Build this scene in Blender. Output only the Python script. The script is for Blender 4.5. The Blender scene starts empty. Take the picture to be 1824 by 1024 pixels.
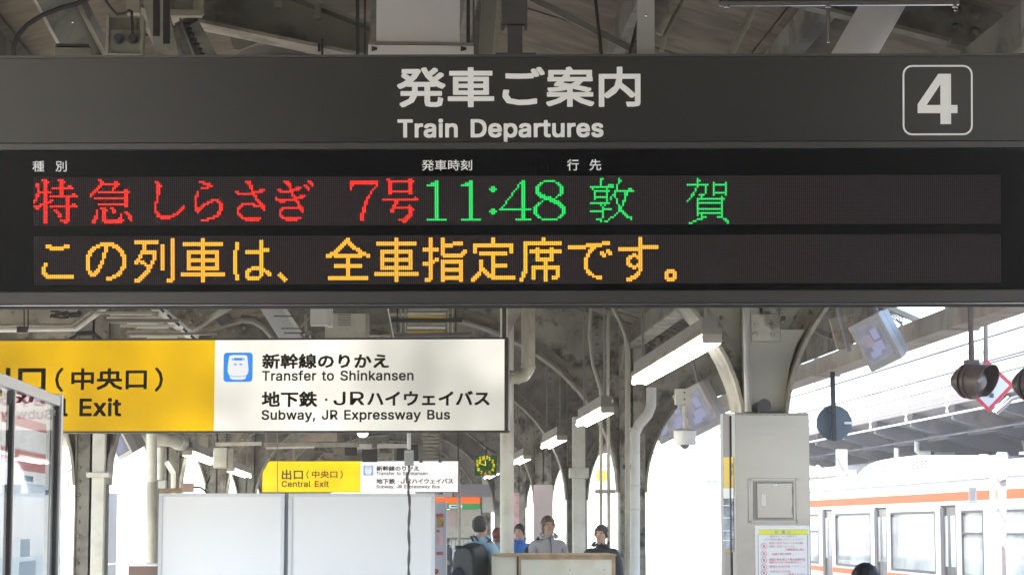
import bpy, bmesh, math, random
from mathutils import Vector, Matrix, Euler

# ------------------------------------------------------------------ camera, sky, sun, exposure
sc = bpy.context.scene
col = sc.collection
EXP = 2.64
F = 4000.0                      # focal length in photo pixels (1824 wide)
HAZE = 0.0015
YAW = math.radians(3.13)        # camera looks this much to the right of the track direction (+Y)
PITCH = math.radians(6.04)
CAM_Z = 1.6
cam_d = bpy.data.cameras.new('camera')
cam_d.sensor_width = 36.0
cam_d.lens = 36.0 * F / 1824.0
cam_d.clip_start = 0.1
cam_d.clip_end = 3000
cam = bpy.data.objects.new('camera', cam_d)
col.objects.link(cam)
cam.location = (0, 0, CAM_Z)
cam.rotation_euler = (math.radians(90) + PITCH, 0, -YAW)
sc.camera = cam

world = bpy.data.worlds.new('World')
sc.world = world
world.use_nodes = True
wn = world.node_tree.nodes
wn.clear()
sky = wn.new('ShaderNodeTexSky')
sky.sky_type = 'NISHITA'
sky.sun_disc = False
SUN_EL = math.radians(48)
SUN_AZ = math.radians(-140)      # compass angle from +Y, clockwise: behind the camera, to the left
sky.sun_elevation = SUN_EL
sky.sun_rotation = SUN_AZ
sky.air_density = 1.0
sky.dust_density = 1.0
sky.ozone_density = 1.0
bg = wn.new('ShaderNodeBackground')
bg.inputs['Strength'].default_value = 0.15
wo = wn.new('ShaderNodeOutputWorld')
world.node_tree.links.new(sky.outputs[0], bg.inputs[0])
world.node_tree.links.new(bg.outputs[0], wo.inputs[0])
sun_d = bpy.data.lights.new('sun', 'SUN')
sun_d.energy = 3.2
sun_d.angle = math.radians(0.5)
sun_d.color = (1.0, 0.955, 0.88)
sun = bpy.data.objects.new('sun', sun_d)
col.objects.link(sun)
sv = Vector((math.sin(SUN_AZ) * math.cos(SUN_EL), math.cos(SUN_AZ) * math.cos(SUN_EL), math.sin(SUN_EL)))
sun.rotation_euler = sv.to_track_quat('Z', 'Y').to_euler()
sun.location = (0, 0, 40)
sc.view_settings.view_transform = 'Standard'
sc.view_settings.look = 'None'
sc.view_settings.exposure = EXP
sc.view_settings.gamma = 1.0
sc.view_settings.use_curve_mapping = False
sc.render.engine = 'CYCLES'
sc.cycles.volume_bounces = 1
sc.cycles.max_bounces = 8
sc.cycles.diffuse_bounces = 5
sc.cycles.transparent_max_bounces = 8
sc.cycles.sample_clamp_indirect = 6.0

rnd = random.Random(7)
CAM = Vector((0, 0, CAM_Z))
RIGHT = Vector((math.cos(YAW), -math.sin(YAW), 0))
FWD = Vector((math.sin(YAW) * math.cos(PITCH), math.cos(YAW) * math.cos(PITCH), math.sin(PITCH)))
UP = RIGHT.cross(FWD)


def ray(px, py):
    return FWD * F + RIGHT * (px - 912.0) + UP * (512.0 - py)


def P(px, py, Y):
    """the point seen at photo pixel (px, py) at the track distance Y"""
    d = ray(px, py)
    return CAM + d * (Y / d.y)


# ------------------------------------------------------------------ materials
MATS = {}


def new_mat(name):
    m = bpy.data.materials.new(name)
    m.use_nodes = True
    nt = m.node_tree
    b = nt.nodes['Principled BSDF']
    return m, nt, b


def mat(name, c, rough=0.6, metal=0.0, var=0.0, scale=4.0, dirt=None, dirt_amt=0.0, dirt_scale=2.5, bump=0.0,
        bump_scale=40.0, stretch=(1, 1, 1), alpha=None, coat=0.0, spec=None):
    """procedural paint / metal: base colour, cloudy variation, patches of dirt with their own shape, fine relief"""
    m, nt, b = new_mat(name)
    L = nt.links
    N = nt.nodes
    b.inputs['Roughness'].default_value = rough
    b.inputs['Metallic'].default_value = metal
    if spec is not None:
        b.inputs['Specular IOR Level'].default_value = spec
    if coat:
        b.inputs['Coat Weight'].default_value = coat
        b.inputs['Coat Roughness'].default_value = 0.08
    tc = N.new('ShaderNodeTexCoord')
    mp = N.new('ShaderNodeMapping')
    mp.inputs['Scale'].default_value = stretch
    L.new(tc.outputs['Object'], mp.inputs[0])
    colr = None
    if var > 0 or dirt:
        n1 = N.new('ShaderNodeTexNoise')
        n1.inputs['Scale'].default_value = scale
        n1.inputs['Detail'].default_value = 6
        L.new(mp.outputs[0], n1.inputs['Vector'])
        r1 = N.new('ShaderNodeValToRGB')
        r1.color_ramp.elements[0].position = 0.3
        r1.color_ramp.elements[1].position = 0.7
        r1.color_ramp.elements[0].color = tuple(x * (1 - var) for x in c) + (1,)
        r1.color_ramp.elements[1].color = tuple(min(1, x * (1 + var)) for x in c) + (1,)
        L.new(n1.outputs[0], r1.inputs[0])
        colr = r1.outputs[0]
        if dirt:
            n2 = N.new('ShaderNodeTexNoise')
            n2.inputs['Scale'].default_value = dirt_scale
            n2.inputs['Detail'].default_value = 9
            n2.inputs['Roughness'].default_value = 0.65
            L.new(mp.outputs[0], n2.inputs['Vector'])
            r2 = N.new('ShaderNodeValToRGB')
            r2.color_ramp.elements[0].position = 0.5
            r2.color_ramp.elements[1].position = 0.62
            r2.color_ramp.elements[0].color = (0, 0, 0, 1)
            r2.color_ramp.elements[1].color = (dirt_amt,) * 3 + (1,)
            L.new(n2.outputs[0], r2.inputs[0])
            mx = N.new('ShaderNodeMixRGB')
            L.new(r2.outputs[0], mx.inputs[0])
            L.new(colr, mx.inputs[1])
            mx.inputs[2].default_value = tuple(dirt) + (1,)
            colr = mx.outputs[0]
        L.new(colr, b.inputs['Base Color'])
    else:
        b.inputs['Base Color'].default_value = tuple(c) + (1,)
    if bump > 0:
        n3 = N.new('ShaderNodeTexNoise')
        n3.inputs['Scale'].default_value = bump_scale
        n3.inputs['Detail'].default_value = 5
        L.new(mp.outputs[0], n3.inputs['Vector'])
        bp = N.new('ShaderNodeBump')
        bp.inputs['Strength'].default_value = bump
        bp.inputs['Distance'].default_value = 0.01
        L.new(n3.outputs[0], bp.inputs['Height'])
        L.new(bp.outputs[0], b.inputs['Normal'])
    if alpha is not None:
        b.inputs['Alpha'].default_value = alpha
    MATS[name] = m
    return m


def emit(name, c, k, base=None, uneven=0.0, scale=1.0):
    """a glowing surface: c is the displayed colour, k its brightness at this exposure"""
    m, nt, b = new_mat(name)
    s = k / 2 ** EXP
    b.inputs['Base Color'].default_value = tuple((base or (0.02, 0.02, 0.02))) + (1,)
    b.inputs['Emission Color'].default_value = tuple(c) + (1,)
    b.inputs['Emission Strength'].default_value = s
    b.inputs['Roughness'].default_value = 0.3
    b.inputs['Specular IOR Level'].default_value = 0.08
    if uneven:
        N, L = nt.nodes, nt.links
        tc = N.new('ShaderNodeTexCoord')
        n1 = N.new('ShaderNodeTexNoise')
        n1.inputs['Scale'].default_value = scale
        n1.inputs['Detail'].default_value = 2
        L.new(tc.outputs['Object'], n1.inputs['Vector'])
        mr = N.new('ShaderNodeMapRange')
        mr.inputs[1].default_value = 0.3
        mr.inputs[2].default_value = 0.7
        mr.inputs[3].default_value = s * (1 - uneven)
        mr.inputs[4].default_value = s * (1 + uneven)
        L.new(n1.outputs[0], mr.inputs[0])
        L.new(mr.outputs[0], b.inputs['Emission Strength'])
    MATS[name] = m
    return m


def glass(name, tint, rough=0.02):
    """clear pane: see-through, with a mirror reflection that grows at a glancing angle"""
    m, nt, b = new_mat(name)
    N, L = nt.nodes, nt.links
    N.remove(b)
    tr = N.new('ShaderNodeBsdfTransparent')
    tr.inputs[0].default_value = tuple(tint) + (1,)
    gl = N.new('ShaderNodeBsdfGlossy')
    gl.inputs['Roughness'].default_value = rough
    fr = N.new('ShaderNodeFresnel')
    fr.inputs[0].default_value = 1.30
    ge = N.new('ShaderNodeNewGeometry')
    mu = N.new('ShaderNodeMath')
    mu.operation = 'MULTIPLY_ADD'      # no mirror on the way out of the thin pane
    mu.inputs[1].default_value = -1.0
    mu.inputs[2].default_value = 1.0
    L.new(ge.outputs['Backfacing'], mu.inputs[0])
    m2 = N.new('ShaderNodeMath')
    m2.operation = 'MULTIPLY'
    L.new(fr.outputs[0], m2.inputs[0])
    L.new(mu.outputs[0], m2.inputs[1])
    mx = N.new('ShaderNodeMixShader')
    L.new(m2.outputs[0], mx.inputs[0])
    L.new(tr.outputs[0], mx.inputs[1])
    L.new(gl.outputs[0], mx.inputs[2])
    L.new(mx.outputs[0], N['Material Output'].inputs[0])
    MATS[name] = m
    return m


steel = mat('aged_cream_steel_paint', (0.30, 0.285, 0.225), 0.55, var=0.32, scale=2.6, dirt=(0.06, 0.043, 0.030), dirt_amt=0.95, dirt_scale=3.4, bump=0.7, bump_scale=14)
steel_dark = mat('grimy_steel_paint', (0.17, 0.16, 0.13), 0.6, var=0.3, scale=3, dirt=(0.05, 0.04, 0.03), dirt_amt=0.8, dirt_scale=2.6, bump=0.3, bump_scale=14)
rust = mat('peeling_dark_paint', (0.16, 0.145, 0.12), 0.7, var=0.4, scale=3.5, dirt=(0.34, 0.32, 0.28), dirt_amt=0.7, dirt_scale=1.6, bump=0.4, bump_scale=18)
deck = mat('stained_brown_roof_deck', (0.125, 0.098, 0.066), 0.8, var=0.35, scale=3.0, dirt=(0.20, 0.17, 0.12), dirt_amt=0.8, dirt_scale=2.2, bump=0.3, bump_scale=9, stretch=(1, 1.8, 1))
cream = mat('cream_paint', (0.60, 0.585, 0.50), 0.45, var=0.06, scale=5, dirt=(0.33, 0.29, 0.2), dirt_amt=0.35, dirt_scale=3.0)
white_paint = mat('off_white_paint', (0.72, 0.72, 0.68), 0.4, var=0.05, scale=4, dirt=(0.5, 0.47, 0.4), dirt_amt=0.3)
pale_grey = mat('pale_grey_enamel', (0.62, 0.60, 0.57), 0.4, var=0.04, scale=3)
grey_paint = mat('mid_grey_paint', (0.22, 0.21, 0.19), 0.5, var=0.12, scale=4)
conduit = mat('weathered_conduit', (0.38, 0.36, 0.28), 0.4, var=0.15, scale=9, dirt=(0.2, 0.16, 0.1), dirt_amt=0.5, dirt_scale=6, stretch=(1, 1, 0.3))
black_metal = mat('black_brown_metal', (0.022, 0.019, 0.017), 0.45, var=0.2, scale=6)
dark_cable = mat('dark_cable_sheath', (0.02, 0.02, 0.02), 0.6)
green_cable = mat('grey_green_cable', (0.07, 0.085, 0.075), 0.5)
anod = mat('bronze_anodised_sheet', (0.0070, 0.0048, 0.0026), 0.30, metal=0.0, var=0.06, scale=3, bump=0.06, bump_scale=220, spec=0.5)
anod_trim = mat('bronze_trim', (0.034, 0.030, 0.029), 0.33, var=0.05, scale=5, spec=0.5)
board_glass = mat('black_display_glass', (0.0012, 0.0012, 0.0018), 0.25, spec=0.08)
led_base = mat('led_module_resin', (0.008, 0.0045, 0.0055), 0.5, spec=0.15)
led_off = mat('unlit_led_lens', (0.052, 0.031, 0.036), 0.45, spec=0.3, var=0.25, scale=60)
chrome = mat('polished_trim', (0.62, 0.62, 0.64), 0.16, metal=1.0)
white_ink = mat('white_letter_film', (0.80, 0.785, 0.75), 0.5, spec=0.2)
ink = mat('dark_brown_letter_film', (0.012, 0.008, 0.004), 0.6, spec=0.1)
black_ink = mat('black_letter_film', (0.006, 0.004, 0.002), 0.6, spec=0.1)
stainless = mat('brushed_stainless', (0.172, 0.166, 0.170), 0.22, metal=1.0, var=0.04, scale=1.2, bump=0.3, bump_scale=1.3, stretch=(1, 1, 1.6))
stainless_edge = mat('folded_stainless_edge', (0.16, 0.15, 0.145), 0.35, metal=0.8)
concrete = mat('platform_concrete', (0.33, 0.32, 0.30), 0.8, var=0.12, scale=1.5, dirt=(0.2, 0.19, 0.17), dirt_amt=0.5, dirt_scale=1.2, bump=0.2)
tile_yel = mat('tactile_yellow', (0.65, 0.42, 0.03), 0.6, var=0.1)
asphalt_m = mat('track_ballast', (0.22, 0.20, 0.18), 0.9, var=0.35, scale=25, bump=0.8, bump_scale=30)
rail_m = mat('rail_steel', (0.2, 0.15, 0.12), 0.4, metal=0.6)
gutter_m = mat('weathered_gutter_paint', (0.40, 0.36, 0.30), 0.6, var=0.12, scale=3, dirt=(0.25, 0.17, 0.12), dirt_amt=0.5, dirt_scale=2)
train_white = mat('train_stainless_white', (0.56, 0.56, 0.58), 0.35, metal=0.15, var=0.03, scale=1)
train_roof_m = mat('train_roof_paint', (0.46, 0.46, 0.46), 0.6, var=0.06)
train_grey = mat('train_door_grey', (0.30, 0.30, 0.315), 0.45, metal=0.0, spec=0.2)
train_dark = mat('train_door_gap', (0.03, 0.027, 0.027), 0.4)
orange = mat('train_orange_film', (0.48, 0.075, 0.022), 0.5, spec=0.1)
win_glass = mat('train_window_glass', (0.20, 0.23, 0.24), 0.05, metal=0.0, spec=0.9, var=0.75, scale=0.7)
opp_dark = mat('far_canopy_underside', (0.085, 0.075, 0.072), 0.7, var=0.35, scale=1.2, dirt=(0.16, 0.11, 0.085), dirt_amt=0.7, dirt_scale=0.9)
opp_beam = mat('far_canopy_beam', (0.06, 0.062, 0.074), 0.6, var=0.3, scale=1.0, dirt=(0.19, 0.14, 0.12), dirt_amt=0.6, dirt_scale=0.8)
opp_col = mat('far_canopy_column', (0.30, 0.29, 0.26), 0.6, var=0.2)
bldg = mat('pale_building', (0.24, 0.25, 0.28), 0.7, var=0.1, scale=0.2)
bldg2 = mat('louvred_facade_grey', (0.30, 0.31, 0.34), 0.6, var=0.1, scale=0.5)
bldg_win = mat('building_window', (0.12, 0.14, 0.17), 0.1, spec=0.8)
disc_m = mat('slate_disc_back', (0.085, 0.11, 0.125), 0.5, var=0.08, scale=3)
brown_signal = mat('brown_signal_casing', (0.115, 0.085, 0.075), 0.4, var=0.15, scale=8)
lens_m = mat('dull_signal_lens', (0.20, 0.17, 0.165), 0.15, spec=0.9)
red_paint = mat('red_reflective_film', (0.62, 0.035, 0.06), 0.4)
crt_m = mat('grey_monitor_casing', (0.46, 0.44, 0.42), 0.5, var=0.05, scale=4)
crt_back = mat('grey_monitor_back', (0.36, 0.34, 0.32), 0.5)
screen_m = emit('monitor_screen', (0.42, 0.42, 0.50), 0.6, uneven=0.25, scale=6)
screen_blue = emit('monitor_picture', (0.44, 0.46, 0.68), 0.75)
screen_red = emit('monitor_picture_red', (0.48, 0.42, 0.50), 0.65)
tube_m = emit('fluorescent_tube_glow', (1.0, 0.985, 0.93), 26.0)
tube_far = emit('fluorescent_tube_glow_far', (1.0, 0.985, 0.93), 16.0)
bulb_m = emit('round_lamp_glow', (1.0, 1.0, 0.96), 14.0)
yel_sign = emit('backlit_yellow_acrylic', (0.86, 0.52, 0.0), 0.90, base=(0.08, 0.045, 0.0), uneven=0.42, scale=1.0)
yel_sign2 = emit('backlit_yellow_acrylic_far', (1.0, 0.66, 0.0), 1.25, base=(0.1, 0.06, 0.0), uneven=0.12, scale=2.2)
wht_sign = emit('backlit_white_acrylic', (0.93, 0.90, 0.80), 0.95, base=(0.10, 0.10, 0.09), uneven=0.42, scale=1.0)
wht_sign2 = emit('backlit_white_acrylic_far', (0.95, 0.93, 0.92), 0.98, base=(0.3, 0.3, 0.3), uneven=0.1, scale=2.0)
blue_ink = emit('backlit_blue_film', (0.03, 0.25, 0.78), 0.9, base=(0.02, 0.1, 0.3))
blue_ink2 = emit('backlit_blue_film_far', (0.25, 0.48, 0.85), 0.95)
icon_white = emit('backlit_white_film', (0.93, 0.95, 0.95), 0.95)
led_red = emit('lit_led_red', (1.0, 0.022, 0.014), 1.45)
led_green = emit('lit_led_green', (0.012, 0.78, 0.13), 1.15)
led_amber = emit('lit_led_amber', (1.0, 0.45, 0.03), 1.4)
panel_white = mat('glossy_white_panel', (0.93, 0.94, 0.96), 0.22, var=0.015, scale=1.2)
panel_frame = mat('white_panel_frame', (0.74, 0.76, 0.80), 0.3)
gap_blue = mat('panel_gap_strip', (0.16, 0.18, 0.22), 0.4)
wall_cream = mat('cream_board', (0.66, 0.635, 0.54), 0.6, var=0.05, scale=3, dirt=(0.5, 0.42, 0.28), dirt_amt=0.4, dirt_scale=2)
wood = mat('worn_wood_trim', (0.38, 0.27, 0.16), 0.6, var=0.2, scale=9)
paper = mat('white_notice_paper', (0.80, 0.80, 0.80), 0.5)
yel_band = mat('notice_yellow_band', (0.78, 0.78, 0.06), 0.5)
red_ink = mat('faded_red_ink', (0.72, 0.22, 0.27), 0.5)
grey_ink = mat('faded_grey_ink', (0.28, 0.28, 0.30), 0.5)
yel_plate = mat('yellow_plate', (0.62, 0.42, 0.05), 0.4)
blue_poster = mat('blue_poster_print', (0.16, 0.22, 0.34), 0.25, var=0.8, scale=7, dirt=(0.45, 0.46, 0.5), dirt_amt=0.8, dirt_scale=8, stretch=(1, 1, 1.5))
white_poster = mat('white_poster_print', (0.68, 0.68, 0.70), 0.4)
skin_m = mat('skin', (0.50, 0.31, 0.22), 0.5, var=0.05, scale=20)
hair_black = mat('black_hair', (0.012, 0.011, 0.011), 0.35, var=0.3, scale=30, bump=0.7, bump_scale=60, stretch=(6, 6, 1))
hair_brown = mat('brown_hair', (0.12, 0.075, 0.045), 0.45, var=0.3, scale=30, bump=0.7, bump_scale=60, stretch=(6, 6, 1))
hair_grey = mat('greying_hair', (0.045, 0.038, 0.036), 0.5, var=0.3, scale=30, bump=0.7, bump_scale=60, stretch=(6, 6, 1))
eye_m = mat('eye_dark', (0.02, 0.015, 0.012), 0.2)
lip_m = mat('lips', (0.42, 0.17, 0.15), 0.5)
cl_black = mat('black_nylon', (0.014, 0.014, 0.017), 0.55, bump=0.5, bump_scale=25)
cl_navy = mat('navy_cloth', (0.03, 0.035, 0.055), 0.7, bump=0.5, bump_scale=25)
cl_blue = mat('bright_blue_cloth', (0.03, 0.16, 0.55), 0.6, bump=0.4, bump_scale=25)
cl_lblue = mat('light_blue_cloth', (0.24, 0.40, 0.52), 0.6, bump=0.4, bump_scale=25)
cl_grey = mat('light_grey_cloth', (0.36, 0.34, 0.35), 0.8, bump=0.4, bump_scale=25)
cl_steel = mat('steel_blue_cloth', (0.20, 0.24, 0.30), 0.8, bump=0.4, bump_scale=25)
cl_brown = mat('maroon_cloth', (0.14, 0.03, 0.03), 0.8, bump=0.4, bump_scale=25)
shoe_m = mat('shoe_leather', (0.03, 0.025, 0.02), 0.4)
angle_m = mat('angle_iron_paint', (0.235, 0.215, 0.165), 0.55, var=0.2, scale=3, dirt=(0.10, 0.08, 0.055), dirt_amt=0.75, dirt_scale=3.5, bump=0.3, bump_scale=14)
steel_up = mat('shaded_grimy_green_paint', (0.165, 0.160, 0.115), 0.6, var=0.25, scale=3.0, dirt=(0.06, 0.05, 0.035), dirt_amt=0.8, dirt_scale=3.2, bump=0.35, bump_scale=14)  # this and the next two: dimness under the roof mixed into the grimy colours
cream_up = mat('shaded_grimy_cream_paint', (0.27, 0.26, 0.19), 0.5, var=0.15, scale=5, dirt=(0.12, 0.10, 0.06), dirt_amt=0.6, dirt_scale=5)
flange_up = mat('shaded_grimy_flange_paint', (0.25, 0.225, 0.175), 0.6, var=0.2, scale=4, dirt=(0.1, 0.08, 0.05), dirt_amt=0.6, dirt_scale=6)
clear = glass('booth_glass', (0.93, 0.95, 0.96))
GLYPHS = {
 ',': (94, '19,-60 34,36 68,36 42,-60'),
 '0': (227, '113,-3 95,-2 79,3 65,12 53,24 42,39 34,57 29,77 25,101 24,127 25,153 29,177 35,197 43,215 53,230 65,242 79,251 95,256 113,258 131,256 147,251 161,242 174,230 184,215 192,197 198,177 201,153 203,127 201,101 198,77 192,57 184,39 174,24 162,12 147,3 131,-2|113,25 125,26 136,30 145,37 153,46 160,58 165,72 169,88 171,107 172,127 171,148 169,166 165,182 160,197 153,208 145,218 136,224 125,228 113,230 101,228 91,224 82,218 73,208 67,197 62,182 58,166 55,148 55,127 55,107 58,88 62,72 67,58 73,46 82,37 91,30 101,26'),
 '1': (227, '38,0 38,27 195,27 195,0|138,254 138,0 106,0 106,224 105,224 43,179 43,213 99,254'),
 '2': (227, '32,0 32,24 117,114 126,124 134,133 141,141 147,149 152,156 155,163 158,170 160,178 160,186 159,194 157,202 154,209 149,215 143,220 137,224 129,227 121,229 112,230 102,229 94,227 86,224 79,219 74,213 69,207 66,199 64,190 64,181 33,181 34,196 37,209 43,221 51,232 60,241 72,248 84,253 98,257 112,258 127,257 141,254 153,248 164,241 173,233 181,223 186,211 189,199 191,186 190,177 188,168 185,159 181,150 175,140 168,129 159,118 147,105 133,90 76,30 76,28 195,28 195,0'),
 '3': (227, '109,-3 94,-2 80,0 66,5 54,11 44,19 35,29 28,40 24,52 22,66 55,66 56,58 59,50 63,44 69,38 75,33 83,30 91,27 100,25 109,25 119,26 129,27 138,30 145,35 152,40 157,46 161,54 164,63 165,72 164,81 162,90 158,98 153,105 146,112 137,117 127,121 115,123 101,124 78,124 78,150 144,224 144,226 35,226 35,254 186,254 186,230 106,139 106,144 124,145 140,143 154,138 167,131 177,122 185,111 192,99 195,86 196,72 195,58 191,45 185,33 177,22 166,13 154,6 141,1 125,-2'),
 '4': (227, '20,53 20,79 123,254 155,254 54,83 54,81 207,81 207,53|141,0 141,61 141,73 141,159 171,159 171,0'),
 '5': (227, '111,-3 96,-2 82,1 70,6 59,12 49,20 41,30 35,41 32,53 30,65 61,65 62,58 65,51 69,44 74,39 80,34 87,30 94,27 102,26 111,25 120,26 130,28 138,32 146,38 152,44 157,52 161,61 163,71 164,81 163,92 161,101 157,111 151,119 145,125 137,131 129,135 119,138 109,138 100,138 92,137 84,134 76,131 69,127 64,123 34,126 48,254 183,254 183,226 75,226 67,151 68,151 74,155 81,159 89,162 97,165 106,166 115,167 126,166 137,164 147,160 156,156 165,150 172,143 179,134 185,125 189,116 193,105 195,94 195,82 194,66 191,51 184,38 176,26 166,16 154,8 141,1 126,-2'),
 '6': (227, '113,-3 98,-2 84,1 71,7 60,15 50,25 42,37 36,51 33,65 32,81 33,93 35,106 40,119 47,134 56,151 69,170 126,254 161,254 75,131 73,131 75,135 79,140 83,144 87,148 92,151 98,153 104,155 110,157 117,157 132,156 146,153 158,147 169,140 178,131 185,120 190,107 193,94 194,79 193,63 190,49 184,36 176,25 166,15 155,7 142,1 128,-2|113,24 123,25 131,27 139,31 146,37 152,43 157,51 161,59 163,69 164,79 163,89 161,98 157,107 152,114 146,121 139,126 131,130 123,132 113,133 104,132 95,130 87,126 80,121 74,114 69,107 65,99 63,89 62,79 63,69 65,59 69,51 74,43 80,37 87,31 95,27 104,25'),
 '7': (227, '48,0 162,224 162,226 31,226 31,254 195,254 195,224 82,0'),
 '8': (227, '113,-3 97,-2 82,1 68,6 56,13 45,21 37,31 31,42 27,54 26,68 27,78 29,88 33,98 37,106 43,114 51,121 58,126 67,130 76,132 76,133 65,138 55,145 46,154 40,165 36,177 35,190 36,203 40,214 45,225 53,234 62,242 73,249 85,254 99,257 113,258 128,257 141,254 153,249 164,242 173,234 181,225 186,214 190,203 191,190 190,177 186,165 180,154 171,145 162,138 150,133 150,132 159,130 168,126 176,121 183,114 189,106 194,98 197,88 200,78 200,68 199,54 195,42 189,31 181,21 171,13 158,6 145,1 130,-2|113,25 124,25 134,27 142,30 150,34 156,40 161,46 165,53 168,61 168,69 168,78 165,87 161,94 156,101 149,107 141,111 133,115 123,117 113,118 103,117 93,115 85,111 77,107 70,101 65,94 61,87 58,78 58,69 58,61 61,53 64,46 70,40 76,34 84,30 92,27 102,25|113,145 122,145 130,147 137,150 144,154 149,159 154,165 157,172 159,180 160,188 159,196 157,203 154,210 149,216 144,221 138,225 130,228 122,229 113,230 104,229 96,228 89,225 82,221 77,216 72,210 69,203 67,196 66,188 67,180 69,172 72,165 77,159 82,154 89,150 96,147 104,145'),
 '9': (227, '113,258 128,257 142,253 155,247 166,239 176,229 184,217 190,204 193,189 194,173 194,161 191,148 186,135 180,120 170,103 158,84 100,0 65,0 151,124 154,124 151,119 148,115 144,111 139,107 134,104 128,101 122,99 116,98 109,97 94,98 81,102 69,107 58,114 49,124 41,134 36,147 33,161 32,176 33,191 36,205 42,218 50,230 60,239 71,247 84,253 98,257|113,230 104,229 95,227 87,223 80,218 74,211 69,204 66,195 63,186 63,176 63,166 66,156 69,148 74,140 80,134 87,129 95,125 104,122 113,122 123,122 131,125 139,129 146,134 152,140 157,147 161,156 163,165 164,175 163,185 161,195 157,204 152,211 146,218 139,223 131,227 123,229'),
 'B': (228, '30,0 30,254 121,254 137,253 152,250 164,245 175,239 184,230 190,221 195,210 198,199 199,187 198,177 197,168 193,160 189,153 184,148 178,143 172,139 165,136 157,133 157,131 166,130 174,127 182,123 189,117 196,110 201,102 205,92 208,81 209,68 208,56 205,44 200,33 193,24 184,16 172,9 158,4 142,1 123,0|62,29 122,29 140,30 154,34 165,40 172,48 176,58 178,68 177,77 175,85 171,92 166,99 160,104 153,109 144,113 135,115 124,115 62,115|62,143 119,143 128,143 136,145 144,148 151,152 157,157 162,163 165,170 167,178 168,186 167,197 163,206 156,214 147,221 135,225 120,226 62,226'),
 'C': (255, '134,-3 113,-2 93,4 75,12 59,25 46,40 35,58 27,78 22,101 20,127 22,153 27,176 35,197 46,215 59,230 75,242 93,251 113,256 134,258 146,257 158,255 170,252 181,248 191,242 201,236 210,228 217,219 224,209 229,198 234,187 236,174 204,174 202,183 199,190 195,197 190,204 185,209 179,214 172,218 165,222 158,224 150,226 142,228 134,228 119,227 105,223 92,216 80,207 71,196 62,182 57,166 53,148 52,127 53,107 57,88 63,72 71,59 80,47 92,38 105,32 119,28 134,26 142,27 150,28 158,30 165,33 172,36 179,40 185,45 190,51 195,57 199,64 202,72 204,80 236,80 234,68 229,56 224,45 217,36 210,27 201,19 192,12 181,7 170,2 159,-1 146,-3'),
 'D': (251, '109,0 48,0 48,29 107,29 127,30 144,34 159,40 171,49 182,61 189,75 195,90 198,108 200,128 198,147 195,165 190,180 182,194 172,205 160,214 145,221 129,225 110,226 47,226 47,254 113,254 136,253 157,248 176,239 192,228 206,213 217,196 225,175 229,153 231,128 229,102 224,80 217,59 206,42 192,27 175,15 156,7 134,2|62,254 62,0 30,0 30,254'),
 'E': (209, '30,0 30,254 186,254 186,226 62,226 62,143 178,143 178,114 62,114 62,29 188,29 188,0'),
 'J': (198, '93,-3 71,-1 53,5 38,16 26,31 19,50 17,73 17,86 49,86 49,73 50,58 54,47 61,37 70,30 80,26 93,25 105,26 115,30 124,37 131,47 135,58 136,73 136,254 168,254 168,73 166,50 159,31 147,16 132,5 113,-1'),
 'L': (196, '30,0 30,254 62,254 62,29 181,29 181,0'),
 'R': (224, '30,0 30,254 118,254 136,253 153,250 167,244 178,237 188,227 195,217 200,204 204,191 205,176 204,161 200,148 195,136 188,125 178,116 166,109 152,103 136,100 118,99 48,99 48,128 117,128 129,128 140,130 149,133 156,138 162,143 167,150 170,158 172,167 173,176 172,186 170,194 167,202 162,209 156,215 149,220 140,223 129,225 116,226 62,226 62,0|177,0 115,115 151,115 214,0'),
 'S': (223, '112,-4 94,-3 78,0 64,5 51,11 41,20 32,30 25,42 21,54 19,68 52,68 54,59 57,51 62,44 68,38 75,33 83,29 92,27 102,25 112,25 123,25 133,27 143,30 151,34 159,40 165,46 169,53 172,61 173,70 172,77 170,84 166,89 161,94 155,99 148,102 140,106 132,108 122,111 92,120 72,126 56,135 43,145 34,156 28,170 26,186 27,200 31,213 37,224 46,234 57,242 69,249 83,254 97,257 114,258 130,257 145,254 158,249 170,242 180,234 189,224 195,213 199,202 200,189 169,189 166,201 160,211 151,219 140,225 127,228 112,229 102,229 92,227 84,224 76,220 70,215 64,209 61,203 58,195 58,188 58,180 61,173 65,167 71,162 78,158 85,154 92,151 99,149 106,147 132,140 140,137 148,135 156,132 164,128 172,124 179,119 186,113 192,106 197,99 201,90 203,80 204,69 203,56 199,43 193,32 185,21 174,13 162,5 147,0 130,-3'),
 'T': (224, '16,226 16,254 208,254 208,226 128,226 128,0 96,0 96,226'),
 'a': (195, '80,-4 68,-4 57,-1 47,2 38,8 30,14 24,22 19,32 16,42 15,54 16,64 18,73 22,80 26,87 32,92 39,97 46,100 54,103 63,105 71,107 80,109 89,110 100,111 109,112 117,113 123,114 129,116 133,117 135,120 137,123 138,127 138,128 137,136 136,142 133,148 130,153 125,158 120,161 113,163 106,165 98,165 89,165 82,164 75,161 69,158 63,154 59,150 55,146 52,142 50,137 20,146 26,156 32,165 39,173 48,179 57,184 66,188 77,190 87,192 97,192 104,192 112,191 119,190 128,187 135,184 143,180 150,175 156,168 161,160 165,150 168,139 168,126 168,0 138,0 138,26 136,26 134,21 130,17 126,12 121,8 115,4 108,1 100,-2 90,-4|85,23 96,23 106,26 114,29 121,34 127,40 132,47 135,54 137,61 138,69 138,95 136,93 133,92 130,91 125,90 121,89 116,88 110,87 105,86 100,86 95,85 91,84 88,84 81,83 74,81 67,79 61,77 56,74 52,70 48,65 47,59 46,52 46,46 48,41 51,36 55,32 59,29 65,26 71,24 78,23'),
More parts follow.
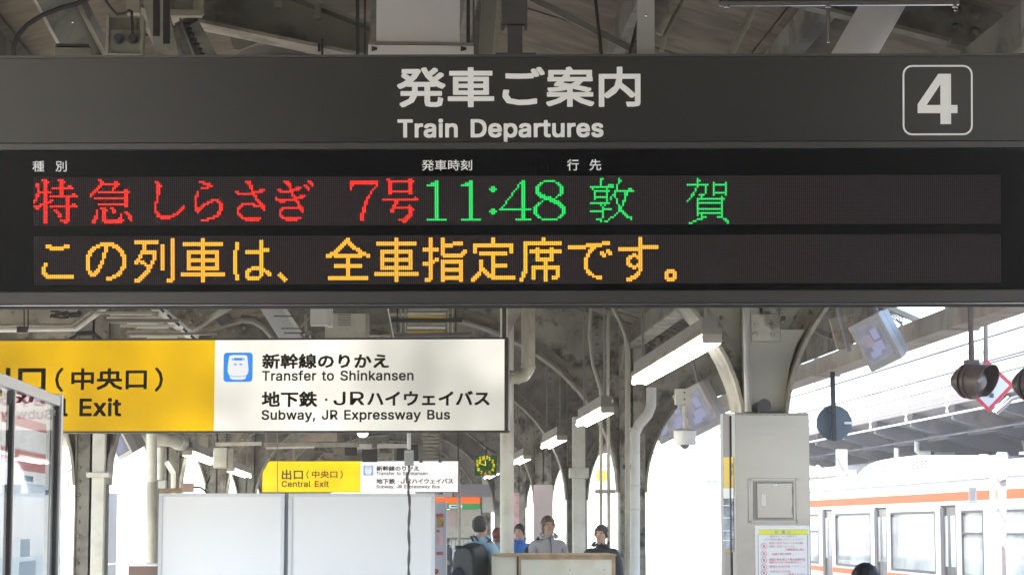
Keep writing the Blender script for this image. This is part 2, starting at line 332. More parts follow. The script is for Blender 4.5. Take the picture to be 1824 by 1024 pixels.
 'b': (212, '115,-4 104,-3 94,-1 86,2 79,6 74,11 69,16 65,21 62,25 59,29 56,29 56,0 26,0 26,254 57,254 57,160 59,160 62,164 65,168 69,173 73,178 79,182 86,186 94,190 103,192 115,192 130,191 144,187 156,180 168,171 177,160 185,146 191,131 194,113 195,94 194,75 191,58 185,42 177,29 168,17 157,8 144,1 130,-3|110,23 121,24 131,28 140,33 147,40 153,48 158,58 161,70 163,82 164,95 163,108 161,120 158,131 153,140 147,149 140,156 131,161 121,164 110,165 99,164 89,161 81,156 73,149 67,141 62,131 59,120 57,108 56,95 57,81 59,69 63,58 67,48 73,39 81,32 89,27 99,24'),
 'c': (198, '104,-4 87,-3 72,1 58,8 46,17 36,29 28,43 22,58 18,75 17,94 18,113 22,130 28,146 36,159 46,171 58,180 72,187 87,191 104,192 113,192 122,191 130,189 138,186 146,182 153,178 159,173 165,167 170,161 174,154 178,146 181,138 151,131 150,136 148,140 145,145 142,149 139,152 135,155 131,158 126,161 121,162 116,164 110,165 104,165 92,164 81,161 73,155 65,148 59,139 54,129 51,118 49,106 48,94 49,81 51,70 54,59 59,49 65,40 73,33 81,28 92,24 104,23 110,24 116,24 121,26 126,28 131,30 135,33 139,36 143,40 146,44 148,49 150,54 152,59 181,51 179,43 175,35 171,28 165,22 160,16 153,11 146,6 138,3 130,0 122,-2 113,-4'),
 'e': (202, '106,-4 88,-3 73,1 58,8 46,17 36,29 28,42 22,58 18,75 17,93 18,112 22,129 28,145 36,159 46,170 58,180 71,187 86,191 103,192 113,192 123,190 133,187 142,183 151,177 160,170 167,162 173,152 179,141 182,128 185,113 186,97 186,85 37,85 37,110 169,110 155,101 154,113 152,124 149,134 144,143 138,151 131,157 123,161 113,164 103,165 92,164 82,161 73,157 66,151 59,143 54,135 51,125 49,116 48,105 48,89 49,75 51,64 55,53 61,44 67,37 76,31 85,26 95,24 106,23 114,23 120,25 127,26 133,29 138,32 143,36 147,41 150,47 153,53 182,45 179,36 174,27 168,20 160,13 151,7 141,2 130,-1 119,-3'),
 'f': (127, '114,190 114,164 3,164 3,190|40,0 40,216 41,226 44,235 48,243 53,250 60,255 68,259 76,262 85,264 94,265 100,265 106,264 111,263 115,262 119,261 121,260 114,234 112,235 110,235 107,236 105,237 101,237 97,237 89,236 82,234 77,230 74,225 72,218 71,209 71,0'),
 'h': (205, '57,113 57,0 26,0 26,254 57,254 57,144 51,144 58,159 66,172 76,181 87,187 100,191 114,192 126,191 137,189 148,184 157,178 164,170 170,160 175,149 178,135 179,120 179,0 148,0 148,118 147,131 143,143 136,152 128,159 117,163 105,165 96,164 88,162 80,159 74,154 68,148 63,141 60,133 58,124'),
 'i': (83, '26,0 26,190 57,190 57,0|42,221 36,222 31,224 27,227 23,231 21,236 21,242 21,247 23,252 27,256 31,259 36,261 42,262 47,261 52,259 57,256 60,252 62,247 63,242 62,236 60,231 57,227 52,224 47,222'),
 'k': (190, '55,68 55,106 60,106 142,190 180,190 92,100 89,100|26,0 26,254 57,254 57,0|147,0 74,93 96,114 186,0'),
 'l': (95, '70,-1 56,0 45,4 37,10 31,19 27,29 26,42 26,254 57,254 57,49 57,42 58,35 60,31 63,28 67,27 73,26 76,26 78,26 80,26 82,27 83,27 85,27 90,1 88,1 84,0 81,0 77,-1 73,-1'),
 'n': (205, '57,113 57,0 26,0 26,190 56,190 56,144 51,144 58,159 66,172 76,181 87,187 100,191 114,192 126,191 137,189 147,184 156,178 164,170 170,160 175,149 178,135 179,120 179,0 148,0 148,118 147,131 143,143 136,152 128,159 117,163 105,165 96,164 88,162 80,159 74,154 68,148 63,141 60,133 58,124'),
 'o': (208, '104,-4 87,-3 72,1 58,8 46,17 36,29 28,43 22,58 18,75 17,94 18,113 22,130 28,146 36,159 46,171 58,180 72,187 87,191 104,192 120,191 136,187 149,180 161,171 171,159 180,146 186,130 189,113 191,94 189,75 186,58 180,43 171,29 161,17 149,8 136,1 120,-3|104,23 116,24 126,28 135,33 143,40 149,49 154,59 157,70 159,81 160,94 159,106 157,118 154,129 149,139 143,148 135,155 126,161 116,164 104,165 92,164 81,161 73,155 65,148 59,139 54,129 51,118 49,106 48,94 49,81 51,70 54,59 59,49 65,40 73,33 81,28 92,24'),
 'p': (212, '26,-71 26,190 56,190 56,160 59,160 62,164 65,168 69,173 73,178 79,182 86,186 94,190 103,192 115,192 130,191 144,187 156,180 168,171 177,160 185,146 191,131 194,113 195,94 194,75 191,58 185,42 177,29 168,17 157,8 144,1 130,-3 115,-4 104,-3 94,-1 86,2 79,6 74,11 69,16 65,21 62,25 59,29 57,29 57,-71|110,23 121,24 131,28 140,33 147,40 153,48 158,58 161,70 163,82 164,95 163,108 161,120 158,131 153,140 147,149 140,156 131,161 121,164 110,165 99,164 89,161 81,156 73,149 67,141 62,131 59,120 57,108 56,95 57,81 59,69 63,58 67,48 73,39 81,32 89,27 99,24'),
 'r': (130, '26,0 26,190 56,190 56,160 58,160 62,169 68,177 76,184 85,188 96,191 107,192 109,192 112,192 115,192 117,192 120,192 122,192 122,161 120,161 118,162 115,162 111,163 107,163 103,163 95,162 87,160 80,157 73,153 67,148 63,142 60,135 58,127 57,118 57,0'),
 's': (182, '91,-4 78,-3 67,-2 56,2 46,6 38,12 31,19 25,27 21,37 18,47 47,53 50,44 55,36 62,30 70,26 80,24 91,23 103,24 113,26 122,31 129,37 133,44 134,51 133,58 131,63 127,68 122,72 115,75 106,78 75,85 59,90 46,96 36,104 29,113 25,124 23,137 24,147 27,157 33,166 39,173 48,180 58,185 69,189 81,191 94,192 106,192 117,190 127,186 136,182 143,176 149,170 155,162 159,154 162,145 134,139 131,146 127,152 121,158 114,163 105,165 94,166 83,165 74,163 65,158 59,153 56,146 54,139 55,132 58,126 62,122 68,118 76,114 86,111 115,105 131,100 143,93 153,86 160,76 164,66 166,53 165,43 161,33 156,24 149,16 140,9 130,3 118,-1 105,-3'),
 't': (114, '102,190 102,164 3,164 3,190|32,236 63,236 63,49 64,41 65,35 68,31 72,27 78,26 85,25 87,25 90,25 93,26 96,26 98,26 101,27 107,1 103,0 100,-1 96,-1 92,-2 88,-2 84,-2 69,-1 56,4 46,11 38,20 34,32 32,46'),
 'u': (205, '91,-3 79,-2 68,1 57,5 48,12 41,20 35,29 30,41 27,54 26,69 26,190 57,190 57,72 58,58 62,47 68,37 77,31 88,26 100,25 109,26 117,28 125,31 131,36 137,41 142,48 145,57 147,66 148,76 148,190 179,190 179,0 149,0 149,46 154,46 147,30 139,18 129,8 117,2 105,-1'),
 'w': (284, '69,0 11,190 44,190 67,107 70,95 73,82 77,68 80,54 84,38 88,21 82,21 86,37 89,53 93,67 96,81 100,94 103,107 126,190 158,190 181,107 184,95 187,82 191,68 194,53 198,37 201,21 196,21 199,37 203,53 206,68 210,81 213,95 217,107 240,190 272,190 215,0 184,0 159,86 157,95 155,104 152,112 150,122 148,131 145,140 143,150 141,159 138,169 145,169 143,159 141,150 138,140 136,131 134,121 131,112 129,103 126,94 124,86 99,0'),
 'x': (189, '10,0 86,109 86,86 14,190 50,190 74,153 80,144 85,135 90,127 94,119 99,111 104,103 88,103 93,111 97,119 101,127 106,135 111,144 117,153 141,190 176,190 104,84 104,107 179,0 143,0 115,43 110,51 105,60 100,68 96,76 91,83 86,91 102,91 98,83 93,76 89,68 85,60 80,51 74,43 46,0'),
 'y': (195, '24,-69 31,-43 36,-44 41,-45 47,-45 52,-44 57,-43 61,-41 65,-37 69,-32 72,-26 75,-18 81,-1 9,190 42,190 83,78 87,66 90,55 93,43 96,32 100,21 103,10 92,10 95,21 98,32 101,43 104,55 108,66 112,78 153,190 186,190 102,-29 98,-38 93,-47 88,-54 83,-59 76,-64 70,-68 62,-70 54,-72 46,-73 41,-72 36,-72 32,-72 29,-71 26,-70'),
}

# ------------------------------------------------------------------ mesh helpers
class MB:
    def __init__(self):
        self.v = []
        self.f = []

    def add(self, vs, fs):
        n = len(self.v)
        self.v += [tuple(p) for p in vs]
        self.f += [tuple(i + n for i in q) for q in fs]
        return self

    def box(self, x0, x1, y0, y1, z0, z1):
        vs = [(x0, y0, z0), (x1, y0, z0), (x1, y1, z0), (x0, y1, z0), (x0, y0, z1), (x1, y0, z1), (x1, y1, z1), (x0, y1, z1)]
        return self.add(vs, [(0, 3, 2, 1), (4, 5, 6, 7), (0, 1, 5, 4), (1, 2, 6, 5), (2, 3, 7, 6), (3, 0, 4, 7)])

    def obox(self, c, a, b, d):
        """box with centre c and half-axis vectors a, b, d"""
        c, a, b, d = Vector(c), Vector(a), Vector(b), Vector(d)
        if a.cross(b).dot(d) < 0:
            a = -a
        vs = [c - a - b - d, c + a - b - d, c + a + b - d, c - a + b - d, c - a - b + d, c + a - b + d, c + a + b + d, c - a + b + d]
        return self.add(vs, [(0, 3, 2, 1), (4, 5, 6, 7), (0, 1, 5, 4), (1, 2, 6, 5), (2, 3, 7, 6), (3, 0, 4, 7)])

    def beam(self, p, q, w, h, up=(0, 0, 1)):
        """rectangular bar from p to q, w wide, h high"""
        p, q = Vector(p), Vector(q)
        d = (q - p)
        s = d.cross(Vector(up))
        if s.length < 1e-6:
            s = d.cross(Vector((0, 1, 0)))
        s.normalize()
        u = s.cross(d).normalized()
        return self.obox((p + q) / 2, s * w / 2, d / 2, u * h / 2)

    def tube(self, pts, r, n=10, cap=True):
        pts = [Vector(p) for p in pts]
        rs = r if isinstance(r, (list, tuple)) else [r] * len(pts)
        rings = []
        prev = None
        for i, p in enumerate(pts):
            if i == 0:
                t = pts[1] - p
            elif i == len(pts) - 1:
                t = p - pts[i - 1]
            else:
                t = (pts[i + 1] - p).normalized() + (p - pts[i - 1]).normalized()
            t.normalize()
            if prev is None:
                a = t.cross(Vector((0, 0, 1)))
                if a.length < 1e-3:
                    a = t.cross(Vector((0, 1, 0)))
                a.normalize()
            else:
                a = prev - t * prev.dot(t)
                a.normalize()
            prev = a
            b = t.cross(a)
            rings.append([p + (a * math.cos(2 * math.pi * k / n) + b * math.sin(2 * math.pi * k / n)) * rs[i] for k in range(n)])
        vs = [v for rg in rings for v in rg]
        fs = []
        for i in range(len(rings) - 1):
            for k in range(n):
                k2 = (k + 1) % n
                fs.append((i * n + k, i * n + k2, (i + 1) * n + k2, (i + 1) * n + k))
        if cap:
            fs.append(tuple(range(n))[::-1])
            fs.append(tuple((len(rings) - 1) * n + k for k in range(n)))
        return self.add(vs, fs)

    def prism(self, poly, f0, f1):
        """poly: 2D outline; f0 / f1 map a 2D point to the two end faces"""
        n = len(poly)
        vs = [f0(*p) for p in poly] + [f1(*p) for p in poly]
        fs = [tuple(range(n)), tuple(range(n, 2 * n))[::-1]] + [(i, i + n, (i + 1) % n + n, (i + 1) % n) for i in range(n)]
        return self.add(vs, fs)

    def strip(self, a, b, a2, b2):
        """solid band: outlines a and b (front), a2 and b2 (back), all of one length"""
        n = len(a)
        vs = list(a) + list(b) + list(a2) + list(b2)
        fs = []
        for i in range(n - 1):
            fs += [(i, i + 1, n + i + 1, n + i), (2 * n + i, 3 * n + i, 3 * n + i + 1, 2 * n + i + 1),
                   (i, 2 * n + i, 2 * n + i + 1, i + 1), (n + i, n + i + 1, 3 * n + i + 1, 3 * n + i)]
        fs += [(0, n, 3 * n, 2 * n), (n - 1, 3 * n - 1, 4 * n - 1, 2 * n - 1)]
        return self.add(vs, fs)

    def dome(self, c, nrm, r, h=None, n=6):
        """a rivet or bolt head"""
        h = h or r * 0.7
        nrm = Vector(nrm).normalized()
        a = nrm.orthogonal().normalized()
        b = nrm.cross(a)
        c = Vector(c)
        vs = [c + (a * math.cos(2 * math.pi * k / n) + b * math.sin(2 * math.pi * k / n)) * r for k in range(n)]
        vs += [c + nrm * h * 0.75 + (a * math.cos(2 * math.pi * k / n) + b * math.sin(2 * math.pi * k / n)) * r * 0.6 for k in range(n)]
        vs.append(c + nrm * h)
        fs = []
        for k in range(n):
            k2 = (k + 1) % n
            fs += [(k, k2, n + k2, n + k), (n + k, n + k2, 2 * n)]
        return self.add(vs, fs)

    def ball(self, c, rx, ry, rz, n=16, m=10, z_min=-1.0):
        c = Vector(c)
        vs, fs = [], []
        for j in range(m + 1):
            t = -math.pi / 2 + math.pi * j / m
            for k in range(n):
                u = 2 * math.pi * k / n
                vs.append((c.x + rx * math.cos(t) * math.cos(u), c.y + ry * math.cos(t) * math.sin(u), c.z + rz * max(z_min, math.sin(t))))
        for j in range(m):
            for k in range(n):
                k2 = (k + 1) % n
                fs.append((j * n + k, j * n + k2, (j + 1) * n + k2, (j + 1) * n + k))
        return self.add(vs, fs)

    def build(self, name, material, parent=None, kind=None, label=None, smooth=False, bevel=0.0):
        me = bpy.data.meshes.new(name)
        me.from_pydata(self.v, [], self.f)
        me.validate()
        bm = bmesh.new()
        bm.from_mesh(me)
        bmesh.ops.recalc_face_normals(bm, faces=bm.faces)
        bm.to_mesh(me)
        bm.free()
        return link_mesh(name, me, material, parent, kind, label, smooth, bevel)


def link_mesh(name, me, material, parent=None, kind=None, label=None, smooth=False, bevel=0.0):
    if smooth:
        for p in me.polygons:
            p.use_smooth = True
        try:
            me.set_sharp_from_angle(angle=math.radians(40))
        except Exception:
            pass
    o = bpy.data.objects.new(name, me)
    if material:
        me.materials.append(material)
    col.objects.link(o)
    if parent:
        o.parent = parent
        o.matrix_parent_inverse = world_m(parent).inverted()
    if kind:
        o['kind'] = kind
    if label:
        o['label'] = label
    if bevel:
        md = o.modifiers.new('bevel', 'BEVEL')
        md.width = bevel
        md.segments = 2
        md.limit_method = 'ANGLE'
    return o


def world_m(o):
    m = Matrix.LocRotScale(o.location, o.rotation_euler, o.scale)
    if o.parent:
        return world_m(o.parent) @ o.matrix_parent_inverse @ m
    return m


def thing(name, label, cat, loc=(0, 0, 0), group=None):
    o = bpy.data.objects.new(name, None)
    o.empty_display_size = 0.1
    o.location = loc
    col.objects.link(o)
    o['label'] = label
    o['category'] = cat
    if group:
        o['group'] = group
    return o


def tag(o, label, cat, group=None):
    o['label'] = label
    o['category'] = cat
    if group:
        o['group'] = group
    return o


def dup(root, offset, label, group=None):
    """a copy of a thing with copies of its parts and sub-parts, moved by offset"""
    r = root.copy()
    col.objects.link(r)
    r.location = Vector(root.location) + Vector(offset)
    r['label'] = label
    if group:
        r['group'] = group
    for ch in list(root.children):
        c = ch.copy()
        col.objects.link(c)
        c.parent = r
        for g in list(ch.children):
            d = g.copy()
            col.objects.link(d)
            d.parent = c
    return r


class Plane:
    """a flat face in the place: origin, right axis U, up axis V, outward normal N"""

    def __init__(self, o, U, V):
        self.o = Vector(o)
        self.U = Vector(U).normalized()
        self.V = Vector(V)
        self.V = (self.V - self.U * self.V.dot(self.U)).normalized()
        self.N = self.U.cross(self.V)

    def uv(self, px, py):
        d = ray(px, py)
        t = (self.o - CAM).dot(self.N) / d.dot(self.N)
        p = CAM + d * t - self.o
        return p.dot(self.U), p.dot(self.V)

    def at(self, u, v, d=0.0):
        return self.o + self.U * u + self.V * v + self.N * d

    def P(self, px, py, d=0.0):
        return self.at(*self.uv(px, py), d)

    def slab(self, mb, px0, py0, px1, py1, d0, d1):
        """a block whose face covers the photo rectangle, from depth d0 to d1 along the normal"""
        u0, v1 = self.uv(px0, py0)
        u1, v0 = self.uv(px1, py1)
        c = self.at((u0 + u1) / 2, (v0 + v1) / 2, (d0 + d1) / 2)
        return mb.obox(c, self.U * (u1 - u0) / 2, self.V * (v1 - v0) / 2, self.N * (d1 - d0) / 2)


def facing(px, py, Y, ang=0.0):
    """an upright plane through the point seen at the pixel, turned by ang degrees about the vertical"""
    a = math.radians(ang)
    return Plane(P(px, py, Y), (math.cos(a), math.sin(a), 0), (0, 0, 1))


# ------------------------------------------------------------------ lettering
def curve_tris(cu):
    o = bpy.data.objects.new('tmp', cu)
    col.objects.link(o)
    bpy.context.view_layer.update()
    me = o.evaluated_get(bpy.context.evaluated_depsgraph_get()).to_mesh()
    vs = [(v.co.x, v.co.y) for v in me.vertices]
    fs = [tuple(p.vertices) for p in me.polygons]
    bpy.data.objects.remove(o)
    bpy.data.curves.remove(cu)
    return vs, fs


def latin_outline(s):
    """outlines of the words; strokes that overlap within a letter go to a second, slightly raised layer"""
    layers = [[], []]
    x = 0
    for ch in s:
        if ch == ' ':
            x += 140
            continue
        adv, data = GLYPHS[ch]
        loops = [[tuple(map(int, t.split(','))) for t in loop.split(' ')] for loop in data.split('|')]
        loops = [[(x + a, b) for a, b in lp] for lp in loops]
        area = [sum(p[0] * q[1] - q[0] * p[1] for p, q in zip(lp, lp[1:] + lp[:1])) for lp in loops]
        bb = [(min(p[0] for p in lp), min(p[1] for p in lp), max(p[0] for p in lp), max(p[1] for p in lp)) for lp in loops]
        big = max(range(len(loops)), key=lambda i: abs(area[i]))
        used = []
        for i, lp in enumerate(loops):
            if area[i] * area[big] < 0:
                host = [j for j, u in used if bb[j][0] <= bb[i][0] and bb[j][2] >= bb[i][2]] or [big]
                lay = dict(used).get(host[0], 0)
            else:
                hit = any(bb[j][0] < bb[i][2] and bb[i][0] < bb[j][2] and bb[j][1] < bb[i][3] and bb[i][1] < bb[j][3] for j, u in used)
                lay = 1 if hit else 0
                used.append((i, lay))
            layers[lay].append(lp)
        x += adv + 6
    out = []
    for lay in layers:
        if not lay:
            continue
        cu = bpy.data.curves.new('tmp', 'CURVE')
        cu.dimensions = '2D'
        cu.fill_mode = 'BOTH'
        for pts in lay:
            sp = cu.splines.new('POLY')
            sp.points.add(len(pts) - 1)
            for i, (a, b) in enumerate(pts):
                sp.points[i].co = (a / 500, b / 500, 0, 1)
            sp.use_cyclic_u = True
        out.append(curve_tris(cu))
    vs = [v + (0,) for v in out[0][0]]
    fs = list(out[0][1])
    if len(out) > 1:
        n = len(vs)
        vs += [v + (1,) for v in out[1][0]]
        fs += [tuple(i + n for i in f) for f in out[1][1]]
    return vs, fs


def cjk_outline(s):
    cu = bpy.data.curves.new('tmp', 'FONT')
    cu.body = s
    cu.size = 1
    cu.resolution_u = 2
    return curve_tris(cu)


def lettering(s, pl, box, material, parent, bold=0.0, d=0.003, latin=False, name='lettering', label=None):
    """flat print on the plane pl, filling the photo box (px0, py0, px1, py1)"""
    vs, fs = latin_outline(s) if latin else cjk_outline(s)
    x0, x1 = min(v[0] for v in vs), max(v[0] for v in vs)
    y0, y1 = min(v[1] for v in vs), max(v[1] for v in vs)
    ua, vb = pl.uv(box[0], box[1])
    ub, va = pl.uv(box[2], box[3])
    bu = bold * (vb - va)
    ua, ub, va, vb = ua + bu, ub - bu, va + bu, vb - bu
    sh = [(0, 0)]
    if bold > 0:
        sh += [(bu * a_ * g_, bu * b_ * g_) for a_, b_, g_ in ((1, 0, 1), (-1, 0, 1), (0, 1, 1), (0, -1, 1), (1, 1, .9), (-1, 1, .9), (1, -1, .9), (-1, -1, .9))]
    mv, mf = [], []
    for k, (du, dv) in enumerate(sh):
        n = len(mv)
        mv += [pl.at(ua + (v[0] - x0) / (x1 - x0) * (ub - ua) + du, va + (v[1] - y0) / (y1 - y0) * (vb - va) + dv,
                     d + 0.00012 * k + (0.00006 if len(v) > 2 and v[2] else 0)) for v in vs]
        mf += [tuple(i + n for i in f) for f in fs]
    me = bpy.data.meshes.new(name)
    me.from_pydata([tuple(v) for v in mv], [], mf)
    o = link_mesh(name, me, material, parent, label=label)
    o['kind'] = 'stuff'
    return o


def rounded(u0, v0, u1, v1, r, n=5):
    pts = []
    for cx, cy, a0 in ((u1 - r, v1 - r, 0), (u0 + r, v1 - r, 90), (u0 + r, v0 + r, 180), (u1 - r, v0 + r, 270)):
        for k in range(n + 1):
            a = math.radians(a0 + 90 * k / n)
            pts.append((cx + r * math.cos(a), cy + r * math.sin(a)))
    return pts
# ------------------------------------------------------------------ the lit characters of the display, dot by dot
# (first column, "row:runs;row:runs...") on the 480 x 24 dot panel
K_SHA = '1-2:10-11;3-4:1-20;5-6:10-11;7-8:3-18;9-10:3-4,10-11,17-18;11-12:3-18;13-14:3-4,10-11,17-18;15-16:3-18;17:10-11;18-19:0-21;20-22:10-11'
ONE = '2:4-5;3:2-5;4:0-5;5-20:4-5;21:0-9'
ROW1 = [
 ('red', 0, '1:4-6,12-14;2:5-7,13-15;3:1-2,5-6,13-14;4:1-2,5-6,13-14,17-18;5:2,5-6,9-19;6:2,5-6,13-14;7:2-8,13-14;8:1-2,5-6,13-14,19-20;9:1-2,5-6,8-21;10:1,5-6,16-17;11:0-1,5-6,8-9,16-17;12:0,5-8,16-17;13:3-6,16-17,19-20;14:0-3,5-6,8-21;15:1-2,5-6,16-17;16:5-6,10-11,16-17;17:5-6,11-12,16-17;18-19:5-6,12-13,16-17;20:5-6,16-17;21:5-6,13-17;22:5-6,15-16'),
 ('red', 28, '1:4-5;2:5-6,12-13;3:5-14;4:4-5,12-13;5:3-4,11-12;6:2-3,11,17-18;7:1-2,4-19;8:0-1,17-18;9:0,17-18;10:2-18;11-12:17-18;13:4-18;14:17-18;15:5-7,10-11;16:3,6-8,11-12;17:3,6-7,11-12,17-18;18:3,6-7,15,18-19;19:2-3,6-7,15,19-20;20:2-3,6-7,14-15,19-20;21:1-2,6-16,20;22:1-2,7-15'),
 ('red', 60, '2:0-1;3:1-2;4:1-3;5-8:1-2;9-11:1;12:0-1;13:0;14:0,14;15:0,13-14;16:0,12-13;17:0-1,11-12;18:1-2,9-11;19:1-9;20:3-7'),
 ('red', 80, '2:2-4;3:4-7;4:6-8;5:3-6;7-8:1;9:0-1;10:0;11:0,8-11;12:0,6-8,11-12;13:0,4-6,12-13;14:0,3-4,12-13;15:0-3,12-13;16:0-2,12-13;17:1,11-12;18:11-12;19:9-11;20:6-9;21:3-6'),
 ('red', 100, '2:5-7;3:6-7;4-5:7-8;6:8,12-14;7:0-1,8-13;8:1-9;9:9-10;10:10;11:10-11;12:11-12;13:3-9,12-13;14:2-3,9-14;15:1-2,13-14;16:1,14;17:1;18:1-2;19:2-3;20:3-12;21:5-11'),
 ('red', 120, '2:4-6,16-17;3:5-7,17-18;4:6-7,14-15,18;5:7,10-12,15-16;6:1-2,7-11,16;7:2-8;8:8;9:8-9,12-14;10:0,9-13;11:0-10;12:2-4,10-11;13:11;14:11-12;15:3-13;16:2-3,12-13;17:2,13;18:2;19:2-3;20:3-12;21:5-10'),
 ('red', 157, '2-3:0-13;4:0-1,13;5:0,12;6:0,11;7-8:10;9:9;10:8-9;11:8;12-13:7-8;14:7;15-17:6-7;18-21:5-6'),
 ('red', 173, '1:2-3,13-14;2:3-15;3-6:3-4,13-14;7:3-14;8:3-4,13-14;10:16;11:0-17;12-13:6-7;14:5-6,13;15:5-14;16:4-5,13-15;17:4-5,13-14;18:13-14;19:12-14;20:11-13;21:8-12;22:10-11'),
 ('green', 195, ONE), ('green', 212, ONE),
 ('green', 226, '5:1-2;6:0-3;7:1-2;16:1-2;17:0-3;18:1-2'),
 ('green', 231, '2:11-12;3:10-12;4-5:9,11-12;6:8,11-12;7:7,11-12;8-9:6,11-12;10:5,11-12;11:4,11-12;12-13:3,11-12;14:2,11-12;15:1,11-12;16:0-15;17-20:11-12;21:8-15'),
 ('green', 248, '2:5-10;3:3-4,11-12;4:2-3,12-13;5-7:1-2,13-14;8:1-3,13-14;9:2-5,12-13;10:3-8,11;11:5-10;12:4,8-12;13:2-3,10-13;14:1-2,12-14;15:0-1,13-15;16-18:0-1,14-15;19:1-2,13-14;20:2-3,12-13;21:4-11'),
 ('green', 276, '1:5-6,14;2:5,14-15;3:5,14;4:5,9-11,13;5:0-11,13;6:1,8,13,19-20;7:2-9,12-21;8:2,8,12,17-18;9:2,8,11-12,17-18;10:2-8,10,12,17;11:2,8,10,13,17;12:8,13,16-17;13:0-9,13,16;14:5,7,14,16;15:6,14-15;16:6-10,14-15;17:0-6,14-16;18:6,13,16-17;19:6,12,17-18;20:6,10-11,18-20;21:3-5,9,20;22:5,7-8'),
 ('green', 324, '1:5;2:5-6;3:5,13,19;4:0-10,13-19;5:5,9,13,19;6-7:4,9,13,19;8:3,9,13-19;9:2-3,6-8,13,19;10:2,7,17;11:1,5-18;12:0,5,17;13:5-17;14-15:5,17;16:5-17;17:5,17;18:5-17;19:5,7,17;20:7-9,15-17;21:5-7,18-19;22:3-4,19-20;23:1-2,20'),
]
ROW2 = [
 ('amber', 4, '4:2-4,11-13;5:2-13;6:4-10;13-14:1-2;15-17:0-1;18:0-2;19:1-15;20:2-15'),
 ('amber', 26, '3:7-13;4:5-15;5:3-6,9-10,13-16;6:2-4,9-10,15-17;7:1-3,9-10,16-18;8:1-2,8-9,17-18;9:0-2,8-9,17-19;10:0-1,8-9,18-19;11:0-1,8,18-19;12-13:0-1,7-8,18-19;14:0-1,6-7,18-19;15:0-1,6-7,17-19;16:0-1,5-6,17-18;17:1-2,4-6,16-17;18:1-5,15-17;19:2-4,13-16;20:10-14;21:10-12'),
 ('amber', 50, '1:18-19;2-3:0-11,18-19;4-6:4-5,13-14,18-19;7-8:3-10,13-14,18-19;9-10:2-3,9-10,13-14,18-19;11:1-2,9-10,13-14,18-19;12:0-4,8-9,13-14,18-19;13:0-1,3-5,8-9,13-14,18-19;14:5-8,13-14,18-19;15:6-8,13-14,18-19;16:6-7,13-14,18-19;17:5-7,18-19;18:4-6,18-19;19:3-5,18-19;20:2-4,18-19;21:0-3,16-19;22:0-2,16-18'),
 ('amber', 73, K_SHA),
 ('amber', 99, '2:13-14;3-5:1-2,13-14;6:1-2,13-17;7:0-1,6-17;8:0-1,6-14;9-14:0-1,13-14;15:0-1,9-14;16:0-1,7-15;17:0-1,6-8,13-17;18:0-1,6-7,13-14,16-18;19:1-2,6-7,13-14,17-18;20:1-2,6-13;21:1-2,7-12'),
 ('amber', 121, '18:1;19:0-2;20:1-3;21:2-4;22:3'),
 ('amber', 145, '1:10-11;2:9-11;3:8-12;4:7-9,11-13;5:6-8,12-14;6:5-7,13-16;7:4-6,15-17;8:2-5,16-19;9:0-21;10:0-2,4-17,20-21;11-13:10-11;14-15:4-17;16-19:10-11;20-21:1-20'),
 ('amber', 169, K_SHA),
 ('amber', 193, '1-2:3-4,9-10;3:3-4,9-10,15-19;4:3-4,9-19;5:3-4,9-14;6:0-7,9-10;7:0-7,9-10,20-21;8:3-4,9-10,19-21;9:3-4,9-20;10:3-4,10-19;11:3-4,6-7;12:3-7,9-19;13:0-5,9-19;14:0-4,9-10,18-19;15:3-4,9-10,18-19;16-17:3-4,9-19;18-19:3-4,9-10,18-19;20:3-4,9-19;21:1-4,9-19;22:1-3,9-10,18-19'),
 ('amber', 217, '1-3:10-11;4-5:1-20;6-7:1-2,19-20;8:1-2,4-17,19-20;9:4-17;10-11:10-11;12-13:4-5,10-11;14-15:4-5,10-17;16:4-6,10-11;17:4-7,10-11;18:3-4,6-8,10-11;19:2-4,7-11;20:1-3,8-21;21:0-2,10-21;22:0-1'),
 ('amber', 241, '1-2:11-12;3-4:2-20;5:2-3;6:2-3,8-9,15-16;7-8:2-3,5-20;9-10:2-3,8-9,15-16;11-12:2-3,8-16;13-14:2-3,12-13;15-16:2-3,6-19;17:2-3,6-7,12-13,18-19;18:1-3,6-7,12-13,18-19;19:1-2,6-7,12-13,18-19;20:1-2,6-7,12-13,16-19;21:0-1,6-7,12-13,16-18;22:0-1,12-13'),
 ('amber', 265, '3:17-20;4:9-20;5:0-16;6:0-8,11-13;7:10-12,19-20;8:10-11,16-17,19-21;9:9-10,16-18,20-21;10:9-10,17-18;11-16:8-9;17:9-10;18:9-11;19:10-12;20:12-16;21:14-16'),
 ('amber', 290, '1-4:10-11;5:10-19;6:0-19;7:0-11;8:10-11;9:7-8,10-11;10:5-11;11:4-6,9-11;12-13:4-5,10-11;14:4-6,9-11;15:5-11;16:7-8,10-11;17:10-11;18:9-10;19:8-10;20:6-9;21:4-8;22:4-6'),
 ('amber', 313, '17:1-4;18:0-5;19-20:0-1,4-5;21:0-5;22:1-4'),
]


def dots_of(spec):
    out = []
    for part in spec.split(';'):
        rows, runs = part.split(':')
        r = [int(t) for t in rows.split('-')]
        for row in range(r[0], r[-1] + 1):
            for run in runs.split(','):
                c = [int(t) for t in run.split('-')]
                for k in range(c[0], c[-1] + 1):
                    out.append((k, row))
    return out


# ------------------------------------------------------------------ the setting: ground, platforms, tracks
def struct(name, mb, material, parent=None, **k):
    o = mb.build(name, material, parent, **k)
    if not parent:
        o['kind'] = 'structure'
    return o


